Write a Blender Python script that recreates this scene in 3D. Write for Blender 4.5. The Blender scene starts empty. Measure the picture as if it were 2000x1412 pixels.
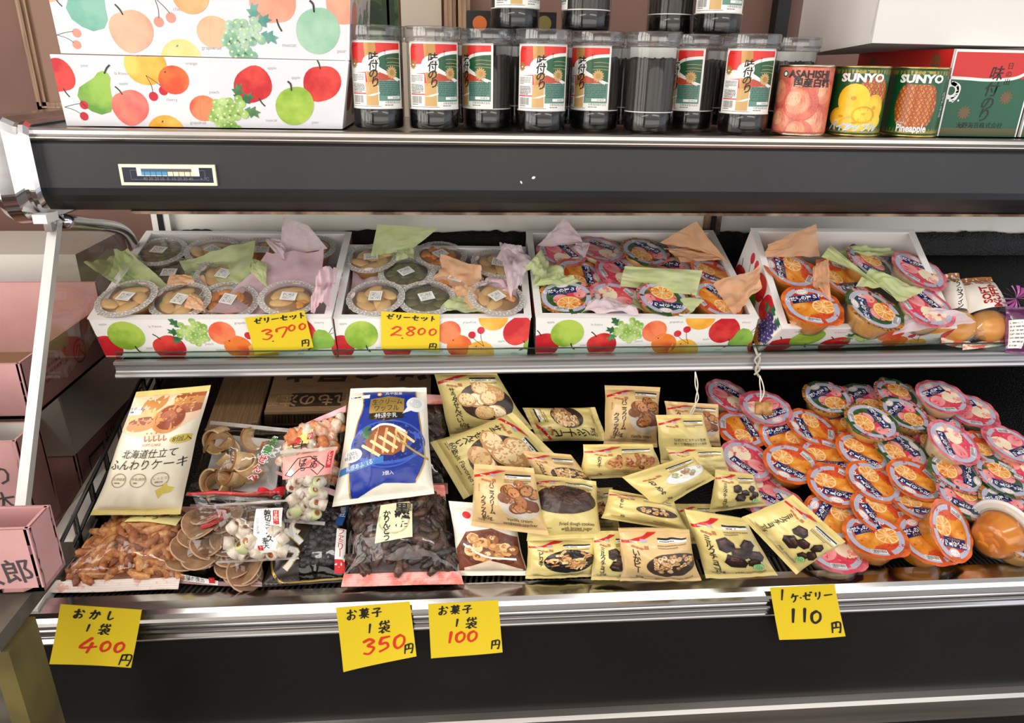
import bpy, math, random
from mathutils import Vector as V, Matrix, noise
from mathutils.geometry import tessellate_polygon
rnd = random.Random(7)
scene = bpy.context.scene
COL = scene.collection
pi = math.pi
sin, cos = math.sin, math.cos

def lin(c):
    return tuple(((x/255)/12.92 if x/255 <= .04045 else ((x/255+.055)/1.055)**2.4) for x in c) + (1,)

# ------------------------------------------------------------------ camera, world, lights, exposure
F = 1430.0
dX = V((18200, -226, F)).normalized()
_yv = 3520.0
dZ = -V(((226*_yv-F*F)/18200, _yv, F)).normalized()
dY = dZ.cross(dX)
CAM = V((0, 0, 1.45))
cam_d = bpy.data.cameras.new('camera'); cam_d.sensor_fit = 'HORIZONTAL'; cam_d.sensor_width = 36
cam_d.lens = F/2000*36; cam_d.clip_start = .02
cam = bpy.data.objects.new('camera', cam_d); COL.objects.link(cam)
right = V((dX.x, dY.x, dZ.x)); up = -V((dX.y, dY.y, dZ.y)); fwd = V((dX.z, dY.z, dZ.z))
cam.matrix_world = Matrix(((right.x, up.x, -fwd.x, CAM.x), (right.y, up.y, -fwd.y, CAM.y), (right.z, up.z, -fwd.z, CAM.z), (0, 0, 0, 1)))
scene.camera = cam

w = bpy.data.worlds.new('world'); scene.world = w; w.use_nodes = True
w.node_tree.nodes['Background'].inputs[0].default_value = lin((226, 232, 240))
w.node_tree.nodes['Background'].inputs[1].default_value = 1.7

def area(name, loc, rot, sx, sy, power, col=(255, 250, 242)):
    l = bpy.data.lights.new(name, 'AREA'); l.shape = 'RECTANGLE'; l.size = sx; l.size_y = sy; l.energy = power
    l.color = lin(col)[:3]
    o = bpy.data.objects.new(name, l); COL.objects.link(o); o.location = loc; o.rotation_euler = rot
    return o
for _y in (-1.45, -.75, -.05, .65):                          # daylight through the panes of the shop window on the left wall
    area('window_light', (-1.66, _y, 1.75), (0, math.radians(-90), 0), 1.7, .56, 15.5)
for _x in (-.7, 1.1):                                        # unseen overhead panels, added as general fill for the room
    area('overhead_fill', (_x, -.35, 2.62), (0, 0, 0), 1.2, .22, 10)
area('front_fill', (.9, -1.78, 1.35), (math.radians(90), 0, 0), 4.0, 1.3, 44)   # broad unseen fill added behind the viewer to brighten under the canopy
scene.view_settings.view_transform = 'Standard'
scene.view_settings.look = 'None'
scene.view_settings.exposure = 0.0
scene.view_settings.gamma = 1
scene.cycles.max_bounces = 8
scene.cycles.transparent_max_bounces = 24
scene.cycles.caustics_reflective = False
scene.cycles.caustics_refractive = False

# ------------------------------------------------------------------ pixel rays onto real surfaces
def ray(px, py):
    c = ((px-1000)/F, (py-706)/F, 1.0)
    return V((dX.x*c[0]+dX.y*c[1]+dX.z*c[2], dY.x*c[0]+dY.y*c[1]+dY.z*c[2], dZ.x*c[0]+dZ.y*c[1]+dZ.z*c[2]))
def atY(px, py, Y): d = ray(px, py); return CAM + d*((Y-CAM.y)/d.y)
def atZ(px, py, Z): d = ray(px, py); return CAM + d*((Z-CAM.z)/d.z)
def atX(px, py, X): d = ray(px, py); return CAM + d*((X-CAM.x)/d.x)
def onpl(px, py, p0, n): d = ray(px, py); return CAM + d*((p0-CAM).dot(n)/d.dot(n))
TILT = math.radians(17.5)
NT = V((0, -sin(TILT), cos(TILT)))
AT = V((0, cos(TILT), sin(TILT)))
S0 = V((0, 1.10, 1.02)); D0 = V((0, .86, .778))
def SH(px, py, h=0): return onpl(px, py, S0+NT*h, NT)
def DK(px, py, h=0):
    p = onpl(px, py, D0+NT*h, NT)
    if p.y < .868: p = onpl(px, py, D0+NT*(h+(.868-p.y)*.62), NT)     # the grille in front lies level, not sloping
    return p

# ------------------------------------------------------------------ materials
MATS = {}
def mat(name, col, rough=.5, metal=0., col2=None, scale=20., lo=.4, hi=.65, bump=0., bscale=60., coat=0., spec=.5, detail=4., stretch=None, sub=0., emit=None):
    if name in MATS: return MATS[name]
    m = bpy.data.materials.new(name); m.use_nodes = True; MATS[name] = m
    nt = m.node_tree; b = nt.nodes['Principled BSDF']
    b.inputs['Base Color'].default_value = lin(col); b.inputs['Roughness'].default_value = rough
    b.inputs['Metallic'].default_value = metal; b.inputs['Specular IOR Level'].default_value = spec
    b.inputs['Coat Weight'].default_value = coat; b.inputs['Coat Roughness'].default_value = .12
    if sub:
        b.inputs['Subsurface Weight'].default_value = sub; b.inputs['Subsurface Radius'].default_value = (.01, .006, .003)
        b.inputs['Subsurface Scale'].default_value = .5
    if col2 or bump:
        tc = nt.nodes.new('ShaderNodeTexCoord'); mp = nt.nodes.new('ShaderNodeMapping')
        nt.links.new(tc.outputs['Object'], mp.inputs[0])
        if stretch: mp.inputs['Scale'].default_value = stretch
    if col2:
        nz = nt.nodes.new('ShaderNodeTexNoise'); nz.inputs['Scale'].default_value = scale; nz.inputs['Detail'].default_value = detail
        nt.links.new(mp.outputs[0], nz.inputs['Vector'])
        r = nt.nodes.new('ShaderNodeValToRGB'); e = r.color_ramp.elements
        e[0].position = lo; e[1].position = hi; e[0].color = lin(col); e[1].color = lin(col2)
        nt.links.new(nz.outputs['Fac'], r.inputs[0]); nt.links.new(r.outputs[0], b.inputs['Base Color'])
    if bump:
        n2 = nt.nodes.new('ShaderNodeTexNoise'); n2.inputs['Scale'].default_value = bscale; n2.inputs['Detail'].default_value = 3
        nt.links.new(mp.outputs[0], n2.inputs['Vector'])
        bp = nt.nodes.new('ShaderNodeBump'); bp.inputs['Strength'].default_value = bump; bp.inputs['Distance'].default_value = .002
        nt.links.new(n2.outputs['Fac'], bp.inputs['Height']); nt.links.new(bp.outputs[0], b.inputs['Normal'])
    return m
def clear(name, tint=(255, 255, 255), gloss=.08, rough=.06, ior=1.35, white=0., wcol=(255, 255, 255), bump=0., bscale=40.):
    """thin clear plastic or glass: see-through with a fresnel sheen and an optional milky share"""
    if name in MATS: return MATS[name]
    m = bpy.data.materials.new(name); m.use_nodes = True; MATS[name] = m
    nt = m.node_tree; nt.nodes.clear()
    out = nt.nodes.new('ShaderNodeOutputMaterial'); tr = nt.nodes.new('ShaderNodeBsdfTransparent'); gl = nt.nodes.new('ShaderNodeBsdfGlossy')
    tr.inputs[0].default_value = lin(tint); gl.inputs['Roughness'].default_value = rough
    fr = nt.nodes.new('ShaderNodeLayerWeight'); fr.inputs[0].default_value = .5
    pw = nt.nodes.new('ShaderNodeMath'); pw.operation = 'POWER'; pw.inputs[1].default_value = 4.5; nt.links.new(fr.outputs['Facing'], pw.inputs[0])
    sc = nt.nodes.new('ShaderNodeMath'); sc.operation = 'MULTIPLY'; sc.inputs[1].default_value = (ior-1)*2; nt.links.new(pw.outputs[0], sc.inputs[0])
    ad = nt.nodes.new('ShaderNodeMath'); ad.operation = 'ADD'; ad.use_clamp = True; ad.inputs[1].default_value = gloss
    nt.links.new(sc.outputs[0], ad.inputs[0])
    src = tr
    if white:
        df = nt.nodes.new('ShaderNodeBsdfDiffuse'); df.inputs[0].default_value = lin(wcol)
        m0 = nt.nodes.new('ShaderNodeMixShader'); m0.inputs[0].default_value = white
        nt.links.new(tr.outputs[0], m0.inputs[1]); nt.links.new(df.outputs[0], m0.inputs[2]); src = m0
    mx = nt.nodes.new('ShaderNodeMixShader')
    nt.links.new(ad.outputs[0], mx.inputs[0]); nt.links.new(src.outputs[0], mx.inputs[1]); nt.links.new(gl.outputs[0], mx.inputs[2])
    if bump:
        tc = nt.nodes.new('ShaderNodeTexCoord'); n2 = nt.nodes.new('ShaderNodeTexNoise'); n2.inputs['Scale'].default_value = bscale
        nt.links.new(tc.outputs['Object'], n2.inputs['Vector']); bp = nt.nodes.new('ShaderNodeBump'); bp.inputs['Strength'].default_value = bump
        bp.inputs['Distance'].default_value = .004
        nt.links.new(n2.outputs['Fac'], bp.inputs['Height']); nt.links.new(bp.outputs[0], gl.inputs['Normal']); nt.links.new(bp.outputs[0], fr.inputs['Normal'])
    nt.links.new(mx.outputs[0], out.inputs[0])
    return m
def thin(name, col, tl=.35, rough=.8, col2=None):
    """thin tissue paper: diffuse with some light coming through"""
    if name in MATS: return MATS[name]
    m = mat(name, col, rough, col2=col2, scale=45, lo=.35, hi=.7, spec=.2); nt = m.node_tree; b = nt.nodes['Principled BSDF']
    out = nt.nodes['Material Output']; t = nt.nodes.new('ShaderNodeBsdfTranslucent'); t.inputs[0].default_value = lin(col)
    p = nt.nodes.new('ShaderNodeBsdfTransparent'); mx = nt.nodes.new('ShaderNodeMixShader'); mx.inputs[0].default_value = tl
    m2 = nt.nodes.new('ShaderNodeMixShader'); m2.inputs[0].default_value = .10
    nt.links.new(b.outputs[0], mx.inputs[1]); nt.links.new(t.outputs[0], mx.inputs[2])
    nt.links.new(mx.outputs[0], m2.inputs[1]); nt.links.new(p.outputs[0], m2.inputs[2]); nt.links.new(m2.outputs[0], out.inputs[0])
    return m
def flat(name, col, rough=.45, **k): return mat('ink_'+name, col, rough, **k)

# ------------------------------------------------------------------ mesh builder
class MB:
    def __init__(s): s.v = []; s.f = []; s.m = []; s.sm = []; s.mats = []
    def mi(s, m):
        if m not in s.mats: s.mats.append(m)
        return s.mats.index(m)
    def add(s, vs, fs, m, smooth=True):
        k = len(s.v); i = s.mi(m); s.v += [tuple(x) for x in vs]
        for f in fs: s.f.append(tuple(k+j for j in f)); s.m.append(i); s.sm.append(smooth)
    def box(s, a, b, m):
        x0, y0, z0 = a; x1, y1, z1 = b
        s.add([(x0,y0,z0),(x1,y0,z0),(x1,y1,z0),(x0,y1,z0),(x0,y0,z1),(x1,y0,z1),(x1,y1,z1),(x0,y1,z1)],
              [(0,3,2,1),(4,5,6,7),(0,1,5,4),(1,2,6,5),(2,3,7,6),(3,0,4,7)], m, False)
    def hexa(s, p, m):      # 8 points: bottom loop 0-3, top loop 4-7
        s.add(p, [(0,3,2,1),(4,5,6,7),(0,1,5,4),(1,2,6,5),(2,3,7,6),(3,0,4,7)], m, False)
    def slab(s, q, n, t, m):  # quad q with thickness t along n
        q = [V(x) for x in q]; n = V(n)
        s.hexa([x for x in q]+[x+n*t for x in q], m)
    def grid(s, fn, nu, nv, m, smooth=True, wrap=False):
        vs = [fn(i/nu, j/nv) for j in range(nv+1) for i in range(nu+1)]
        fs = [(j*(nu+1)+i, j*(nu+1)+i+1, (j+1)*(nu+1)+i+1, (j+1)*(nu+1)+i) for j in range(nv) for i in range(nu)]
        s.add(vs, fs, m, smooth)
    def lathe(s, prof, m, n=40, smooth=True, M=None, a0=0., a1=2*pi):
        full = abs(a1-a0-2*pi) < 1e-6; k = n if full else n+1; vs = []
        for r, z in prof:
            for i in range(k):
                a = a0+(a1-a0)*i/n; p = V((r*cos(a), r*sin(a), z)); vs.append(M@p if M else p)
        fs = []
        for j in range(len(prof)-1):
            for i in range(n):
                i2 = (i+1) % k
                fs.append((j*k+i, j*k+i2, (j+1)*k+i2, (j+1)*k+i))
        s.add(vs, fs, m, smooth)
    def disc(s, r, z, m, n=40, M=None, flip=False):
        vs = [V((r*cos(2*pi*i/n), r*sin(2*pi*i/n), z)) for i in range(n)]
        if M: vs = [M@p for p in vs]
        f = tuple(range(n)); s.add(vs, [f[::-1] if flip else f], m, False)
    def prism(s, prof, x0, x1, m, smooth=False, caps=True):   # (y,z) profile run along x
        n = len(prof); vs = [(x0, y, z) for y, z in prof]+[(x1, y, z) for y, z in prof]
        fs = [(i, (i+1) % n, n+(i+1) % n, n+i) for i in range(n)]
        s.add(vs, fs, m, smooth)
        if caps: s.add(vs, [tuple(range(n))[::-1], tuple(range(n, 2*n))], m, False)
    def tube(s, pts, r, m, n=8, caps=True):
        pts = [V(p) for p in pts]; vs = []; fs = []; k = len(pts); up0 = None
        rr = r if isinstance(r, (list, tuple)) else [r]*k
        for i, p in enumerate(pts):
            t = (pts[min(i+1, k-1)]-pts[max(i-1, 0)]).normalized()
            if up0 is None: up0 = t.orthogonal().normalized()
            a = (up0-t*up0.dot(t)).normalized(); up0 = a; b = t.cross(a)
            for j in range(n): vs.append(p+(a*cos(2*pi*j/n)+b*sin(2*pi*j/n))*rr[i])
        for i in range(k-1):
            for j in range(n): fs.append((i*n+j, i*n+(j+1) % n, (i+1)*n+(j+1) % n, (i+1)*n+j))
        if caps: fs += [tuple(range(n))[::-1], tuple((k-1)*n+j for j in range(n))]
        s.add(vs, fs, m, True)
    def blob(s, c, ax, ay, az, m, n=8, k=5, jit=0., rng=None):  # ellipsoid with axes ax, ay, az (vectors)
        c = V(c); vs = []; fs = []
        for j in range(k+1):
            ph = -pi/2+pi*j/k
            for i in range(n):
                th = 2*pi*i/n; q = 1+(rng.uniform(-jit, jit) if jit and 0 < j < k else 0)
                vs.append(c+(ax*(cos(ph)*cos(th))+ay*(cos(ph)*sin(th))+az*sin(ph))*q)
        for j in range(k):
            for i in range(n): fs.append((j*n+i, j*n+(i+1) % n, (j+1)*n+(i+1) % n, (j+1)*n+i))
        s.add(vs, fs, m, True)
    def mesh(s, name):
        me = bpy.data.meshes.new(name); me.from_pydata(s.v, [], s.f)
        for m in s.mats: me.materials.append(m)
        me.polygons.foreach_set('material_index', s.m); me.polygons.foreach_set('use_smooth', s.sm); me.update()
        return me
    def build(s, name, parent=None, label=None, M=None):
        return link(name, s.mesh(name), parent, label, M)
def link(name, me, parent=None, label=None, M=None):
    o = bpy.data.objects.new(name, me); COL.objects.link(o)
    if parent: o.parent = parent
    if M: o.matrix_local = M
    if label: o['label'] = label
    return o
def tag(o, label, cat, group=None):
    o['label'] = label; o['category'] = cat
    if group: o['group'] = group
    return o
def thing(name, label, cat, M=None, group=None):
    o = bpy.data.objects.new(name, None); COL.objects.link(o); o.empty_display_size = .02
    if M is not None: o.matrix_world = M
    return tag(o, label, cat, group)
def frameM(o, x, z):
    """matrix with origin o, local z along z, local x near x"""
    z = V(z).normalized(); x = V(x); x = (x-z*x.dot(z)).normalized(); y = z.cross(x)
    return Matrix(((x.x, y.x, z.x, o[0]), (x.y, y.y, z.y, o[1]), (x.z, y.z, z.z, o[2]), (0, 0, 0, 1)))

# ------------------------------------------------------------------ printing: flat art laid on a surface
_tc = {}
def glyphs(s, bold=0.):
    k = (s, bold)
    if k not in _tc:
        c = bpy.data.curves.new('t', 'FONT'); c.body = s; c.resolution_u = 2; c.offset = bold
        o = bpy.data.objects.new('t', c); me = o.to_mesh()
        vs = [(v.co.x, v.co.y) for v in me.vertices]; tr = []
        for p in me.polygons:
            q = list(p.vertices)
            for i in range(1, len(q)-1): tr.append((q[0], q[i], q[i+1]))
        o.to_mesh_clear(); bpy.data.objects.remove(o); bpy.data.curves.remove(c)
        xs = [a for a, b in vs] or [0]; _tc[k] = (vs, tr, min(xs), max(xs))
    return _tc[k]
class Pr:
    def __init__(s): s.it = []; s.M = [(1, 0, 0, 0, 1, 0)]; s.l = 0
    def push(s, x=0, y=0, sc=1, rot=0, sy=None):
        a, b, c, d, e, f = s.M[-1]; r = math.radians(rot); sx = sc; sy = sc if sy is None else sy
        p, q, t, u = sx*cos(r), -sy*sin(r), sx*sin(r), sy*cos(r)
        s.M.append((a*p+b*t, a*q+b*u, a*x+b*y+c, d*p+e*t, d*q+e*u, d*x+e*y+f)); return s
    def pop(s): s.M.pop()
    def T(s, p): a, b, c, d, e, f = s.M[-1]; return (a*p[0]+b*p[1]+c, d*p[0]+e*p[1]+f)
    def tris(s, ts, m, l=None): s.it.append(([tuple(s.T(p) for p in t) for t in ts], m, s.l if l is None else l))
    def poly(s, pts, m, l=None):
        t = tessellate_polygon([[V((p[0], p[1], 0)) for p in pts]])
        s.tris([tuple(pts[i] for i in q) for q in t], m, l)
    def rect(s, x0, y0, x1, y1, m, l=None): s.tris([((x0,y0),(x1,y0),(x1,y1)), ((x0,y0),(x1,y1),(x0,y1))], m, l)
    def ell(s, x, y, rx, ry, m, rot=0, n=20, l=None, a0=0, a1=360):
        r = math.radians(rot); pts = []
        for i in range(n+1):
            a = math.radians(a0+(a1-a0)*i/n); p, q = rx*cos(a), ry*sin(a); pts.append((x+p*cos(r)-q*sin(r), y+p*sin(r)+q*cos(r)))
        s.tris([((x, y), pts[i], pts[i+1]) for i in range(n)], m, l)
    def ring(s, x, y, r0, r1, m, a0=0, a1=360, n=28, l=None, ry=1.):
        P = lambda r, i: (x+r*cos(math.radians(a0+(a1-a0)*i/n)), y+ry*r*sin(math.radians(a0+(a1-a0)*i/n)))
        ts = []
        for i in range(n): ts += [(P(r0,i), P(r1,i), P(r1,i+1)), (P(r0,i), P(r1,i+1), P(r0,i+1))]
        s.tris(ts, m, l)
    def stroke(s, pts, wd, m, l=None, taper=0., smooth=True):
        if smooth and len(pts) > 2: pts = catmull(pts)
        n = len(pts); L = []; R = []
        for i, p in enumerate(pts):
            a = pts[max(i-1, 0)]; b = pts[min(i+1, n-1)]; dx, dy = b[0]-a[0], b[1]-a[1]; d = math.hypot(dx, dy) or 1
            k = wd/2*(1-taper*i/(n-1)); L.append((p[0]-dy/d*k, p[1]+dx/d*k)); R.append((p[0]+dy/d*k, p[1]-dx/d*k))
        ts = []
        for i in range(n-1): ts += [(L[i], R[i], R[i+1]), (L[i], R[i+1], L[i+1])]
        s.tris(ts, m, l)
        s.ell(pts[0][0], pts[0][1], wd/2, wd/2, m, n=6, l=l)
    def text(s, t, x, y, h, m, rot=0, al='c', sx=1., shear=0., bold=0., l=None):
        vs, tr, x0, x1 = glyphs(t, bold); k = h/.72; off = {'c': (x0+x1)/2, 'l': x0, 'r': x1}[al]; r = math.radians(rot)
        P = []
        for a, b in vs:
            p = ((a-off)*sx+shear*b)*k; q = (b-.33)*k; P.append((x+p*cos(r)-q*sin(r), y+p*sin(r)+q*cos(r)))
        s.tris([(P[a], P[b], P[c]) for a, b, c in tr], m, l)
    def vtext(s, t, x, y, h, m, step=1.15, bold=0., l=None, rot=0, shear=0.):   # vertical writing, y is the top
        s.push(x, y, 1, rot)
        for i, ch in enumerate(t):
            s.text('|' if ch == 'ー' else ch, 0, -h*(.5+step*i), h, m, bold=bold, l=l, shear=shear)
        s.pop()
    def lines(s, x, y, wd, n, gap, h, m, seed=1, l=None):          # fine print too small to read
        g = random.Random(seed)
        for i in range(n):
            a = x; e = x+wd*(1 if i < n-1 else g.uniform(.4, .9))
            while a < e-h:
                q = min(e, a+g.uniform(.8, 3.)*h); s.rect(a, y-i*gap, q-h*.25, y-i*gap+h, m, l); a = q+h*.15
    def barcode(s, x, y, wd, h, m, seed=1, l=None, n=22):
        g = random.Random(seed); a = x
        while a < x+wd:
            b = wd/n*g.choice((.35, .6, .9)); s.rect(a, y, min(a+b, x+wd), y+h, m, l); a += b+wd/n*g.choice((.4, .6))
    def emit(s, mb, fn, L=.02, clip=None, h0=.00025, dh=.00005):
        by = {}
        for ts, m, l in s.it: by.setdefault((m, l), []).extend(ts)
        for (m, l), ts in by.items():
            idx = {}; vs = []; fs = []
            def vid(p):
                k = (round(p[0], 6), round(p[1], 6))
                if k not in idx: idx[k] = len(vs); vs.append(fn(p[0], p[1], h0+l*dh))
                return idx[k]
            st = list(ts)
            while st:
                t = st.pop()
                if clip:
                    q = clip_poly(list(t), clip)
                    if len(q) < 3: continue
                    if len(q) > 3 or q != list(t):
                        cs = [(q[0], q[i], q[i+1]) for i in range(1, len(q)-1)]
                    else: cs = [t]
                else: cs = [t]
                for c in cs:
                    w2 = [c]
                    while w2:
                        a = w2.pop(); e = [(a[i][0]-a[(i+1) % 3][0])**2+(a[i][1]-a[(i+1) % 3][1])**2 for i in range(3)]
                        k = e.index(max(e))
                        if e[k] > L*L:
                            p, q, r = a[k], a[(k+1) % 3], a[(k+2) % 3]; o = ((p[0]+q[0])/2, (p[1]+q[1])/2); w2 += [(p, o, r), (o, q, r)]
                        else:
                            if (a[1][0]-a[0][0])*(a[2][1]-a[0][1])-(a[1][1]-a[0][1])*(a[2][0]-a[0][0]) < 0: a = (a[0], a[2], a[1])
                            f = tuple(vid(p) for p in a)
                            if len(set(f)) == 3: fs.append(f)
            if fs: mb.add(vs, fs, m, True)
def clip_poly(p, c):
    for ax, val, sg in ((0, c[0], 1), (0, c[2], -1), (1, c[1], 1), (1, c[3], -1)):
        o = []
        for i in range(len(p)):
            a, b = p[i-1], p[i]; da = (a[ax]-val)*sg; db = (b[ax]-val)*sg
            if (da >= 0) != (db >= 0):
                t = da/(da-db); o.append((a[0]+(b[0]-a[0])*t, a[1]+(b[1]-a[1])*t))
            if db >= 0: o.append(b)
        p = o
        if len(p) < 3: return []
    return p
def catmull(pts, k=5):
    o = []; n = len(pts)
    for i in range(n-1):
        p0, p1, p2, p3 = pts[max(i-1, 0)], pts[i], pts[i+1], pts[min(i+2, n-1)]
        for j in range(k):
            t = j/k
            o.append(tuple(.5*(2*p1[d]+(p2[d]-p0[d])*t+(2*p0[d]-5*p1[d]+4*p2[d]-p3[d])*t*t+(3*p1[d]-p0[d]-3*p2[d]+p3[d])*t**3) for d in range(len(p1))))
    return o+[tuple(pts[-1])]
# ------------------------------------------------------------------ palette
CHROME = mat('chrome', (205, 205, 208), .14, 1., col2=(176, 174, 172), scale=9, lo=.45, hi=.75, stretch=(.3, 3, 3), bump=.02, bscale=14)
STEEL = mat('brushed_steel', (200, 198, 195), .28, 1., col2=(168, 164, 160), scale=14, stretch=(.15, 4, 4))
ALU = mat('aluminium', (184, 184, 186), .34, .75)
WHITE_ENAMEL = mat('white_enamel', (226, 225, 218), .4, col2=(196, 186, 168), scale=7, lo=.6, hi=.85)
CHARCOAL = mat('charcoal_panel', (31, 32, 36), .42, col2=(37, 38, 42), scale=5, bump=.03, bscale=300)
BLACK_PANEL = mat('black_panel', (12, 12, 14), .38, col2=(20, 20, 22), scale=6)
RUST = mat('rusty_strip', (88, 62, 44), .7, col2=(168, 142, 118), scale=30)
FILTER = mat('black_filter_mat', (4, 4, 5), .38, col2=(30, 30, 33), scale=300, lo=.55, hi=.8, bump=1., bscale=330, detail=2, spec=.28)
BLACK = mat('black_plastic', (14, 14, 15), .35)
DARK = mat('dark_void', (6, 6, 6), .8)
WHITE = mat('white_card', (238, 237, 236), .5, spec=.4)
INNER = mat('white_card_inside', (226, 222, 222), .65)
GLASS = clear('clear_glass', (240, 246, 244), .03, .02, 1.4)
BROWN_WALL = mat('brown_wall', (142, 108, 97), .75, col2=(130, 98, 88), scale=3, bump=.1, bscale=250)
WOOD = mat('pale_wood', (176, 146, 118), .55, col2=(140, 108, 84), scale=18, stretch=(12, 12, .6))
CARD = mat('kraft_card', (150, 118, 84), .8, col2=(134, 104, 74), scale=40, stretch=(1, 1, 8))
INK = flat('black', (26, 24, 26)); RED = flat('red', (204, 30, 36)); WINK = flat('white', (240, 240, 238)); GREY = flat('grey', (120, 120, 122))

def structure(name, mb, **k):
    o = mb.build(name); o['kind'] = 'structure'; return o
m = MB(); m.box((-1.7, -1.9, -.02), (3, 1.9, 0), mat('floor_vinyl', (92, 84, 76), .5, col2=(78, 70, 62), scale=6)); structure('floor', m)
m = MB(); m.box((-1.7, 1.8, 0), (3, 1.9, 2.7), BROWN_WALL); structure('wall_back', m)
m = MB(); m.box((-1.8, -1.9, 0), (-1.7, 1.9, 2.7), BROWN_WALL); structure('wall_left', m)
m = MB(); m.box((-1.8, -1.9, 2.7), (3, 1.9, 2.72), mat('ceiling_board', (225, 222, 215), .8)); structure('ceiling', m)
FW = mat('front_wall_paint', (104, 92, 84), .8)
m = MB(); m.box((-1.7, -1.9, 0), (3, -1.85, 2.7), FW); structure('wall_front', m)
m = MB()
for y in (-1.8, -1.1, -.4, .3, 1.0): m.box((-1.70, y-.05, .85), (-1.64, y+.05, 2.65), mat('window_frame_metal', (70, 68, 66), .5))
structure('window_1', m)

# ------------------------------------------------------------------ the refrigerated display case
XL, XR = -.56, 1.45
case = thing('display_case', 'open fronted refrigerated display case with charcoal canopy, chrome trim and slanted glass end', 'display case', Matrix.Translation((.4, 1.0, 0)))
CI = case.matrix_world.inverted()
def cpart(name, mb, label=None, parent=None):
    o = mb.build(name, parent or case, label)
    if not parent: o.matrix_parent_inverse = CI
    return o
# canopy
m = MB(); m.prism([(1.052, 1.346), (1.0495, 1.34), (1.0495, 1.284), (1.052, 1.274), (1.062, 1.264), (1.088, 1.2475), (1.10, 1.2455), (1.15, 1.2455), (1.15, 1.346)], XL+.012, XR, CHARCOAL)
fas = cpart('canopy_fascia', m, 'charcoal canopy front panel')
m = MB(); m.prism([(1.088, 1.2455), (1.088, 1.2415), (1.112, 1.2405), (1.112, 1.2455)], XL+.1, XR, RUST); cpart('canopy_lip', m, 'rust stained strip under the canopy')
m = MB(); m.prism([(1.062, 1.346), (1.062, 1.3585), (1.40, 1.3585), (1.40, 1.346)], XL, XR, STEEL); cpart('canopy_top', m)
m = MB(); m.prism([(1.045, 1.346), (1.0425, 1.349), (1.0425, 1.3505), (1.046, 1.352), (1.043, 1.3545), (1.0432, 1.359), (1.046, 1.3612), (1.064, 1.3612), (1.064, 1.346)], XL+.004, XR, STEEL, smooth=False)
cpart('canopy_trim', m, 'bright metal edge strip of the canopy shelf')
# chrome end cap, two raised bands with rounded lower front corner
def cap_prof(g):
    y0, y1, z0, z1, r = 1.036-g, 1.20, 1.243-g, 1.366+g, .045
    P = [(y1, z1), (y0+.012, z1), (y0+.004, z1-.004), (y0, z1-.014)]
    for i in range(25):
        a = pi+pi/2*i/24; P.append((y0+r+r*cos(a), z0+r+r*sin(a)))
    return P+[(y1, z0)]
m = MB(); A = [(XL+.013, .0), (XL+.008, .004), (XL+.002, .004), (XL-.002, .001), (XL-.006, .002), (XL-.016, .009), (XL-.034, .0105), (XL-.044, .006), (XL-.05, -.004)]
np_ = len(cap_prof(0)); vs = []; fs = []
for x, g in A: vs += [(x, y, z) for y, z in cap_prof(g)]
for j in range(len(A)-1):
    for i in range(np_): fs.append((j*np_+i, j*np_+(i+1) % np_, (j+1)*np_+(i+1) % np_, (j+1)*np_+i))
fs.append(tuple(range((len(A)-1)*np_, len(A)*np_))); fs.append(tuple(range(np_))[::-1])
m.add(vs, fs, CHROME, False)
cap = cpart('end_cap', m, 'moulded chrome end cap of the canopy')
# thermometer plate set in the fascia
q = [atY(232, 320, 1.0485), atY(420, 320, 1.0485), atY(420, 362, 1.0485), atY(232, 361, 1.0485)]
tx0, tx1, tz0, tz1 = q[0].x, q[1].x, q[3].z, q[0].z
m = MB(); m.box((tx0, 1.0455, tz0), (tx1, 1.05, tz1), mat('cream_bezel', (236, 230, 204), .4)); th = cpart('thermometer', m, 'thermometer plate with cream rim and blue dial')
NAVY = flat('dial_navy', (22, 28, 52), .3)
TW, TH = tx1-tx0, tz1-tz0
def onf(u, v, h): return (tx0+u, 1.0455-h, tz0+v)
p = Pr(); p.rect(.004, .004, TW-.004, TH-.004, NAVY, 0)
for a in ((.014, .0075, TW-.014, .0079), (.014, TH-.0079, TW-.014, TH-.0075), (.014, .0075, .0144, TH-.0075), (TW-.0144, .0075, TW-.014, TH-.0075)): p.rect(*a, GREY, 1)
ax0, ax1 = TW*.18, TW*.83; zy = TH*.45
p.rect(ax0, zy, ax1, TH*.86, flat('dial_white', (214, 218, 220)), 2)
p.rect(ax0+.006, zy+.001, TW*.5, zy+.006, flat('dial_blue', (74, 150, 196)), 3)
p.rect(TW*.5, zy+.001, ax1-.006, zy+.006, flat('dial_ivory', (226, 220, 190)), 3)
p.rect(ax0+.006, TH*.66, ax1-.01, TH*.8, flat('dial_slot', (92, 88, 80)), 3); p.rect(ax0+.007, TH*.68, TW*.49, TH*.78, flat('dial_fluid', (58, 92, 128)), 4)
for i in range(9):
    x = ax0+.010+i*(ax1-ax0-.022)/8; p.rect(x-.0003, zy, x+.0003, zy+.006, INK, 4)
    p.text(('40', '30', '20', '10', '0', '10', '20', '30', '40')[i], x, TH*.32, .0042, GREY, l=4)
p.text('+', TW*.845, TH*.32, .0045, GREY, l=4); p.text('-', TW*.16, TH*.32, .0045, GREY, l=4); p.text('℃', TW*.9, TH*.32, .0045, GREY, l=4)
m = MB(); p.emit(m, onf, L=9); cpart('dial', m, 'navy thermometer dial with blue and ivory scale', th)
q = atY(1042, 347, 1.0495); q2 = atY(1018, 356, 1.0495)
m = MB(); pp = Pr(); pp.ell(q.x, q.z, .0026, .0017, WINK, 20); pp.ell(q2.x, q2.z, .0011, .0022, WINK, 30); pp.emit(m, lambda u, v, h: (u, 1.0495-h, v), L=9)
cpart('paint_chip', m, 'two white chips on the charcoal panel', fas)
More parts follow.
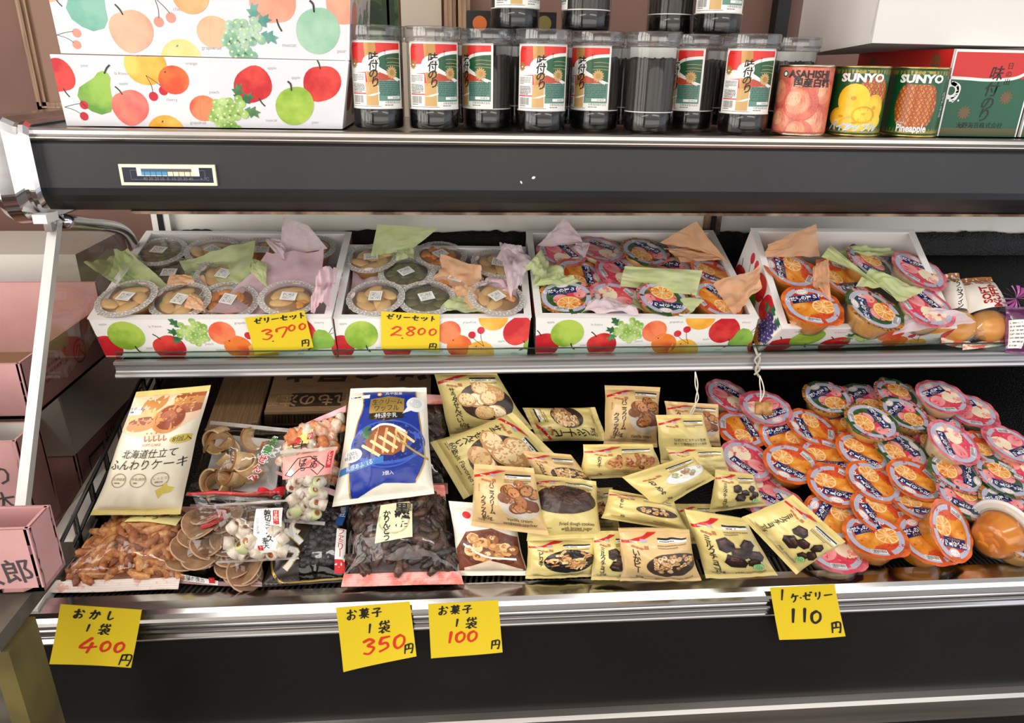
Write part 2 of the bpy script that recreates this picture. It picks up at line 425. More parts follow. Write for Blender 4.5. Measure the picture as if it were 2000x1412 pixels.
# back wall of the case, brackets, black filter mat
m = MB(); m.box((XL+.02, 1.40, .75), (XR, 1.43, 1.345), WHITE_ENAMEL); cpart('back_panel', m, 'white enamelled inner back panel')
for px in (1390, 318):
    c = atY(px, 440, 1.395).x
    m = MB(); m.box((c-.016, 1.388, 1.0), (c+.016, 1.40, 1.26), RUST if px > 1000 else WHITE_ENAMEL); m.box((c-.005, 1.3865, 1.0), (c+.005, 1.389, 1.25), DARK); cpart('shelf_upright', m)
def slope(y, p0, h=0): return (y, p0.z+(y-p0.y)*math.tan(TILT)+h/cos(TILT))
BT = 1.152
m = MB()
def mat_top(x): return BT+.006*noise.noise(V((x*9, 0, 0)))+.004*noise.noise(V((x*60, 3, 0)))
m.grid(lambda u, v: V((XL+.03+u*(XR-XL-.05), 1.392-.012*math.sin(v*pi)**.5+.002*noise.noise(V((u*80, v*8, 1))), 1.06+v*(mat_top(u*2)-1.06))), 300, 10, FILTER)
m.prism([slope(1.085, S0, -.004), slope(1.085, S0, -.0005), slope(1.395, S0, -.0005), slope(1.395, S0, -.004)], XL+.05, XR, FILTER)
cpart('shelf_mat', m, 'black fibrous filter mat lining the shelf and its back')
m = MB(); m.prism([slope(1.075, S0, -.016), slope(1.075, S0, -.0045), slope(1.398, S0, -.0045), slope(1.398, S0, -.016)], XL+.045, XR, WHITE_ENAMEL); shelf = cpart('mid_shelf', m, 'sloping white middle shelf')
# price rail along the middle shelf, in two lengths that meet at the string
yr = 1.062
zt = CAM.z-.4015*yr; zb = CAM.z-.4265*yr
prof = [(yr+.012, zt), (yr+.002, zt), (yr, zt-.001), (yr, zt-.0045), (yr+.003, zt-.006), (yr+.004, zt-.010), (yr+.004, zb+.011), (yr+.003, zb+.009), (yr-.001, zb+.007), (yr-.002, zb+.003), (yr, zb), (yr+.012, zb)]
xj = atY(1477, 712, yr).x; xs = atY(222, 715, yr).x
for a, b in ((xs, xj-.002), (xj+.002, XR)):
    m = MB(); m.prism(prof, a, b, ALU); cpart('price_rail', m, 'aluminium price rail on the shelf edge')
zl = CAM.z-.3885*yr
m = MB(); m.box((xs+.004, yr+.004, zt-.004), (XR, yr+.007, zl), clear('lip_glass', (226, 236, 232), .06, .03, 1.4)); m.box((xs+.004, yr+.0038, zl-.0008), (XR, yr+.0072, zl+.0004), flat('glass_edge', (52, 62, 60), .2)); cpart('glass_lip', m, 'low clear lip in front of the boxes')
# lower deck
m = MB(); m.prism([slope(.865, D0, -.02), slope(.865, D0, 0), slope(1.398, D0, 0), slope(1.398, D0, -.02)], XL+.02, XR, FILTER)
m.grid(lambda u, v: V((XL+.02+u*(XR-XL-.04), 1.392-.012*math.sin(v*pi)**.5+.002*noise.noise(V((u*80, v*8, 5))), .93+v*.14)), 200, 8, FILTER)
cpart('deck_mat', m, 'black fibrous mat lining the lower deck')
m = MB(); x = XL+.02; MET = mat('grille_metal', (104, 100, 96), .45, .6)
g0, g1 = (.808, .7875), (.867, .7785)
m.prism([(g0[0], g0[1]-.03), (g0[0], g0[1]-.022), (g1[0], g1[1]-.022), (g1[0], g1[1]-.03)], XL+.02, XR, DARK)
while x < XR-.03:
    m.hexa([V((x, g0[0], g0[1]-.006)), V((x+.0032, g0[0], g0[1]-.006)), V((x+.0122, g1[0], g1[1]-.006)), V((x+.009, g1[0], g1[1]-.006)),
            V((x, g0[0], g0[1])), V((x+.0032, g0[0], g0[1])), V((x+.0122, g1[0], g1[1])), V((x+.009, g1[0], g1[1]))], MET); x += .0078
m.box((XL+.02, g1[0], g1[1]-.02), (XR, g1[0]+.006, g1[1]+.001), MET)
cpart('air_grille', m, 'slotted air grille along the front of the deck')
zf = CAM.z-.845*.78; ze = CAM.z-.9035*.776
prof = [(.812, zf+.001), (.812, zf+.003), (.80, zf+.002), (.786, zf), (.781, zf-.004), (.7785, zf-.010)]
for k in range(2):
    z = zf-.012-k*.012; prof += [(.7745, z), (.7735, z-.003), (.7755, z-.0055), (.7785, z-.0075), (.7785, z-.011)]
prof += [(.776, zf-.038), (.774, ze+.003), (.7755, ze), (.80, ze), (.812, ze+.01)]
m = MB(); m.prism(prof, -.545, XR, CHROME); cpart('bumper', m, 'ribbed chrome bumper rail')
m = MB()
vs = []; fs = []
n = len(prof)
for x, k in ((-.545, 1.03), (-.549, 1.03), (-.5555, .96), (-.56, .7)):
    vs += [(x, .80+(y-.80)*k, .768+(z-.768)*(k if k > 1 else .8+.2*k)) for y, z in prof]
for j in range(3):
    for i in range(n): fs.append((j*n+i, j*n+(i+1) % n, (j+1)*n+(i+1) % n, (j+1)*n+i))
m.add(vs, fs+[tuple(range(3*n, 4*n)), tuple(range(n))[::-1]], CHROME, False); cpart('bumper_end', m, 'rounded chrome end of the bumper')
zk = CAM.z-1.10*.783
m = MB(); m.box((-.55, .782, zk), (XR, .85, ze+.004), BLACK_PANEL); cpart('front_panel', m, 'plain black lower front panel')
m = MB(); m.prism([(.85, zk), (.783, zk), (.772, zk-.003), (.768, zk-.008), (.768, zk-.045), (.774, zk-.052), (.85, zk-.052)], -.55, XR, STEEL); cpart('lower_trim', m, 'metal trim at the foot of the black panel')
m = MB(); m.box((-.53, .80, .08), (XR, 1.43, zk-.052), BLACK_PANEL); cpart('kick_panel', m)
m = MB(); m.box((XL+.01, 1.38, .08), (XR, 1.43, .78), BLACK_PANEL); cpart('rear_panel', m)
# glass end: slanted front post, clips, curved rear frame, pane, sill, black wire guard
gx = XL+.006
pt = atX(109, 428, gx); pb = atX(36, 1060, gx); pb = pb+(pb-pt)*.06
tdir = (pt-pb).normalized(); side = V((0, tdir.z, -tdir.y)).normalized()
m = MB(); wv = V((.013, 0, 0)); dv = side*.012
m.hexa([pb-wv*.5-dv*.5, pb+wv*.5-dv*.5, pb+wv*.5+dv*.5, pb-wv*.5+dv*.5, pt-wv*.5-dv*.5, pt+wv*.5-dv*.5, pt+wv*.5+dv*.5, pt-wv*.5+dv*.5], mat('white_bar', (200, 199, 196), .3, .25)); cpart('end_post', m, 'slim white metal bar slanting down the glass end')
c = atX(92, 423, gx); m = MB(); m.box((c.x-.009, c.y-.02, c.z-.006), (c.x+.009, c.y+.012, c.z+.006), mat('white_clip', (236, 236, 234), .3)); m.box((c.x-.004, c.y-.006, c.z-.02), (c.x+.006, c.y+.008, c.z-.004), CHROME); cpart('post_clip', m, 'white clip at the head of the bar')
fr = [atX(125, 432, gx+.008), atX(170, 436, gx+.008), atX(215, 441, gx+.008), atX(238, 449, gx+.008), atX(252, 463, gx+.008), atX(262, 487, gx+.008), atX(266, 520, gx+.008), atX(262, 575, gx+.008)]
fr = [V(p) for p in catmull([tuple(p) for p in fr], 4)]
m = MB(); m.tube(fr, .010, CHROME, 10); cpart('end_frame', m, 'chrome tube curving round the top rear of the glass end')
m = MB(); top = [V((gx, p.y, p.z-.004)) for p in fr]; low = [V((gx, 1.39, .84)), V((gx, pb.y, pb.z))]
poly = [pt]+top+low
n = len(poly); m.add([p+V((-.002, 0, 0)) for p in poly]+[p+V((.002, 0, 0)) for p in poly], [tuple(range(n)), tuple(range(n, 2*n))[::-1]]+[(i, (i+1) % n, n+(i+1) % n, n+i) for i in range(n)], clear('end_pane_plastic', (226, 222, 218), .03, .03, 1.35, bump=.15, bscale=9), False); cpart('end_pane', m, 'clear plastic pane of the case end')
m = MB(); a = V((gx, .79, .79)); b = V((gx, 1.38, .90))
m.hexa([a+V((-.018, 0, -.03)), a+V((.02, 0, -.03)), b+V((.02, 0, -.03)), b+V((-.018, 0, -.03)), a+V((-.018, 0, .006)), a+V((.02, 0, .006)), b+V((.02, 0, .006)), b+V((-.018, 0, .006))], WHITE_ENAMEL); cpart('end_sill', m, 'white sill of the glass end')
m = MB(); gx2 = gx+.03
for k in range(3):
    h = .008+k*.03; m.tube([V((gx2, .83, .775+h)), V((gx2, 1.30, .775+h+.47*math.tan(TILT)))], .0030, BLACK, 6)
for k in range(9):
    y = .84+k*.056; z = .778+(y-.86)*math.tan(TILT); m.tube([V((gx2, y, z)), V((gx2, y, z+.075))], .0040, BLACK, 6)
cpart('wire_guard', m, 'black wire guard inside the case end')
# ------------------------------------------------------------------ watercolour fruit prints
def wc(name, a, b, sc=26): return flat('fruit_'+name, a, .5, col2=b, scale=sc, lo=.4, hi=.62)
FR = dict(red=wc('red', (190, 22, 36), (226, 72, 60)), pink=wc('pink', (226, 74, 84), (240, 128, 112)), green=wc('green', (124, 164, 44), (176, 204, 84)),
          pear=wc('pear', (96, 150, 54), (150, 190, 80)), peach=wc('peach', (226, 78, 54), (240, 136, 92)), orange=wc('orange', (218, 76, 38), (236, 128, 50)),
          yellow=wc('yellow', (236, 164, 50), (246, 202, 96)), grape=wc('grape', (130, 174, 74), (190, 216, 136), 60), leaf=wc('leaf', (44, 98, 62), (96, 144, 92), 50),
          cherry=wc('cherry', (196, 24, 48), (216, 60, 76)), stem=flat('stem', (44, 52, 44)), cap=flat('caption', (176, 178, 180)), violet=wc('violet', (58, 44, 112), (98, 82, 160), 60))
GHI = wc('grape_shine', (204, 224, 160), (220, 234, 186))
FADE = dict(FR); FADE.update(red=wc('faded_red', (238, 148, 124), (244, 172, 146)), pink=wc('faded_pink', (240, 160, 134), (246, 182, 154)), green=wc('faded_green', (136, 186, 160), (166, 204, 178)),
            pear=wc('faded_pear', (96, 166, 150), (134, 188, 170)), peach=wc('faded_peach', (240, 166, 128), (246, 186, 150)), orange=wc('faded_orange', (238, 160, 104), (244, 184, 132)),
            yellow=wc('faded_yellow', (234, 208, 130), (240, 220, 156)), grape=wc('faded_grape', (124, 174, 146), (178, 208, 184), 60), leaf=wc('faded_leaf', (72, 140, 132), (112, 168, 158), 50),
            cherry=wc('faded_cherry', (236, 146, 128), (242, 164, 146)))
def blobpts(f, n=26): return [(f(2*pi*i/n)*cos(2*pi*i/n), f(2*pi*i/n)*sin(2*pi*i/n)) for i in range(n)]
def f_apple(p, x, y, r, rot=0, c='red', F=FR, l=0):
    p.push(x, y, r, rot); p.poly(blobpts(lambda a: 1-.13*max(0, sin(a))**8+.05*sin(a)-.07*max(0, -sin(a))**10+.03*cos(3*a)), F[c], l); p.stroke([(0, .8), (-.03, 1.05), (-.12, 1.3)], .07, F['stem'], l+1); p.pop()
def f_round(p, x, y, r, rot=0, c='green', F=FR, l=0, sx=1.):
    p.push(x, y, r, rot); p.poly([(a*sx, b) for a, b in blobpts(lambda a: 1-.06*max(0, sin(a))**8)], F[c], l); p.stroke([(0, .8), (.02, 1.1), (-.1, 1.28)], .09, F['stem'], l+1); p.pop()
def f_pear(p, x, y, r, rot=0, F=FR, l=0):
    p.push(x, y, r, rot); p.poly([(.0, -1), (.5, -.92), (.88, -.55), (.9, -.1), (.62, .35), (.42, .75), (.33, 1.12), (.12, 1.28), (-.14, 1.26), (-.32, 1.05), (-.42, .7), (-.66, .32), (-.92, -.12), (-.88, -.58), (-.5, -.92)], F['pear'], l)
    p.stroke([(0, 1.2), (.02, 1.5), (.1, 1.72)], .09, F['stem'], l+1); p.pop()
def f_peach(p, x, y, r, rot=0, F=FR, l=0):
    p.push(x, y, r, rot); p.ell(0, 0, 1, .9, F['peach'], l=l); p.stroke([(0, .85), (-.25, .3), (-.2, -.5)], .03, F['orange'], l+1); p.pop()
def f_orange(p, x, y, r, rot=0, F=FR, l=0):
    p.ell(x, y, r, r*.93, F['orange'], rot, l=l); p.ell(x-r*.5, y+r*.5, r*.06, r*.05, F['stem'], l=l+1)
def f_citrus(p, x, y, r, rot=0, F=FR, l=0):
    p.ell(x, y, r, r*.94, F['yellow'], rot, l=l); p.push(x, y, r, rot); p.ell(.1, .62, .07, .04, F['leaf'], 30, l=l+1); p.pop()
def f_grapes(p, x, y, r, rot=0, c='grape', F=FR, l=0):
    p.push(x, y, r, rot); g = random.Random(5)
    for a, b, q in ((.9, .55, 20), (1.05, -.1, -30), (.6, .95, 70)):
        p.push(a, b, .42, q); p.poly([(-.9, 0), (-.4, .5), (-.3, .25), (.2, .75), (.3, .35), (1, .3), (.7, 0), (1, -.4), (.3, -.3), (.1, -.7), (-.3, -.3)], F['leaf'], l); p.pop()
    for j in range(6):
        for i in range(5 if j < 4 else 3):
            a = -.95+i*.36+(.18 if j % 2 else 0)+g.uniform(-.06, .06)+(.25 if j > 3 else 0); b = .6-j*.27+g.uniform(-.05, .05)
            if abs(a)+abs(b)*.7 < 1.25:
                p.ell(a, b, .2, .2, F[c], n=12, l=l+1+(i+j) % 3); p.ell(a-.05, b+.06, .06, .05, GHI if c == 'grape' else F['grape'], n=8, l=l+5)
    p.pop()
def f_cherry(p, x, y, r, rot=0, F=FR, l=0):
    p.push(x, y, r, rot); p.ell(-.5, -.6, .42, .42, F['cherry'], n=14, l=l); p.ell(.55, -.25, .42, .42, F['cherry'], n=14, l=l)
    p.stroke([(-.45, -.3), (-.4, .4), (-.6, 1.3)], .05, F['stem'], l+1); p.stroke([(.5, .1), (.1, .6), (-.6, 1.3)], .05, F['stem'], l+1); p.pop()
def cap_text(p, items, F, h):
    for t, x, y in items: p.text(t, x, y, h, F['cap'], l=1)

def quad_fn(bl, br, tr, tl, wd, hg, out):
    bl, br, tr, tl = V(bl), V(br), V(tr), V(tl); n = (br-bl).cross(tl-bl).normalized()
    if n.dot(V(out)) < 0: n = -n
    def fn(x, y, h):
        u, v = x/wd, y/hg; return bl*(1-u)*(1-v)+br*u*(1-v)+tr*u*v+tl*(1-u)*v+n*h
    return fn
def panel(name, parent, bl, br, tr, tl, out, t, base, art=None, hg=1., M=None, label=None, inner=None):
    """one card panel with real thickness; the print lies on its outer face"""
    bl, br, tr, tl = V(bl), V(br), V(tr), V(tl); wd = hg*((br-bl).length+(tr-tl).length)/((tl-bl).length+(tr-br).length)
    fn = quad_fn(bl, br, tr, tl, wd, hg, out)
    m = MB(); q = [fn(0, 0, 0), fn(wd, 0, 0), fn(wd, hg, 0), fn(0, hg, 0)]; r = [fn(0, 0, -t), fn(wd, 0, -t), fn(wd, hg, -t), fn(0, hg, -t)]
    m.grid(lambda u, v: fn(u*wd, v*hg, 0), 16, 8, base, False)
    q2 = [fn(0, 0, -t*.4), fn(wd, 0, -t*.4), fn(wd, hg, -t*.4), fn(0, hg, -t*.4)]; m.hexa(r+q2, base)
    if inner: m.add([fn(0, 0, -t-.0001), fn(wd, 0, -t-.0001), fn(wd, hg, -t-.0001), fn(0, hg, -t-.0001)], [(0, 1, 2, 3)], inner, False)
    if art:
        p = Pr(); art(p, wd)
        p.emit(m, fn, L=.4*hg, clip=(0, 0, wd, hg), h0=.0003, dh=.00008)
    if M: M0 = M.inverted(); m.v = [tuple(M0@V(x)) for x in m.v]
    return m.build(name, parent, label)

# ------------------------------------------------------------------ two fruit cartons stacked on the canopy
def art_big(F, up):
    def f(p, wd):     # laid out in panel heights; y up
        y0 = .0
        if up:
            f_apple(p, .03, .86, .22, 200, 'pink', F); f_cherry(p, .2, .22, .14, 60, F); f_pear(p, .5, .60, .29, -30, F); f_apple(p, 1.0, .30, .29, 20, 'pink', F, 2)
            f_citrus(p, 1.36, .98, .26, 0, F); f_cherry(p, 1.46, .53, .16, 0, F); f_orange(p, 1.84, .76, .24, 0, F, 2); f_citrus(p, 1.62, -.04, .28, 20, F)
            f_peach(p, 2.1, .32, .23, 0, F); f_grapes(p, 2.52, .25, .31, 10, 'grape', F, 3); f_apple(p, 2.92, .74, .31, 190, 'red', F); f_round(p, 3.52, .37, .30, 12, 'green', F, 2); f_apple(p, 3.92, .72, .30, 0, 'red', F)
            cap_text(p, (('apple', 1.0, .93), ('cherry', 1.68, .6), ('peach', 2.38, .78), ('grapefruit', 2.05, .12), ('muscat', 3.12, .18), ('pear', 3.85, .12), ('apple', 3.6, 1.02)), F, .05)
        else:
            f_apple(p, .03, .72, .25, 195, 'red', F); f_cherry(p, .25, .25, .15, 60, F); f_pear(p, .55, .46, .28, -28, F); f_apple(p, 1.0, .27, .27, 25, 'pink', F, 2)
            f_citrus(p, 1.3, .88, .3, 0, F); f_cherry(p, 1.42, .55, .16, 10, F); f_orange(p, 1.68, .68, .22, 0, F, 2); f_citrus(p, 1.48, -.1, .29, 20, F)
            f_peach(p, 2.08, .28, .21, 0, F); f_grapes(p, 2.48, .2, .31, 12, 'grape', F, 3); f_apple(p, 2.82, .64, .28, 205, 'red', F); f_round(p, 3.45, .34, .29, 14, 'green', F, 2); f_apple(p, 3.84, .66, .28, 10, 'red', F)
            cap_text(p, (('pear', .45, .86), ('la france', .95, .76), ('apple', .95, .62), ('orange', 1.95, .92), ('cherry', 1.62, .4), ('peach', 2.25, .52), ('grapefruit', 1.98, .07), ('apple', 3.1, .88), ('apple', 3.45, .75), ('muscat', 3.1, .12), ('pear', 3.78, .1)), F, .045)
    return f
def side_art(F):
    def f(p, wd):
        f_apple(p, .5, .5, .28, 0, 'red', F); f_round(p, 1.2, .4, .26, 10, 'green', F); f_grapes(p, 1.9, .5, .3, 0, 'grape', F, 3); f_citrus(p, .9, 1.0, .25, 0, F)
    return f
def carton(name, label, cat, group, front4, depth, F, up, base=WHITE, dirv=(0, 1, 0), flare=.0):
    bl, br, tr, tl = [V(p) for p in front4]
    if not up: bl.z = br.z = ZS+.0003
    d = V(dirv).normalized()*depth
    c = (bl+br)*.5+d*.5; M = Matrix.Translation(c); t = thing(name, label, cat, M, group)
    bl2, br2, tr2, tl2 = bl+d, br+d, tr+d, tl+d
    panel('front_panel', t, bl, br, tr, tl, (0, -1, 0), .004, base, art_big(F, up), 1., M)
    panel('back_panel', t, br2, bl2, tl2, tr2, (0, 1, 0), .004, base, None, 1., M)
    panel('side_panel', t, bl2, bl, tl, tl2, (-1, 0, 0), .004, base, side_art(F), 1., M)
    panel('side_panel', t, br, br2, tr2, tr, (1, 0, 0), .004, base, side_art(F), 1., M)
    panel('base', t, bl2, br2, br, bl, (0, 0, -1), .003, base, None, 1., M)
    panel('lid', t, tl, tr, tr2, tl2, (0, 0, 1), .003, base, None, 1., M)
    return t
ZS = 1.3613
WGLOSS = mat('glossy_white_card', (228, 228, 233), .3, spec=.5, col2=(218, 219, 227), scale=10)
y1 = 1.085
carton('fruit_carton', 'white carton with bright watercolour fruit standing on the canopy, lower one of two', 'carton', 'fruit cartons on the canopy',
       [atY(131, 248, y1), atY(669, 257, y1), atY(681, 119, y1-.005), atY(97, 106, y1-.005)], .26, FR, False, WGLOSS)
carton('fruit_carton', 'white carton with faded pastel fruit print, stacked on top of the brighter fruit carton', 'carton', 'fruit cartons on the canopy',
       [atY(119, 104, y1-.004), atY(682, 118, y1-.004), atY(685, -40, y1-.012), atY(84, -52, y1-.012)], .25, FADE, True, WGLOSS)

# ------------------------------------------------------------------ seaweed jars
R, H = .0395, .134
JAR = clear('jar_plastic', (250, 250, 250), .03, .05, 1.4)
LIDP = clear('jar_lid_plastic', (236, 238, 240), .10, .10, 1.45, white=.03)
NORI = mat('nori_sheets', (26, 22, 20), .45, col2=(56, 48, 38), scale=60, stretch=(60, 60, .6), lo=.4, hi=.75, bump=.6, bscale=40)
BASEB = mat('jar_black_base', (16, 15, 16), .12)
LWHITE = flat('label_white', (242, 240, 236), .35); LRED = flat('label_red', (222, 44, 36), .35); LGOLD = flat('label_gold', (176, 132, 72), .32, metal=.25)
LGREEN = flat('label_green', (22, 88, 56), .35); LMINT = flat('label_mint', (96, 140, 128), .35); LBRICK = flat('label_brick', (186, 70, 44), .35); LTAN = flat('label_tan', (202, 164, 104), .35)
def jar_meshes():
    mj = MB(); mj.lathe([(.0335, .0), (.035, .001), (.0358, .004), (.0362, .010), (.0362, .113), (.0355, .1155)], JAR, 48)
    mb2 = MB(); mb2.lathe([(0, .0015), (.0325, .0015), (.0345, .004), (.0348, .0265), (.0335, .0275)], BASEB, 40); mb2.lathe([(.0346, .0275), (.0352, .0278), (.0352, .0287), (.0346, .029)], WINK, 40)
    n = MB(); g = random.Random(3); prof = 64; vs = []; fs = []
    for j, z in enumerate((.028, .05, .075, .098, .1)):
        for i in range(prof):
            r = .0318+(.0016 if i % 2 else 0)+g.uniform(-.0006, .0006)-(.004 if j == 4 else 0); an = 2*pi*i/prof; vs.append((r*cos(an), r*sin(an), z+g.uniform(-.002, .002) if j else z))
    for j in range(4):
        for i in range(prof): fs.append((j*prof+i, j*prof+(i+1) % prof, (j+1)*prof+(i+1) % prof, (j+1)*prof+i))
    fs.append(tuple(4*prof+i for i in range(prof))); n.add(vs, fs, NORI, False)
    l = MB(); l.lathe([(.0368, .1135), (.0385, .1140), (.0388, .1165), (.0376, .1175), (.0376, .119), (.0393, .120), (.0395, .122), (.0395, .1325), (.0388, .134), (.036, .1335), (.0355, .131), (0, .1312)], LIDP, 48)
    # label wrapped on the body (u = arc length, v = height)
    p = Pr(); W, Hh = .082, .0865
    p.rect(0, 0, W, Hh, LWHITE, 0); x0, x1, yb, yt = .003, W-.003, .006, Hh-.003
    p.rect(x0, .058, x1, yt, LRED, 1); p.poly([(.026, yt), (.042, yt), (.0455, .03), (.030, .03)], LGOLD, 2); p.rect(.026, .004, .0435, .034, LTAN, 2)
    p.poly([(x0, .045), (.028, .047), (.03, .030), (x0, .030)], LRED, 2)
    p.poly([(x0, yt), (x0, .0765), (.006, yt)], LWHITE, 3)
    p.poly([(x1, .072), (.064, .0715), (.052, .069), (.044, .064), (.042, .058), (.047, .053), (.058, .047), (.07, .041), (x1, .038)], LGREEN, 3)
    p.stroke([(x1, .0735), (.064, .0725), (.05, .0695), (.040, .063), (.0385, .056), (.046, .050), (.058, .045), (.068, .040), (.075, .036)], .0042, LWHITE, 4)
    p.ell(.0345, .058, .0125, .0105, LWHITE, 20, l=4); p.poly([(.034, .035), (.046, .047), (.06, .042), (.072, .0365), (.06, .037)], LBRICK, 3)
    for yy in (.064, .059, .055): p.stroke([(.056, yy), (.066, yy+.0006), (x1, yy-.0004)], .0006, LTAN, 4)
    for k in range(14): a = 2*pi*k/14; p.ell(.064+.0055*cos(a), .0465+.0055*sin(a), .0032, .0013, LTAN, math.degrees(a), n=8, l=5)
    p.ell(.064, .0465, .0038, .0038, LGOLD, n=12, l=6)
    for k in range(12): a = 2*pi*k/12; p.ell(.0085+.004*cos(a), .0575+.004*sin(a), .0026, .001, LGOLD, math.degrees(a), n=8, l=4)
    for ch, y, x in (('味', .0655, .0385), ('付', .0545, .0375), ('の', .0445, .0375), ('り', .0335, .0395)): p.text(ch, x, y, .0098, INK, bold=.022, l=8, shear=.12)
    p.vtext('卓上', .0545, .0745, .0024, INK, l=7); p.vtext('自家', .056, .066, .0024, INK, 2.4, l=7)
    p.text('C', .007, .0795, .003, INK, l=5); p.lines(.0105, .0795, .006, 1, .002, .0008, INK, 2, l=5)
    p.rect(x0, .003, .0265, .0455, LWHITE, 4); p.lines(.004, .0425, .021, 5, .0019, .0011, GREY, 3, l=5); p.rect(.004, .0325, .025, .0328, INK, 5)
    p.lines(.004, .0305, .021, 6, .0019, .0011, INK, 4, l=5); p.rect(.003, .0185, .0265, .0202, LRED, 5); p.barcode(.0045, .0075, .018, .0095, INK, 4, l=5); p.lines(.0045, .0055, .017, 1, .002, .001, INK, 5, l=5)
    p.poly([(.0265, .0165), (.0455, .0215), (.0455, .0195), (.036, .0165)], LWHITE, 5)
    p.rect(.0445, .010, x1, .0365, LMINT, 4); p.lines(.046, .034, .031, 8, .0024, .0015, flat('label_pine', (48, 92, 80)), 6, l=5); p.rect(.056, .0125, .077, .0162, LWHITE, 5); p.text('26.08.23', .069, .0143, .0022, INK, l=6)
    p.rect(.0445, .003, x1, .0098, LWHITE, 5); p.text('大野海苔株式会社', .065, .0078, .0024, INK, l=6); p.lines(.052, .0042, .024, 1, .002, .001, INK, 8, l=6); p.lines(.004, .0025, .07, 1, .002, .0009, GREY, 9, l=5)
    q = MB(); RL = .0364
    def fn(u, v, h): a = -pi/2+(u-W/2)/RL; r = RL+h; return (r*cos(a), r*sin(a), .0285+v)
    p.emit(q, fn, L=.004, h0=.0001, dh=.00003)
    return mj.mesh('jar_body'), mb2.mesh('jar_base'), n.mesh('nori'), l.mesh('jar_lid'), q.mesh('jar_label')
JM = jar_meshes()
def jar(pos, turn, label, group):
    t = thing('seaweed_jar', label, 'jar', Matrix.Translation(pos)@Matrix.Rotation(math.radians(turn), 4, 'Z'), group)
    for n, me in zip(('body', 'base', 'nori_sheets', 'lid', 'label'), JM): link(n, me, t)
G1 = 'seaweed jars in the front row'
def jx(px, py, y): return V((atY(px, py, y).x, y, ZS))
ys = 1.112
for px, y, tn, lb in ((742, ys, 2, 'first seaweed jar of the front row, right beside the fruit cartons, label facing out'),
                      (849, ys, 4, 'seaweed jar with full label facing out, second from the fruit cartons'),
                      (951, ys+.03, -54, 'seaweed jar third from the fruit cartons, label turned aside, speckled nori showing'),
                      (1056, ys, -6, 'seaweed jar with label facing out, fourth from the fruit cartons'),
                      (1158, ys+.03, -42, 'seaweed jar fifth from the fruit cartons, label turned to one side'),
                      (1263, ys+.003, 165, 'front row seaweed jar whose label faces away, showing only dark nori'),
                      (1342, ys+.056, -58, 'seaweed jar set back in the gap, half its label hidden by the next jar'),
                      (1447, ys, -18, 'seaweed jar with label facing out, nearest to the fruit cans'),
                      (1526, ys+.078, 150, 'dark seaweed jar half hidden behind the peach can')):
    jar(jx(px, 257, y), tn, lb, G1)
zz = ZS+.1342
for k, (px, py, y, tn, lb) in enumerate(((1005, 60, 1.172, 8, 'upper seaweed jar with label facing out, standing above the third and fourth front jars'),
                      (1143, 62, 1.172, -122, 'upper seaweed jar with label turned far aside, above the fourth and fifth front jars'),
                      (1306, 68, 1.222, 165, 'upper seaweed jar showing only dark nori, above the front jar whose label faces away'),
                      (1398, 70, 1.172, -18, 'upper seaweed jar with label facing out, last on top toward the white carton'))):
    p = atY(px, py, y); jar(V((p.x, y, zz)), tn, lb, 'seaweed jars in the upper row')
for px, y, lb in ((900, 1.24, 'back row seaweed jar in the gap behind the second and third front jars'), (1005, 1.24, 'back row seaweed jar behind the gap between third and fourth front jars'), (1110, 1.24, 'back row seaweed jar behind the gap between fourth and fifth front jars'),
               (1212, 1.24, 'back row seaweed jar beside the front jar whose label faces away'), (1312, 1.262, 'back row seaweed jar under the dark upper jar'), (1412, 1.262, 'back row seaweed jar under the upper jar nearest the white carton')):
    jar(V((atY(px, 230, y).x, y, ZS)), 170, lb, 'seaweed jars in the back row')

# ------------------------------------------------------------------ fruit cans
TIN = mat('tin', (206, 196, 170), .22, 1.); GOLDTIN = mat('gold_tin', (196, 172, 104), .25, 1.)
RC, HC = .0375, .0955
def can(px, py, y, label, art, turn, rim, base):
    P = atY(px, py, y); t = thing('fruit_can', label, 'can', Matrix.Translation((P.x, y, ZS))@Matrix.Rotation(math.radians(turn), 4, 'Z'), 'fruit cans on the canopy')
    m = MB(); m.lathe([(RC-.0006, .003), (RC, .006), (RC, HC-.006), (RC-.0006, HC-.003)], base, 56)
    p = Pr(); art(p)
    def fn(u, v, h): a = -pi/2+u/RC; r = RC+h; return (r*cos(a), r*sin(a), v)
    p.emit(m, fn, L=.006, clip=(-.09, .0055, .09, HC-.0055), h0=.0001, dh=.00003); m.build('printed_wall', t)
    for z0, z1 in ((0, .0035), (HC-.0035, HC)):
        m = MB(); m.lathe([(RC-.004, z0+.001), (RC-.001, z0), (RC+.0008, z0+.0005), (RC+.0011, (z0+z1)/2), (RC+.0008, z1-.0005), (RC-.001, z1), (RC-.003, z1-.001)], rim, 56); m.build('rim', t)
    m = MB(); m.disc(RC-.002, HC-.003, rim); m.build('end_plate', t)
    m = MB(); m.disc(RC-.002, .002, rim, flip=True); m.build('end_plate', t)
PK = [flat('peach_%d' % i, c, .25, col2=d, scale=40) for i, (c, d) in enumerate((((222, 122, 96), (238, 164, 128)), ((204, 92, 78), (226, 128, 104)), ((236, 160, 124), (244, 190, 156)), ((190, 76, 66), (212, 108, 88))))]
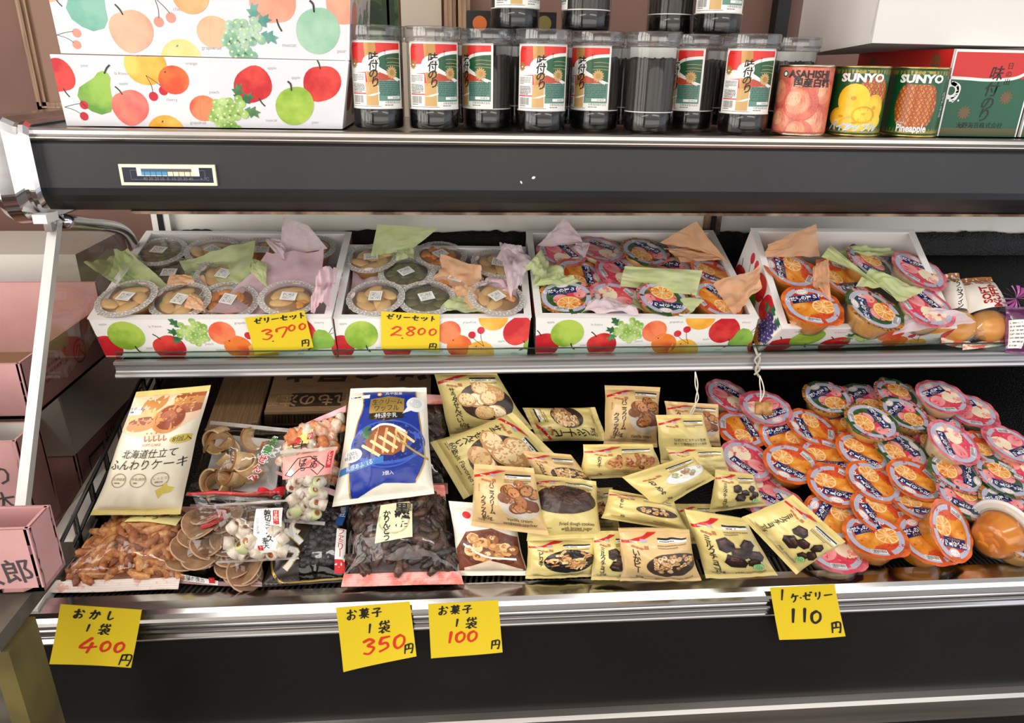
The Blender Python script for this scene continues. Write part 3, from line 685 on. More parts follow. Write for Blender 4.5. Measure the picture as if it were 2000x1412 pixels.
def a_peach(p):
    p.rect(-.09, 0, .09, .1, PK[1], 0)
    k = 2
    for x, y, r, i in ((-.034, .056, .022, 1), (.036, .056, .022, 1), (.002, .062, .020, 3), (-.024, .016, .024, 2), (.026, .017, .025, 0), (.0, .043, .0245, 0), (.002, .003, .020, 1)):
        p.ell(x, y, r, r*.95, PK[3], l=k, n=28); p.ell(x, y+r*.03, r*.95, r*.9, PK[1], l=k+1, n=28); p.ell(x-r*.22, y+r*.14, r*.68, r*.72, PK[0], l=k+2, n=24); p.ell(x-r*.42, y+r*.3, r*.36, r*.42, PK[2], -30, l=k+3, n=20); p.stroke([(x+r*.25, y+r*.85), (x+r*.42, y+r*.35), (x+r*.36, y-r*.1)], r*.035, PK[3], k+4, taper=.6); k += 5
    p.ell(-.028, .083, .0048, .0048, WINK, l=40); p.ring(-.028, .083, .0026, .0046, LGREEN, l=41); p.text('ASAHISHI', .006, .083, .0098, INK, sx=1.0, bold=.03, l=42); p.text('国産白桃', .012, .0715, .0092, INK, bold=.03, l=42)
YL = [flat('pine_%d' % i, c, .3, col2=d, scale=50) for i, (c, d) in enumerate((((240, 196, 30), (248, 214, 60)), ((226, 172, 20), (240, 196, 40)), ((206, 148, 16), (226, 176, 30))))]
PG = flat('can_green', (16, 84, 40), .3); PGOLD = flat('can_gold', (150, 132, 60), .3, metal=.4)
PB = [flat('pineskin_%d' % i, c, .3) for i, c in enumerate(((190, 96, 40), (214, 128, 58), (150, 66, 30)))]
LB = flat('letter_blue', (190, 214, 240), .3)
def a_pine_top(p):
    p.rect(-.09, 0, .09, .1, PG, 0); p.rect(-.09, HC-.011, .09, HC, PGOLD, 1); p.rect(-.09, 0, .09, .012, PGOLD, 1)
    p.text('SUNYO', .004, .0795, .0105, WINK, bold=.05, sx=1.2, l=30)
def skin(p, cx, cy, rx, ry, l):
    p.ell(cx, cy, rx, ry, PB[2], l=l)
    n = 9
    for j in range(-n, n+1):
        for i in range(-6, 7):
            x = i*.0058+(.0029 if j % 2 else 0); y = j*.0048
            if (x/rx)**2+(y/ry)**2 < .93:
                p.poly([(cx+x-.0024, cy+y), (cx+x, cy+y+.0036), (cx+x+.0024, cy+y), (cx+x, cy+y-.0036)], PB[(i+j) % 2], l+1); p.ell(cx+x, cy+y-.0005, .0007, .0007, YL[1], n=6, l=l+2)
def a_slices(p):
    a_pine_top(p); skin(p, .022, .06, .024, .022, 2)
    k = 6
    for x, y, rx, ry, i in ((.026, .038, .016, .02, 1), (-.018, .026, .02, .014, 1), (.024, .022, .018, .012, 0), (.002, .018, .022, .011, 1), (-.004, .05, .022, .022, 0), (.012, .03, .016, .012, 2)):
        p.ell(x, y, rx, ry, YL[i], l=k); p.ell(x, y, rx*.82, ry*.8, YL[0], l=k+1); p.ell(x, y+ry*.1, rx*.18, ry*.14, YL[2], l=k+2); k += 3
    p.text('パイン', -.017, .0125, .0085, LB, bold=.05, l=30, shear=.15); p.text('アップル', .011, .0125, .0085, LB, bold=.05, l=30, shear=.15); p.text('果肉', -.024, .021, .003, WINK, l=30)
def a_whole(p):
    a_pine_top(p); skin(p, .002, .043, .029, .037, 2)
    for k in range(7): p.poly([(-.012+k*.005, .072), (-.009+k*.005, .088), (-.006+k*.005, .072)], LGREEN, 6)
    p.text('Pineapple', .002, .0125, .0105, WINK, sx=.72, bold=.03, l=30); p.text('Sliced', -.014, .0205, .0032, WINK, l=30); p.vtext('パイナップル', .043, .062, .005, WINK, l=30)
can(1556, 266, 1.10, 'peach can with pink peaches and black lettering, nearest to the seaweed jars', a_peach, -27, TIN, PK[1])
can(1661, 268, 1.10, 'pineapple can with yellow slices on green, middle of the three cans', a_slices, -30, GOLDTIN, PG)
can(1771, 270, 1.10, 'pineapple can showing one whole brown pineapple, farthest from the jars', a_whole, -31, GOLDTIN, PG)

# ------------------------------------------------------------------ printed green and red cartons, white carton on top
BRED = flat('box_red', (206, 40, 36), .4); BGREEN = flat('box_green', (18, 84, 58), .4, col2=(24, 92, 64), scale=8); FLOW = flat('box_flower', (112, 84, 52), .4); BOLIVE = flat('box_olive', (88, 84, 50), .4)
def nori_art(p, wd):
    p.rect(0, 0, wd, 1, WINK, 0); p.rect(.02, .0, wd-.02, .97, BGREEN, 1); p.rect(.02, .68, wd-.02, .97, BRED, 2); p.rect(.02, .02, wd-.02, .1, BOLIVE, 2)
    p.stroke([(.0, .68), (.25, .67), (.5, .66), (.8, .68), (.95, .74), (1.0, .82)], .035, WINK, 3); p.ring(1.02, .86, .05, .09, WINK, l=3)
    p.ring(.05, .53, .05, .1, WINK, l=3); p.stroke([(.05, .62), (.14, .57), (.12, .45), (.05, .43)], .05, WINK, 3); p.ell(.17, .42, .012, .012, WINK, l=3); p.ell(.1, .41, .014, .014, WINK, l=3)
    for x, y in ((.28, .28), (.78, .46)):
        for k in range(12): a = 2*pi*k/12; p.ell(x+.05*cos(a), y+.05*sin(a), .035, .012, FLOW, math.degrees(a), n=8, l=3)
        p.ell(x, y, .035, .035, FLOW, l=4)
    for ch, x, y in (('味', .58, .73), ('付', .56, .55), ('の', .55, .39), ('り', .54, .25)): p.text(ch, x, y, .13, INK, bold=.01, l=6, shear=.15)
    p.vtext('日の出', .74, .85, .06, INK, 1.5, l=6); p.ring(.28, .12, .012, .025, INK, l=6); p.text('大野海苔株式会社', .52, .13, .055, INK, l=6)
def nori_side(p, wd):
    p.rect(0, 0, wd, 1, BGREEN, 0); p.rect(0, .68, wd, 1, BRED, 1); p.rect(wd-.03, 0, wd, 1, WINK, 3)
    for x, y in ((wd-.35, .85), (.4, .8)):
        for k in range(12): a = 2*pi*k/12; p.ell(x+.07*cos(a), y+.07*sin(a), .05, .016, FLOW, math.degrees(a), n=8, l=3)
    p.text('味付のり', wd*.5, .55, .16, INK, l=4)
def nori_box(label, px0, px1, y):
    a = V((atY(px0, 268, y).x, y, ZS)); b = V((atY(px1, 270, y).x, y, ZS)); hg = .1205; up_ = V((0, 0, hg)); d = V((0, .27, 0)); M = Matrix.Translation((a+b)/2+d/2)
    t = thing('printed_carton', label, 'carton', M, 'red and green printed cartons')
    panel('front_panel', t, a, b, b+up_, a+up_, (0, -1, 0), .004, WHITE, nori_art, 1., M); panel('side_panel', t, a+d, a, a+up_, a+d+up_, (-1, 0, 0), .004, WHITE, nori_side, 1., M)
    panel('side_panel', t, b, b+d, b+d+up_, b+up_, (1, 0, 0), .004, WHITE, nori_side, 1., M); panel('back_panel', t, b+d, a+d, a+d+up_, b+d+up_, (0, 1, 0), .004, WHITE, None, 1., M)
    panel('base', t, a+d, b+d, b, a, (0, 0, -1), .004, WHITE, None, 1., M); panel('lid', t, a+up_, b+up_, b+d+up_, a+d+up_, (0, 0, 1), .004, WHITE, None, 1., M)
nori_box('red and green printed carton with brush lettering behind the pineapple cans', 1829, 1983, 1.095)
nori_box('red and green printed carton cut by the edge of the picture, beyond the lettered one', 1990, 2150, 1.095)
def plain_art(p, wd): p.stroke([(.9, .05), (.93, .5), (.9, 1)], .006, flat('card_crease', (206, 204, 202)), 0, smooth=True)
a = atY(1703, 84, 1.12); b = atY(2080, 88, 1.12); a.z = b.z = max(a.z, ZS+.1215); c = atY(1553, 110, 1.36)
upv = V((0, 0, .26)); dv = c-a; d2 = b+dv; d2.z = b.z; M = Matrix.Translation((a+b)/2+dv*.5)
t = thing('white_carton', 'large plain white carton resting tilted on the red and green printed carton', 'carton', M)
panel('front_panel', t, a, b, b+upv, a+upv, (0, -1, 0), .005, mat('dull_white_card', (226, 224, 222), .7), plain_art, 1., M)
panel('side_panel', t, c, a, a+upv, c+upv, (-1, 0, 0), .005, mat('dull_white_card', ()), plain_art, 1., M)
panel('side_panel', t, b, d2, d2+upv, b+upv, (1, 0, 0), .005, mat('dull_white_card', ()), None, 1., M)
panel('back_panel', t, d2, c, c+upv, d2+upv, (0, 1, 0), .005, mat('dull_white_card', ()), None, 1., M)
panel('base', t, c, d2, b, a, (0, 0, -1), .005, mat('dull_white_card', ()), None, 1., M)
panel('lid', t, a+upv, b+upv, d2+upv, c+upv, (0, 0, 1), .005, mat('dull_white_card', ()), None, 1., M)

# ------------------------------------------------------------------ things on and before the brown wall
def wall_frame(label, x0, x1, z0, z1, y, name, cat, pic, fw=.03, fm=WOOD):
    t = thing(name, label, cat, Matrix.Translation(((x0+x1)/2, y, z0)))
    cx = (x0+x1)/2; m = MB()
    hw, hh = (x1-x0)/2, z1-z0
    for a, b in (((-hw, -.02, 0), (hw, 0, fw)), ((-hw, -.02, hh-fw), (hw, 0, hh)), ((-hw, -.02, 0), (-hw+fw, 0, hh)), ((hw-fw, -.02, 0), (hw, 0, hh))): m.box(a, b, fm)
    for a, b in (((-hw+fw*.4, -.026, fw*.4), (hw-fw*.4, -.02, fw*.6)), ((-hw+fw*.4, -.026, fw*.4), (-hw+fw*.6, -.02, hh)), ((hw-fw*.6, -.026, fw*.4), (hw-fw*.4, -.02, hh))): m.box(a, b, fm)
    m.build('frame', t)
    m = MB(); m.box((-hw+fw, -.012, fw), (hw-fw, -.006, hh-fw), pic[0])
    if pic[1]:
        p = Pr(); pic[1](p, 2*hw-2*fw, hh-2*fw); p.emit(m, lambda u, v, h: (-hw+fw+u, -.012-h, fw+v), L=9, clip=(0, 0, 2*hw-2*fw, hh-2*fw))
    m.build('picture', t)
    return t
yw = 1.80
A = atY(84, 217, yw); B = atY(300, 217, yw)
wall_frame('pale wooden picture frame on the brown wall, mostly hidden behind the fruit cartons', A.x, B.x, A.z, 2.1, yw, 'picture_frame', 'picture', (mat('brown_picture', (150, 118, 100), .6), None), .02)
FG = [flat('forest_%d' % i, c, .6, col2=d, scale=30) for i, (c, d) in enumerate((((36, 66, 34), (58, 96, 44)), ((26, 44, 26), (40, 62, 34)), ((74, 118, 52), (52, 88, 40))))]
def forest(p, wd, hg):
    p.rect(0, 0, wd, hg, FG[0], 0); g = random.Random(2)
    for i in range(60): x, y = g.uniform(0, wd), g.uniform(0, hg); p.ell(x, y, g.uniform(.02, .06), g.uniform(.01, .025), FG[g.choice((0, 1, 2))], n=8, l=1+i % 4)
    for i in range(7): x = (i+.5)*wd/7+g.uniform(-.01, .01); p.rect(x-.008, 0, x+.008, hg, FG[1], 6)
A = atY(679, 55, yw); B = atY(780, 55, yw); A.z -= .12
m = MB(); p = Pr(); t = thing('forest_poster', 'green bamboo forest poster on the wall behind the first seaweed jars', 'poster', Matrix.Translation((A.x-.06, yw-.004, A.z)))
m.box((0, -.002, 0), (B.x-A.x+.06, .004, .5), WHITE); forest(p, B.x-A.x+.06, .5); p.emit(m, lambda u, v, h: (u, -.002-h, v), L=9, clip=(0, 0, B.x-A.x+.06, .5)); m.build('sheet', t)
A = atY(785, 60, yw); B = atY(863, 60, yw)
m = MB(); m.box((A.x, yw-.012, 1.2), (B.x, yw, 2.2), mat('beige_board', (206, 194, 178), .7)); tag(m.build('notice_board'), 'plain beige board on the wall between the forest poster and the wooden upright', 'board')
for px in (880, 907):
    x = atY(px, 40, yw).x; m = MB(); m.box((x-.014, yw-.03, 1.1), (x+.012, yw, 2.4), WOOD); m.box((x-.004, yw-.036, 1.1), (x+.003, yw-.03, 2.4), WOOD); o = m.build('trim_1' if px == 880 else 'trim_2'); o['kind'] = 'structure'
x = atY(1521, 60, 1.78).x; m = MB(); m.box((x-.016, 1.765, 1.0), (x+.014, 1.80, 2.6), mat('black_post', (26, 24, 24), .5)); o = m.build('trim_3'); o['kind'] = 'structure'
# black box with two coloured dots, on the shelf behind the jars
A = atY(912, 62, 1.29); B = atY(1086, 62, 1.29); top = atY(912, 20, 1.29).z
t = thing('dotted_box', 'black box with an orange and an olive dot behind the upper seaweed jars', 'box', Matrix.Translation(((A.x+B.x)/2, 1.325, ZS)))
m = MB(); w2 = (B.x-A.x)/2; hb = top-ZS; m.box((-w2, -.035, 0), (w2, .035, hb), mat('black_box_card', (24, 22, 24), .5)); p = Pr()
for px, mm in ((937, flat('dot_orange', (232, 118, 44))), (1063, flat('dot_olive', (150, 138, 72)))):
    q = atY(px, 46, 1.29); p.ell(q.x-(A.x+B.x)/2, q.z-ZS, .0115, .0115, mm)
p.emit(m, lambda u, v, h: (u, -.035-h, v), L=9); m.build('card_body', t)
# ------------------------------------------------------------------ gift boxes on the sloping shelf
def box_art(dx=0.):
    def f(p, wd):
        p.push(dx, 0)
        f_apple(p, .22, .24, .34, 20, 'red'); f_round(p, .75, .56, .36, 200, 'green', l=3, sx=1.12); f_apple(p, 1.6, .22, .36, 30, 'red'); f_grapes(p, 2.2, .66, .36, 150, 'grape', l=3); f_peach(p, 2.85, .62, .31, 40)
        f_orange(p, 3.12, .27, .31); f_citrus(p, 3.92, 1.0, .36); f_cherry(p, 3.55, .52, .22, 190); f_citrus(p, 3.62, .04, .38, 30); f_apple(p, 4.55, .66, .38, 210, 'red'); f_pear(p, 5.02, .42, .28, 125, l=3)
        f_cherry(p, 5.45, .74, .22, 100); f_apple(p, 5.55, .2, .34, -30, 'red', l=2); f_grapes(p, 6.2, .6, .34, 150, 'grape', l=3); f_round(p, 6.7, .3, .34, 20)
        cap_text(p, (('apple', .35, .86), ('pear', 1.15, .25), ('la france', 1.45, .8), ('muscat', 2.6, .16), ('peach', 2.5, .35), ('grapefruit', 3.35, .88), ('orange', 2.72, .2), ('apple', 4.15, .4), ('pear', 4.5, .1), ('cherry', 5.05, .88)), FR, .06)
        p.pop()
    return f
def side_box_art(p, wd):
    for x, F_ in ((.2, 0), (2.4, 0)):
        f_apple(p, x+.1, .25, .3, 20, 'red'); f_pear(p, x+.75, .3, .3, 160, l=3); f_apple(p, x+.85, .75, .25, 190, 'red'); f_grapes(p, x+1.7, .55, .36, 90, 'violet', l=3); f_apple(p, x+1.35, .72, .27, 90, 'red'); f_citrus(p, x+1.5, .05, .3); f_cherry(p, x+.35, .75, .2, 170)
def gift_box(label, rim, bot, art, hback=None):
    FL, FR_, BR, BL = [SH(*q) for q in rim]; fl, fr = [SH(*q) for q in bot]
    bl = BL-NT*(rim[3][2]-bot[0][2])+(fl-FL)*.0+V((1, 0, 0))*((FR_-FL).length-(fr-fl).length)*.5; br = BR-NT*(rim[2][2]-bot[1][2])-V((1, 0, 0))*((FR_-FL).length-(fr-fl).length)*.5
    c = (fl+fr+bl+br)/4; M = frameM(c, (1, 0, 0), NT); t = thing('gift_box', label, 'gift box', M, 'printed gift boxes on the middle shelf')
    inn = (FL+FR_+BR+BL)/4-c; th_ = .005
    panel('front_panel', t, fl, fr, FR_, FL, NT*-.2-AT, th_, WHITE, art, 1., M, inner=INNER); panel('back_panel', t, br, bl, BL, BR, AT, th_, WHITE, side_box_art, 1., M, inner=INNER)
    panel('side_panel', t, bl, fl, FL, BL, (-1, 0, 0), th_, WHITE, side_box_art, 1., M, inner=INNER); panel('side_panel', t, fr, br, BR, FR_, (1, 0, 0), th_, WHITE, side_box_art, 1., M, inner=INNER)
    m = MB(); m.slab([fl, fr, br, bl], NT, .003, INNER); Mi = M.inverted(); m.v = [tuple(Mi@V(x)) for x in m.v]; m.build('base', t)
    # folded rim: a white lip running round the top
    m = MB(); R4 = [FL, FR_, BR, BL]; cen = (FL+FR_+BR+BL)/4
    for i in range(4):
        a, b = R4[i], R4[(i+1) % 4]; ai = a+(cen-a).normalized()*.013; bi = b+(cen-b).normalized()*.013
        ao = a-(cen-a).normalized()*.0012; bo = b-(cen-b).normalized()*.0012
        q = [ao-NT*.0012, bo-NT*.0012, bi-NT*.0012, ai-NT*.0012]; m.hexa(q+[x+NT*.0024 for x in q], WHITE)
    m.v = [tuple(Mi@V(x)) for x in m.v]; m.build('rim', t)
    return t
HB = .068
gift_box('fruit gift box of dessert cups nearest to the glass end of the case', [(172, 622, HB), (646, 620, HB), (686, 454, HB), (287, 452, HB)], [(208, 698, .002), (660, 697, .002)], box_art(-.1))
gift_box('smaller fruit gift box of dessert cups carrying the 2800 price note', [(652, 621, .062), (1037, 619, .062), (1025, 483, .062), (681, 479, .062)], [(662, 697, .002), (1029, 696, .002)], box_art(-.15))
gift_box('fruit gift box of foil lidded jelly cups beside the 2800 box', [(1047, 618, HB), (1481, 621, HB), (1392, 451, HB), (1028, 452, HB)], [(1046, 692, .002), (1464, 688, .002)], box_art(0))
gift_box('tilted fruit gift box of jelly cups beside the muffin bags', [(1528, 641, .066), (1868, 640, .060), (1783, 449, .125), (1467, 447, .125)], [(1481, 686, .002), (1832, 672, .002)], box_art(.15))

# ------------------------------------------------------------------ jelly cups with printed foil lids
JR = .0435
LIDWHITE = flat('lid_seal', (186, 186, 208), .22, col2=(178, 178, 200), scale=160, lo=.45, hi=.6)
LO = flat('lid_orange', (206, 80, 34), .25, col2=(236, 120, 52), scale=30); LP = flat('lid_pink', (206, 76, 100), .25, col2=(238, 140, 150), scale=30); LM = flat('lid_green', (42, 78, 44), .25, col2=(74, 110, 56), scale=70)
OJ = flat('orange_skin', (214, 122, 32), .28, col2=(244, 170, 70), scale=50); OH = flat('orange_half', (228, 142, 54), .25, col2=(248, 186, 104), scale=90); OPI = flat('orange_pith', (250, 222, 172), .25); RB = flat('red_glow', (190, 52, 32), .28, col2=(226, 96, 50), scale=30)
PKA = flat('peach_flesh', (238, 132, 140), .28, col2=(246, 178, 170), scale=50); PKB = flat('peach_deep', (218, 62, 90), .28, col2=(230, 96, 112), scale=50); PKC = flat('peach_cream', (246, 222, 188), .28, col2=(250, 234, 206), scale=50)
BAN = flat('banner_navy', (26, 32, 92), .25); BAN2 = flat('banner_frame', (70, 80, 150), .25); LRED2 = flat('lid_red', (206, 40, 44), .25); PINE = flat('pine_rim', (216, 138, 60), .3, col2=(150, 80, 40), scale=160)
def half_orange(p, x, y, r, l):
    p.ell(x, y, r, r*.88, OJ, l=l, n=24); p.ell(x, y, r*.93, r*.81, OPI, l=l+1, n=24)
    for k in range(10):
        a = math.radians(36*k+9); b = math.radians(36*k+36+3)
        p.poly([(x+r*.08*cos((a+b)/2), y+r*.07*sin((a+b)/2)), (x+r*.82*cos(a), y+r*.71*sin(a)), (x+r*.86*cos((a+b)/2), y+r*.74*sin((a+b)/2)), (x+r*.82*cos(b), y+r*.71*sin(b))], OH, l+2)
def lid_art(kind):
    p = Pr(); N = 48
    tab = lambda a: 1+.10*max(0, cos(a+math.radians(62)))**24
    rim = {'orange': LO, 'peach': LP, 'mix': LM}[kind]
    p.poly([(tab(2*pi*i/N)*cos(2*pi*i/N), tab(2*pi*i/N)*sin(2*pi*i/N)) for i in range(N)], rim, 0)
    if kind == 'mix':
        p.ring(0, 0, .86, 1.0, PINE, 100, 250, l=1); p.ring(0, 0, .86, 1.0, LP, -60, 40, l=1)
    p.ell(0, 0, .86, .86, {'orange': RB, 'peach': PKA, 'mix': LM}[kind], l=1, n=36)
    if kind == 'orange':
        p.ell(-.3, -.12, .44, .38, OJ, -15, l=3); p.ell(-.36, -.0, .16, .12, OH, l=4); half_orange(p, .36, -.12, .40, 5); p.ell(0, -.6, .5, .22, RB, l=4)
    elif kind == 'peach':
        p.ell(-.3, -.18, .46, .42, PKB, 20, l=3); p.ell(-.36, -.1, .34, .26, PKA, 20, l=4); p.ell(.0, -.55, .5, .24, PKB, l=3); p.ell(.34, -.2, .40, .32, PKC, -25, l=5); p.ell(.46, -.34, .2, .12, PKA, -25, l=6); p.ell(.42, .3, .34, .24, PKC, 10, l=2)
    else:
        p.ell(.42, .12, .36, .34, PKB, 20, l=3); p.ell(.5, .1, .2, .24, PKA, 20, l=4); p.ell(-.2, -.1, .3, .3, PKA, l=3); half_orange(p, .0, -.34, .44, 5); p.ell(.35, -.55, .3, .2, RB, l=4)
    for a0, a1 in ((100, 262), (-88, -6), (2, 78)):
        p.ring(0, 0, .70, .87, LIDWHITE, a0, a1, l=9)
    p.push(-.06, .36, 1, 0)
    p.poly([(-.52, -.17), (.5, -.17), (.52, .17), (-.5, .17)], BAN2, 10); p.poly([(-.505, -.155), (.485, -.155), (.505, .155), (-.485, .155)], BAN, 11)
    p.text('くだもの屋さん', 0, .035, .145, WINK, bold=.035, l=12); p.text({'orange': 'みかんゼリー', 'peach': '白桃ゼリー', 'mix': 'ミックスゼリー'}[kind], .02, -.1, .075, flat('banner_gold', (212, 190, 120), .3), l=12)
    p.pop()
    p.ell(.02, .68, .23, .135, WINK, l=12); p.ell(.02, .68, .205, .115, LRED2, l=13); p.ell(.02, .68, .19, .102, WINK, l=14); p.text('ゼリー', .02, .68, .07, LRED2, l=15)
    p.push(-.34, -.62, 1, -24); p.rect(-.24, -.085, .24, .085, WINK, 12); p.barcode(-.22, -.05, .44, .12, INK, 2, l=13); p.lines(-.2, -.078, .4, 1, .1, .02, INK, l=13); p.pop()
    p.text('入ってる', .34, -.55, .10, LRED2, rot=-20, bold=.03, l=13)
    m = MB()
    def fn(u, v, h):
        r = math.hypot(u, v); a = math.atan2(v, u)
        return (u*JR, v*JR, .0004+h+(.0009*sin(11*a)*max(0, r-.86)/.14+.0006*sin(3*a+1)*r if r > .5 else 0)-.0010*max(0, .86-r)*1.2)
    p.emit(m, fn, L=.16, h0=.0001, dh=.00003)
    return m.mesh('lid_film')
CUPM = {}
def cup_meshes():
    for kind, col, tint in (('orange', (226, 146, 44), (250, 236, 214)), ('peach', (228, 206, 168), (250, 242, 232)), ('mix', (222, 170, 96), (250, 240, 222))):
        a = MB(); g = 5
        a.lathe([(JR*.99, -.0006), (JR*1.0, .0002), (JR*.985, .0005), (JR*.88, .0003), (JR*.86, -.002), (JR*.80, -.012), (JR*.66, -.030), (JR*.60, -.034), (0, -.034)], clear('cup_plastic', (246, 244, 240), .06, .08, 1.4), 40)
        b = MB(); b.lathe([(0, -.003), (JR*.83, -.003), (JR*.77, -.012), (JR*.63, -.0295), (JR*.55, -.033), (0, -.033)], mat('jelly_'+kind, col, .25, col2=tuple(int(x*.86) for x in col), scale=45, sub=.3), 32)
        CUPM[kind] = (a.mesh('cup'), b.mesh('jelly'), lid_art(kind))
cup_meshes()
def jelly_cup(kind, pos, n, spin, label, group, sc=1.):
    M = frameM(pos, (1, 0, 0), n)@Matrix.Rotation(math.radians(spin), 4, 'Z')@Matrix.Scale(sc, 4)
    t = thing('jelly_cup', label, 'jelly cup', M, group)
    for nm, me in zip(('cup', 'jelly', 'lid_film'), CUPM[kind]): link(nm, me, t)
def tilt_n(tx, ty): return (NT+V((1, 0, 0))*tx+AT*ty).normalized()
PUR = {'P': 'peach', 'O': 'orange', 'M': 'mix'}
for k, px, py, h, sp, tx, ty, lb in (
    ('P', 1096, 494, .062, -62, .1, .0, 'peach jelly cup at the back of the third box under the pale pink tissue corner'),
    ('P', 1174, 487, .062, -28, .1, .05, 'peach jelly cup at the back of the third box, second from the pink tissue'),
    ('M', 1260, 492, .064, -35, .12, .0, 'mixed fruit jelly cup in the back row of the third box beside two peach cups'),
    ('O', 1350, 486, .062, 150, .12, .05, 'orange jelly cup wrapped in orange tissue at the back of the third box'),
    ('O', 1132, 538, .056, -85, .2, -.1, 'orange jelly cup in the middle of the third box behind the green tissue fold'),
    ('P', 1212, 532, .054, -50, .15, -.1, 'peach jelly cup in the middle of the third box beside the standing green tissue'),
    ('M', 1305, 527, .050, -10, .0, -.1, 'mixed fruit jelly cup mostly hidden behind the standing green tissue'),
    ('O', 1396, 535, .060, 165, .25, .0, 'orange jelly cup at the far side of the third box above the orange tissue fold'),
    ('M', 1106, 580, .070, 8, -.05, -.05, 'mixed fruit jelly cup at the front of the third box, nearest to the 2800 box'),
    ('P', 1200, 584, .058, 150, .1, -.1, 'peach jelly cup at the front of the third box, partly under pale pink tissue'),
    ('M', 1296, 583, .072, 176, .1, -.05, 'mixed fruit jelly cup lying in green tissue at the front of the third box'),
    ('O', 1400, 585, .064, -42, .2, -.1, 'orange jelly cup at the front corner of the third box in orange tissue')):
    jelly_cup(PUR[k], SH(px, py, h), tilt_n(tx, ty), sp, lb, 'jelly cups in the third gift box', 1.06)
for k, px, py, h, sp, tx, ty, lb in (
    ('O', 1543, 526, .095, 78, .15, -.12, 'orange jelly cup at the back corner of the tilted box under the tall orange tissue'),
    ('O', 1646, 545, .085, 200, .3, -.15, 'orange jelly cup in the middle of the tilted box beside the green tissue'),
    ('O', 1586, 597, .090, 12, .02, -.1, 'big upright-lettered orange jelly cup at the front corner of the tilted box'),
    ('M', 1704, 516, .100, 165, .28, -.1, 'mixed fruit jelly cup half under green tissue in the tilted box'),
    ('P', 1795, 528, .100, -18, .2, -.12, 'peach jelly cup at the back of the tilted box nearest to the muffin bags'),
    ('M', 1708, 604, .092, 80, .2, -.12, 'mixed fruit jelly cup at the front middle of the tilted box'),
    ('P', 1808, 598, .085, -60, .15, -.15, 'peach jelly cup at the front of the tilted box beside the pink tissue corner'),
    ('M', 1688, 492, .075, 40, .1, .1, 'mixed fruit jelly cup almost hidden under green tissue at the back of the tilted box')):
    jelly_cup(PUR[k], SH(px, py, h), tilt_n(tx, ty), sp, lb, 'jelly cups in the tilted gift box', 1.13)

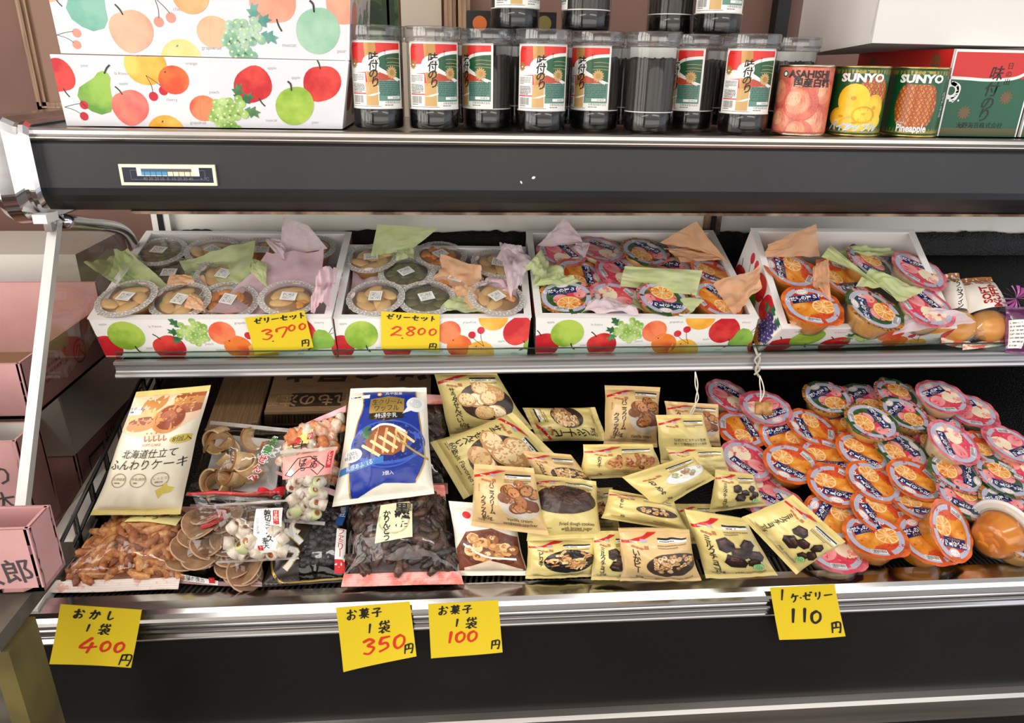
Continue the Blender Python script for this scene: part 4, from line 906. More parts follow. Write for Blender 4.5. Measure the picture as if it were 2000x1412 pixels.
# ------------------------------------------------------------------ clear lidded dessert cups
CR = .0462
FRUITM = {'peach': (mat('pale_peach', (232, 192, 128), .28, col2=(216, 168, 100), scale=45, sub=.1), mat('peach_syrup', (166, 120, 66), .18, sub=.1)),
          'muscat': (mat('muscat', (104, 96, 36), .28, col2=(82, 78, 28), scale=45, sub=.2), mat('muscat_syrup', (78, 76, 30), .18, sub=.3)),
          'mandarin': (mat('mandarin', (226, 130, 24), .3, col2=(236, 158, 50), scale=60, sub=.2), mat('mandarin_syrup', (190, 104, 20), .18, sub=.3)),
          'mixed': (mat('pale_peach', ()), mat('peach_syrup', ()))}
def dessert_meshes():
    a = MB(); R_ = CR
    a.lathe([(R_*.99, -.0008), (R_, 0), (R_*.985, .0006), (R_*.86, .0002), (R_*.84, -.002), (R_*.78, -.016), (R_*.66, -.040), (R_*.6, -.043), (0, -.043)], clear('cup_plastic', ()), 44)
    cup = a.mesh('cup')
    LEAF = flat('leaf_white', (222, 220, 216), .25)
    p = Pr(); g = random.Random(4)
    for k in range(46):
        an = 2*pi*k/46; q = .93+.03*sin(k*2.1); p.ell(q*cos(an), q*sin(an), .062, .022, LEAF, math.degrees(an)+(35 if k % 2 else -35), n=8, l=1)
        if k % 3 == 0: p.ell(.83*cos(an), .83*sin(an), .05, .018, LEAF, math.degrees(an)+60, n=8, l=1)
    p.ring(0, 0, .985, 1.01, flat('rim_frost', (214, 212, 208), .2), l=0, n=46)
    m = MB(); m.lathe([(0, .0046), (CR*.5, .0042), (CR*.80, .0026)], clear('dome_film', (250, 250, 250), .07, .07, 1.4, white=.06, bump=.25, bscale=60), 44)
    m.lathe([(CR*.80, .0026), (CR*.9, .0010), (CR*1.0, .0008)], clear('dome_rim_film', (250, 250, 250), .08, .1, 1.4, white=.62, wcol=(206, 204, 200)), 44)
    def dome(r): return .0046-.0004*(r/.5) if r < .5 else .0042-.0016*(r-.5)/.28 if r < .78 else .0026-.0016*(r-.78)/.12 if r < .9 else .0009
    def fn(u, v, h): r = math.hypot(u, v); a_ = math.atan2(v, u); s = 1+.012*cos(23*a_)*(r > .9); return (u*CR*s, v*CR*s, dome(r)+h)
    p.emit(m, fn, L=.3, h0=.0002); lid = m.mesh('lid_film')
    m = MB(); p = Pr(); p.rect(-.26, -.22, .26, .22, WINK, 0)
    for q in ((-.22, .16, .22, .172), (-.22, -.172, .22, -.16)): p.rect(*q, GREY, 1)
    p.text('PURE', 0, .07, .12, flat('label_grey', (92, 92, 90)), l=2); p.text('FRUIT JELLY', 0, -.035, .05, flat('label_grey', ()), l=2); p.text('果物ゼリー', 0, -.11, .055, flat('label_grey', ()), l=2)
    m2 = m; p.emit(m2, fn, L=.1, h0=.0006); lab = m2.mesh('label')
    m = MB(); p = Pr(); p.ell(.1, .80, .2, .085, WINK, l=0); p.ring(.1, .8, .16, .19, flat('seal_rose', (206, 120, 110)), l=1, ry=.42); p.text('ゼリー', .1, .8, .06, flat('seal_rose', ()), l=1); p.emit(m, fn, L=.3, h0=.0005); seal = m.mesh('seal_sticker')
    out = {}
    for k, (fm, sy) in FRUITM.items():
        m = MB(); g = random.Random(hash(k) % 97 if False else len(k))
        m.lathe([(0, -.0035), (CR*.81, -.0035), (CR*.76, -.016), (CR*.64, -.039), (CR*.56, -.042), (0, -.042)], sy, 36); jel = m.mesh('jelly')
        m = MB()
        if k == 'mandarin':
            for i in range(13):
                a_ = g.uniform(0, 2*pi); r = CR*.62*math.sqrt(g.random()); d = g.uniform(0, pi); z = -.004+g.uniform(0, .0025); ax = V((cos(d), sin(d), 0))
                m.blob((r*cos(a_), r*sin(a_), z), ax*.012, V((-sin(d), cos(d), 0))*.006, V((0, 0, .0034)), fm, 10, 6)
        elif k == 'muscat':
            for i in range(9):
                a_ = 2*pi*i/8 if i else 0; r = CR*.52*(i > 0); m.blob((r*cos(a_), r*sin(a_), -.0045), V((.0125, 0, 0)), V((0, .0095, 0)), V((0, 0, .005)), fm, 12, 6)
        else:
            for i, (x_, y_, d) in enumerate(((-.34, .30, .9), (.02, .46, .2), (.40, .16, -.8), (-.22, -.16, .35), (.26, -.36, .7), (-.46, -.34, -.5))[:6 if k == 'peach' else 4]):
                d += g.uniform(-.3, .3); m.blob((x_*CR, y_*CR, -.0036+.0010*(i % 3)), V((cos(d), sin(d), 0))*.0195, V((-sin(d), cos(d), 0))*.0105, V((0, 0, .0042)), fm, 14, 6, .04, g)
            if k == 'mixed':
                for i in range(5):
                    a_ = g.uniform(-1.8, .3); r = CR*.5; d = g.uniform(0, pi); m.blob((r*cos(a_), r*sin(a_), -.0015), V((cos(d), sin(d), 0))*.011, V((-sin(d), cos(d), 0))*.0055, V((0, 0, .0032)), FRUITM['mandarin'][0], 10, 6)
        out[k] = (cup, jel, m.mesh('fruit'), lid, lab, seal)
    return out
DM = dessert_meshes()
def dessert_cup(kind, pos, n, spin, label, group):
    t = thing('dessert_cup', label, 'dessert cup', frameM(pos, (1, 0, 0), n)@Matrix.Rotation(math.radians(spin), 4, 'Z'), group)
    for nm, me in zip(('cup', 'jelly', 'fruit', 'lid_film', 'label', 'seal_sticker'), DM[kind]): link(nm, me, t)
K = {'P': 'peach', 'U': 'muscat', 'O': 'mandarin', 'X': 'mixed'}
for k, px, py, h, sp, tx, ty, lb in (
    ('U', 311, 492, .064, -12, .0, .0, 'olive green muscat dessert cup at the back corner of the first box'),
    ('P', 416, 491, .064, -35, .05, .0, 'pale peach dessert cup in the first box beside the back corner muscat cup'),
    ('O', 512, 492, .060, 5, .1, .0, 'mandarin dessert cup at the back of the first box between green and pink tissue'),
    ('X', 603, 482, .064, 20, .1, .0, 'mixed fruit dessert cup at the back of the first box inside the pink tissue'),
    ('U', 331, 536, .056, 0, .0, -.05, 'olive green muscat dessert cup half hidden in the middle of the first box'),
    ('P', 437, 538, .062, 75, .05, -.05, 'pale peach dessert cup in green tissue in the middle of the first box'),
    ('P', 247, 583, .074, -18, -.1, -.05, 'pale peach dessert cup at the front outer corner of the first box'),
    ('P', 352, 588, .066, 72, .0, -.08, 'pale peach dessert cup at the front of the first box in orange tissue'),
    ('O', 446, 588, .058, 78, .1, -.1, 'mandarin dessert cup at the front of the first box beside the pink tissue'),
    ('X', 564, 583, .070, -4, .05, -.05, 'mixed fruit dessert cup right above the 3700 price note')):
    dessert_cup(K[k], SH(px, py, h), tilt_n(tx, ty), sp, lb, 'dessert cups in the first gift box')
for k, px, py, h, sp, tx, ty, lb in (
    ('P', 725, 505, .066, 185, -.05, .0, 'pale peach dessert cup at the back of the 2800 box, beside the first box'),
    ('O', 860, 499, .062, 40, .05, .0, 'mandarin dessert cup at the back of the 2800 box behind the orange tissue'),
    ('X', 972, 516, .064, 80, .1, .0, 'mixed fruit dessert cup at the back corner of the 2800 box beside the pink tissue'),
    ('U', 793, 534, .062, 35, .0, -.02, 'olive green muscat dessert cup in the middle of the 2800 box'),
    ('O', 891, 546, .060, -25, .05, -.05, 'mandarin dessert cup in the middle of the 2800 box wrapped in orange tissue'),
    ('P', 734, 582, .066, 86, -.05, -.05, 'pale peach dessert cup at the front of the 2800 box near the first box'),
    ('U', 833, 583, .066, 18, .0, -.05, 'olive green muscat dessert cup at the front of the 2800 box above its price note'),
    ('X', 970, 582, .070, 40, .1, -.05, 'mixed fruit dessert cup at the front corner of the 2800 box in green tissue')):
    dessert_cup(K[k], SH(px, py, h), tilt_n(tx, ty), sp, lb, 'dessert cups in the 2800 gift box')

# ------------------------------------------------------------------ tissue paper
TG = thin('green_tissue', (206, 222, 158), col2=(222, 232, 186)); TP = thin('pink_tissue', (240, 204, 216), col2=(246, 222, 230)); TO = thin('orange_tissue', (244, 190, 146), col2=(248, 208, 172)); TLP = thin('pale_pink_tissue', (238, 218, 226), col2=(246, 234, 240))
def tissue(label, corners, m_, seed, bulge=.012, amp=.006, PL=SH):
    q = [PL(*c) for c in corners]; c = sum(q, V())/4; n = (q[1]-q[0]).cross(q[3]-q[0]).normalized()
    if n.dot(CAM-c) < 0: n = -n
    m = MB(); N = 20; sd = seed*7.3
    def fn(u, v):
        p = q[0]*(1-u)*(1-v)+q[1]*u*(1-v)+q[2]*u*v+q[3]*(1-u)*v
        w_ = noise.noise(V((u*2.2+sd, v*2.2, sd)))*1.6+abs(noise.noise(V((u*4+sd, v*3, 3.1))))*1.2+.4*noise.noise(V((u*9, v*9+sd, 1)))
        return p+n*(bulge*(4*u*(1-u)*.5+4*v*(1-v)*.5)+amp*w_)-c
    m.grid(fn, N, N, m_)
    o = m.build('tissue_sheet'); o.location = c; tag(o, label, 'tissue paper', 'tissue sheets in the gift boxes')
for i, (lb, cs, mm, bl, am) in enumerate((
    ('green tissue sheet sticking out over the glass end side of the first box', [(262, 575, .058), (330, 562, .056), (250, 488, .085), (166, 520, .09)], TG, -.012, .008),
    ('pointed green tissue sheet behind the glass end corner of the first box', [(240, 560, .06), (300, 548, .055), (270, 498, .072), (222, 487, .095)], TG, -.008, .008),
    ('green tissue sheet spread under the peach cup in the middle of the first box', [(370, 555, .052), (480, 575, .05), (498, 470, .092), (350, 510, .07)], TG, -.006, .008),
    ('small green tissue corner between mandarin cup and pink tissue in the first box', [(488, 530, .062), (520, 560, .058), (522, 515, .074), (492, 505, .074)], TG, .004, .005),
    ('large pink tissue sheet standing around the cup above the 3700 note', [(408, 614, .055), (620, 606, .048), (632, 480, .092), (520, 488, .09)], TP, -.022, .008),
    ('pale pink tissue corner rising above the back rim of the first box', [(545, 500, .07), (640, 486, .075), (602, 440, .118), (553, 424, .125)], TLP, -.005, .006),
    ('folded pink tissue sheet beside the second box wall', [(606, 610, .075), (646, 600, .078), (660, 525, .095), (622, 540, .095)], TP, .012, .012),
    ('pale pink tissue flap covering part of the back mixed cup in the first box', [(520, 470, .082), (552, 512, .075), (560, 490, .085), (545, 466, .092)], TLP, .002, .004),
    ('orange tissue sheet under the front peach cups of the first box', [(240, 612, .055), (425, 616, .058), (400, 545, .06), (300, 560, .056)], TO, -.008, .008),
    ('orange tissue flap over the front peach cup of the first box', [(360, 600, .074), (402, 612, .068), (396, 590, .075), (370, 575, .078)], TO, .004, .004),
    ('orange tissue corner between muscat and peach cups in the first box', [(322, 562, .066), (385, 560, .066), (374, 540, .075), (336, 534, .075)], TO, .004, .004),
    ('tall green tissue sheet standing behind the second box', [(724, 500, .07), (800, 490, .075), (856, 446, .118), (737, 438, .118)], TG, -.004, .006),
    ('bright green tissue fold between two back cups of the second box', [(772, 512, .066), (808, 506, .066), (808, 482, .078), (778, 478, .082)], TG, .008, .004),
    ('orange tissue sheet cupped around the middle mandarin cup of the second box', [(845, 560, .052), (930, 590, .058), (942, 520, .085), (860, 496, .09)], TO, -.014, .010),
    ('orange tissue flap beneath the middle mandarin cup of the second box', [(880, 588, .06), (930, 606, .064), (938, 568, .068), (885, 565, .06)], TO, .006, .006),
    ('green tissue sheet at the front of the second box beside the corner cup', [(845, 612, .06), (945, 612, .06), (930, 575, .064), (880, 590, .06)], TG, .004, .006),
    ('pink tissue sheet lining the first box side of the second box', [(680, 605, .045), (770, 570, .045), (750, 530, .05), (690, 530, .05)], TP, -.006, .008),
    ('pale pink tissue sheet spilling from the second box toward the third box', [(1000, 590, .066), (1020, 565, .076), (1044, 510, .09), (978, 480, .078)], TLP, .008, .010),
    ('rounded pale pink tissue corner behind the back corner cup of the second box', [(970, 505, .066), (1030, 515, .07), (1020, 478, .095), (985, 474, .095)], TLP, .008, .006),
    ('pink tissue sheet between the two corner cups of the second box', [(940, 575, .064), (1010, 580, .064), (1000, 545, .07), (950, 545, .062)], TP, .006, .006),
    ('pale pink tissue corner standing above the back rim of the third box', [(1050, 480, .07), (1140, 478, .07), (1130, 454, .098), (1100, 424, .125)], TLP, .0, .006),
    ('pale pink tissue flap over the edge of the second peach cup', [(1120, 486, .074), (1142, 506, .07), (1153, 476, .082), (1126, 474, .08)], TLP, .002, .003),
    ('green tissue sheet hanging over the 2800 box side of the third box', [(1048, 562, .075), (1100, 548, .062), (1052, 492, .092), (1026, 522, .095)], TG, .008, .012),
    ('green tissue fold running in front of the middle orange cup of the third box', [(1042, 560, .078), (1130, 558, .066), (1100, 538, .074), (1060, 548, .078)], TG, .006, .006),
    ('pale green tissue sheet standing in the middle of the third box', [(1212, 558, .062), (1360, 576, .07), (1372, 528, .095), (1220, 520, .092)], TG, .006, .008),
    ('green tissue sheet cradling the front mixed cup of the third box', [(1232, 600, .062), (1330, 616, .074), (1376, 588, .078), (1240, 565, .062)], TG, -.012, .006),
    ('tall orange tissue corner at the back of the third box', [(1290, 472, .072), (1412, 500, .075), (1425, 515, .07), (1360, 432, .125)], TO, .002, .006),
    ('orange tissue strip across the back orange cup of the third box', [(1292, 484, .076), (1330, 512, .066), (1420, 512, .066), (1400, 500, .066)], TO, .004, .004),
    ('orange tissue sheet hanging out between the third box and the tilted box', [(1395, 560, .066), (1432, 612, .072), (1487, 560, .098), (1482, 516, .11)], TO, -.008, .008),
    ('pale pink tissue sheet along the front rim of the third box', [(1135, 612, .074), (1250, 618, .072), (1210, 590, .07), (1160, 585, .076)], TLP, .008, .008),
    ('tall orange tissue sheet at the back corner of the tilted box', [(1492, 500, .11), (1600, 500, .10), (1592, 436, .16), (1500, 478, .13)], TO, .0, .006),
    ('orange tissue sheet tucked between the three orange cups of the tilted box', [(1588, 560, .088), (1625, 590, .092), (1620, 502, .115), (1590, 522, .10)], TO, .004, .008),
    ('orange tissue sheet lining the front corner of the tilted box', [(1520, 600, .07), (1600, 565, .08), (1610, 620, .08), (1545, 636, .07)], TO, -.01, .008),
    ('green tissue sheet over the mixed cup in the tilted box', [(1604, 502, .11), (1690, 538, .10), (1770, 600, .10), (1622, 478, .13)], TG, .004, .008),
    ('green tissue sheet lying between the peach cups of the tilted box', [(1672, 556, .10), (1762, 588, .105), (1806, 570, .105), (1700, 532, .11)], TG, .006, .008),
    ('pale green tissue at the back of the tilted box', [(1630, 505, .10), (1750, 500, .10), (1740, 485, .11), (1650, 482, .11)], TG, .004, .006),
    ('pale pink tissue corner spilling over the front rim of the tilted box', [(1742, 655, .068), (1775, 600, .08), (1860, 605, .085), (1906, 630, .062)], TLP, .004, .006))):
    tissue(lb, cs, mm, i+1, bl, am)

# ------------------------------------------------------------------ handwritten yellow price notes
ST = {'ゼ': [[(.05,.55),(.45,.62),(.8,.7),(.66,.45)], [(.32,.92),(.3,.3),(.42,.12),(.8,.14)], [(.8,.95),(.87,.84)], [(.93,.98),(1.,.87)]], 'リ': [[(.25,.85),(.25,.4)], [(.7,.9),(.66,.4),(.42,.05)]], 'ー': [[(.05,.5),(.95,.56)]],
      'セ': [[(.05,.52),(.45,.6),(.85,.68),(.68,.42)], [(.36,.92),(.34,.3),(.46,.1),(.88,.12)]], 'ッ': [[(.12,.6),(.24,.4)], [(.42,.66),(.5,.46)], [(.86,.66),(.74,.32),(.42,.06)]], 'ト': [[(.4,.95),(.4,.02)], [(.4,.6),(.8,.38)]],
      '円': [[(.16,.92),(.13,.02)], [(.16,.92),(.86,.94),(.84,.05),(.7,.1)], [(.5,.92),(.5,.48)], [(.14,.48),(.84,.5)]],
      'お': [[(.08,.7),(.6,.75)], [(.35,.97),(.34,.14),(.14,.12),(.12,.28),(.42,.46),(.72,.42),(.76,.2),(.54,.04)], [(.75,.86),(.94,.7)]], 'か': [[(.08,.65),(.6,.72),(.63,.4),(.5,.06),(.36,.14)], [(.38,.97),(.3,.5),(.08,.06)], [(.75,.82),(.94,.5)]], 'し': [[(.3,.95),(.28,.3),(.42,.08),(.78,.3)]],
      '1': [[(.52,.95),(.46,.05)]],
      '袋': [[(.3,.99),(.08,.74)], [(.2,.84),(.19,.56)], [(.35,.78),(.92,.85)], [(.55,.99),(.62,.66),(.94,.54)], [(.8,.98),(.86,.9)], [(.5,.56),(.5,.46)], [(.08,.42),(.92,.46)], [(.5,.43),(.3,.2),(.04,.08)], [(.34,.25),(.33,.0),(.52,.1)], [(.86,.36),(.66,.25)], [(.5,.4),(.65,.15),(.97,.02)]],
      '菓': [[(.08,.88),(.92,.9)], [(.33,1.),(.33,.8)], [(.67,1.),(.67,.8)], [(.25,.75),(.25,.46)], [(.25,.75),(.77,.76),(.75,.46)], [(.25,.6),(.75,.61)], [(.25,.46),(.75,.47)], [(.5,.75),(.5,.0)], [(.06,.34),(.94,.36)], [(.48,.33),(.3,.17),(.12,.06)], [(.52,.33),(.7,.17),(.92,.06)]],
      '子': [[(.2,.86),(.76,.9),(.5,.64)], [(.5,.64),(.54,.1),(.38,.12)], [(.06,.48),(.95,.52)]], 'ケ': [[(.35,.97),(.12,.5)], [(.26,.72),(.94,.76)], [(.62,.74),(.56,.3),(.32,.0)]], '・': [[(.45,.5),(.55,.46)]],
      '0': [[(.55,.95),(.22,.75),(.18,.3),(.42,.05),(.78,.3),(.8,.75),(.5,.96)]], '2': [[(.15,.72),(.45,.97),(.76,.74),(.12,.06),(.4,.14),(.95,.08)]], '3': [[(.12,.86),(.5,.98),(.76,.78),(.38,.56),(.8,.36),(.5,.02),(.1,.12)]], '4': [[(.55,.98),(.06,.36),(.98,.46)], [(.66,.66),(.52,.0)]],
      '5': [[(.3,.92),(.2,.55),(.62,.56),(.72,.25),(.15,.02)], [(.3,.93),(.86,.98)]], '7': [[(.08,.66),(.14,.92),(.84,.94),(.44,.02)]], '8': [[(.76,.82),(.48,.98),(.2,.78),(.72,.32),(.5,.04),(.18,.26),(.78,.8)]]}
NOTE = mat('yellow_note_paper', (226, 198, 40), .6, spec=.3); PEN = flat('pen', (32, 30, 30), .5); RPEN = flat('red_pen', (214, 56, 34), .5)
def hand(p, s, x, y, h, m_, wd=.030, step=1., shear=.12, ratio=.85, dy=0.):
    for i, ch in enumerate(s):
        for st in ST.get(ch, []):
            p.stroke([(x+i*step*h+(a*ratio+shear*b)*h, y+dy*i+b*h) for a, b in st], wd, m_, 2, taper=.35)
def note(label, q, art, curl, seed):
    q = [V(x) for x in q]; TL_, TR_, BR_, BL_ = q; c = sum(q, V())/4
    wd, hg = ((TR_-TL_).length+(BR_-BL_).length)/2, ((TL_-BL_).length+(TR_-BR_).length)/2; fn0 = quad_fn(BL_, BR_, TR_, TL_, 1, 1, CAM-c)
    def fn(x, y, h): return fn0(x, y, h+curl*(1-y)**2+.0015*sin(3*x+seed)*(1-y))-c
    m = MB(); m.grid(lambda u, v: fn(u, v, .0), 12, 12, NOTE); m.grid(lambda u, v: fn(u, v, -.0004), 12, 12, NOTE)
    p = Pr(); art(p); p.emit(m, fn, L=.12, h0=.0003, dh=.0001)
    o = m.build('price_note'); o.location = c; tag(o, label, 'price note', 'handwritten yellow price notes')
fy = NT*.0+V((0, -1, 0))
def boxface(px, py, rimq, botq, off):      # point on a gift box front face
    a, b = SH(*rimq[0]), SH(*rimq[1]); c_ = SH(*botq); n = (b-a).cross(c_-a).normalized()
    if n.y > 0: n = -n
    return onpl(px, py, a+n*off, n)
r1 = ([(172, 622, HB), (646, 620, HB)], (208, 698, .002)); r2 = ([(652, 621, .062), (1037, 619, .062)], (662, 697, .002))
def n3700(p):
    hand(p, 'ゼリーセット', .13, .80, .15, PEN, step=.98); hand(p, '3', .17, .36, .27, RPEN, .042); hand(p, '7', .42, .36, .27, RPEN, .042); hand(p, '00', .64, .50, .17, RPEN, .038, 1.05); hand(p, '円', .80, .06, .17, PEN, .026); p.ell(.36, .30, .018, .012, PEN, l=2)
def n2800(p):
    hand(p, 'ゼリーセット', .09, .80, .14, PEN, step=1.03); hand(p, '2', .14, .36, .26, RPEN, .042); hand(p, '8', .39, .38, .25, RPEN, .042); hand(p, '00', .60, .42, .19, RPEN, .038, 1.0); hand(p, '円', .80, .04, .17, PEN, .026); p.ell(.36, .31, .018, .012, PEN, l=2)
note('yellow note reading 3700 stuck on the first gift box', [boxface(x, y, *r1, .004) for x, y in ((478, 621), (594, 606), (613, 677), (499, 689))], n3700, .004, 1)
note('yellow note reading 2800 stuck on the second gift box', [boxface(x, y, *r2, .004) for x, y in ((744, 608), (859, 614), (858, 686), (745, 679))], n2800, .003, 2)
def n400(p):
    hand(p, 'おかし', .17, .78, .16, PEN, step=1.22); hand(p, '1', .32, .56, .13, PEN); hand(p, '袋', .50, .53, .18, PEN, .026); hand(p, '4', .30, .20, .26, RPEN, .046); hand(p, '00', .55, .24, .18, RPEN, .044, .95); hand(p, '円', .82, .03, .19, PEN, .026)
def n350(p):
    hand(p, 'お菓子', .12, .78, .17, PEN, .026, step=1.0); hand(p, '1', .34, .52, .16, PEN); hand(p, '袋', .52, .50, .2, PEN, .026); hand(p, '350', .27, .19, .24, RPEN, .045, .85); hand(p, '円', .83, .08, .16, PEN, .026)
def n100(p):
    hand(p, 'お菓子', .13, .78, .17, PEN, .026, step=1.0); hand(p, '1', .32, .54, .15, PEN); hand(p, '袋', .50, .50, .2, PEN, .026); hand(p, '1', .18, .24, .22, RPEN, .046); hand(p, '00', .33, .25, .2, RPEN, .044, .85); hand(p, '円', .83, .08, .16, PEN, .026)
def n110(p):
    hand(p, '1', .06, .74, .22, PEN, .034); hand(p, 'ケ・', .27, .70, .16, PEN, .03, .62); hand(p, 'ゼリー', .47, .72, .16, PEN, .03, 1.02); hand(p, '11', .14, .30, .28, PEN, .05, .62); hand(p, '0', .50, .28, .24, PEN, .05); hand(p, '円', .79, .08, .2, PEN, .034)
def bump_q(pts):
    out = []
    for i, (x, y) in enumerate(pts):
        out.append(atY(x, y, .7685))
    return out
note('yellow note reading 400 hanging from the bumper below the brown crunchy snack bag', bump_q(((118, 1180), (277, 1191), (259, 1298), (101, 1290))), n400, .006, 3)
note('yellow note reading 350 hanging from the bumper, second from the case end', bump_q(((656, 1187), (800, 1175), (814, 1272), (672, 1305))), n350, .008, 4)
note('yellow note reading 100 hanging from the bumper beside the 350 note', bump_q(((836, 1180), (973, 1172), (981, 1266), (842, 1281))), n100, .006, 5)
note('yellow note reading 110 hanging from the bumper under the jelly cups', bump_q(((1504, 1148), (1630, 1141), (1647, 1236), (1519, 1244))), n110, .006, 6)
# ------------------------------------------------------------------ snack bags
FILM = {}
def film(name, col, rough=.3, coat=.35, bump=.25): return mat('film_'+name, col, rough, col2=tuple(max(0, int(x*.95)) for x in col), scale=14, bump=bump, bscale=55, coat=coat)
YEL = film('yellow', (224, 206, 134)); BEI = film('beige', (222, 190, 134)); CREAM = film('cream', (240, 236, 222)); SILV = film('silver', (196, 194, 190), .25)
CLF = clear('clear_film', (248, 248, 248), .06, .08, 1.38, bump=1., bscale=30)
class Bag:
    def __init__(s, corners, T, seed=1, seal=.07, crk=.0022, PL=None, pinch=.04, clearbag=False, sag=0., lift=.28):
        if PL is None: PL = DK; ym = max(c[1] for c in corners); corners = [(x, y, h+lift*(ym-y)/1000) for x, y, h in corners]
        s.TL, s.TR, s.BR, s.BL = [PL(*c) for c in corners]; s.c = (s.TL+s.TR+s.BR+s.BL)/4; s.T = T; s.sd = seed*3.77; s.seal = seal; s.crk = crk; s.pinch = pinch; s.sag = sag
        s.n = (s.TR-s.BL).cross(s.TL-s.BR).normalized()
        if s.n.dot(CAM-s.c) < 0: s.n = -s.n
        s.W = ((s.TR-s.TL).length+(s.BR-s.BL).length)/2; s.H = ((s.TL-s.BL).length+(s.TR-s.BR).length)/2; s.w = s.W/s.H
        s.ex = ((s.TR-s.TL)+(s.BR-s.BL)).normalized(); s.ey = s.n.cross(s.ex)
        if s.ey.dot(s.TL-s.BL) < 0: s.ey = -s.ey
    def B(s, u, v):
        q = min(1, max(0, (v-s.seal)/(1-2*s.seal))); a = max(0, 4*u*(1-u)); b = 4*q*(1-q)
        return (a**.55)*(b**.6)
    def base(s, u, v):
        e = .5+(u-.5)*(1-s.pinch*sin(pi*v)+.03*noise.noise(V((v*3.1+s.sd, s.sd, 0 if u < .5 else 5))))
        p = s.TL*((1-e)*v)+s.TR*(e*v)+s.BR*(e*(1-v))+s.BL*((1-e)*(1-v))
        return p+s.n*(.006*noise.noise(V((u*1.3+s.sd, v*1.5, 2))) - s.sag*4*v*(1-v))
    def front(s, u, v, h=0.):
        b = s.B(u, v); d = max(0, min(1, min(v, 1-v)/.4)); e = 1-d
        c = s.crk*(noise.noise(V((u*7+s.sd, v*2.2, 1)))*(.3+1.3*e)+.7*noise.noise(V((u*4+v*3, v*6+s.sd, 7)))+.35*abs(noise.noise(V((u*13, v*13+s.sd, 9)))))
        c *= min(1, 12*min(u, 1-u)+.15)
        if v < s.seal*1.2 or v > 1-s.seal*1.2: c *= .5
        return s.base(u, v)+s.n*(s.T*.5*b+c+.0006+h)
    def back(s, u, v): return s.base(u, v)-s.n*(s.T*.42*s.B(u, v)+.0004)
    def build(s, label, group, film_, art=None, cat='snack bag', name='snack_bag', seal_m=None, contents=None, labelart=None, markart=None, L=.05, ridge=True, cname='snacks'):
        t = thing(name, label, cat, Matrix.Translation(s.c), group); c = s.c; k = s.seal
        m = MB(); m.grid(lambda u, v: s.front(u, k+v*(1-2*k))-c, 30, 34, film_); m.grid(lambda u, v: s.back(1-u, k+v*(1-2*k))-c, 12, 14, film_)
        fn = lambda x, y, h: s.front(min(1, max(0, x/s.w)), min(1, max(0, y)), h)-c
        if art:
            p = Pr(); art(p, s.w); p.emit(m, fn, L=L, clip=(.015, k if ridge else .01, s.w-.015, 1-k), h0=.0006, dh=.00007)
        m.build('pouch', t)
        for v0, v1 in ((0, k), (1-k, 1)):
            m = MB(); rd = lambda v: .0006*sin(v*2*pi*5)
            m.grid(lambda u, v: s.front(u, v0+v*(v1-v0), rd(v))-c, 30, 14, seal_m or film_); m.grid(lambda u, v: s.back(1-u, v0+v*(v1-v0))-c, 8, 2, seal_m or film_); m.build('end_seal', t)
        if contents:
            m = MB(); contents(s, m); m.v = [tuple(V(x)-c) for x in m.v]; o = m.build(cname, t); o['kind'] = 'stuff'
        if labelart:
            m = MB(); p = Pr(); labelart(p, s.w); p.emit(m, fn, L=L, h0=.0009, dh=.00007); m.build('label', t)
        if markart:
            m = MB(); p = Pr(); markart(p, s.w); p.emit(m, fn, L=L, h0=.0009, dh=.00007); m.build('printed_mark', t)
        return t
def rpoly(g, x, y, rx, ry, n=9, j=.2):
    return [(x+rx*(1+g.uniform(-j, j))*cos(2*pi*i/n), y+ry*(1+g.uniform(-j, j))*sin(2*pi*i/n)) for i in range(n)]
def tone(name, *cols): return [flat('%s_%d' % (name, i), c, .35) for i, c in enumerate(cols)]
TOAST = tone('toast', (196, 134, 78), (222, 172, 110), (150, 92, 50), (236, 200, 146)); NUT = tone('nut', (206, 164, 112), (184, 138, 86), (228, 196, 150), (150, 106, 62))
DOUGH = tone('dough', (46, 30, 26), (66, 42, 34), (90, 58, 44), (30, 20, 18)); CHOC = tone('choco', (52, 32, 28), (84, 54, 46), (34, 20, 18), (112, 78, 66)); CRACK = tone('cracker', (226, 190, 136), (238, 212, 164), (196, 146, 92), (250, 232, 196))
TOASTD = tone('toastd', (150, 88, 46), (176, 112, 64), (116, 66, 34), (198, 138, 86)); BOWL = flat('bowl_dark', (62, 48, 42), .3); BOWLW = flat('bowl_white', (228, 230, 232), .3); TXT = flat('text_brown', (66, 52, 40)); STRIPE = flat('stripe_red', (204, 34, 36), .3); FINE = flat('fine_print', (150, 128, 92)); CRESTC = flat('crest', (178, 112, 74))
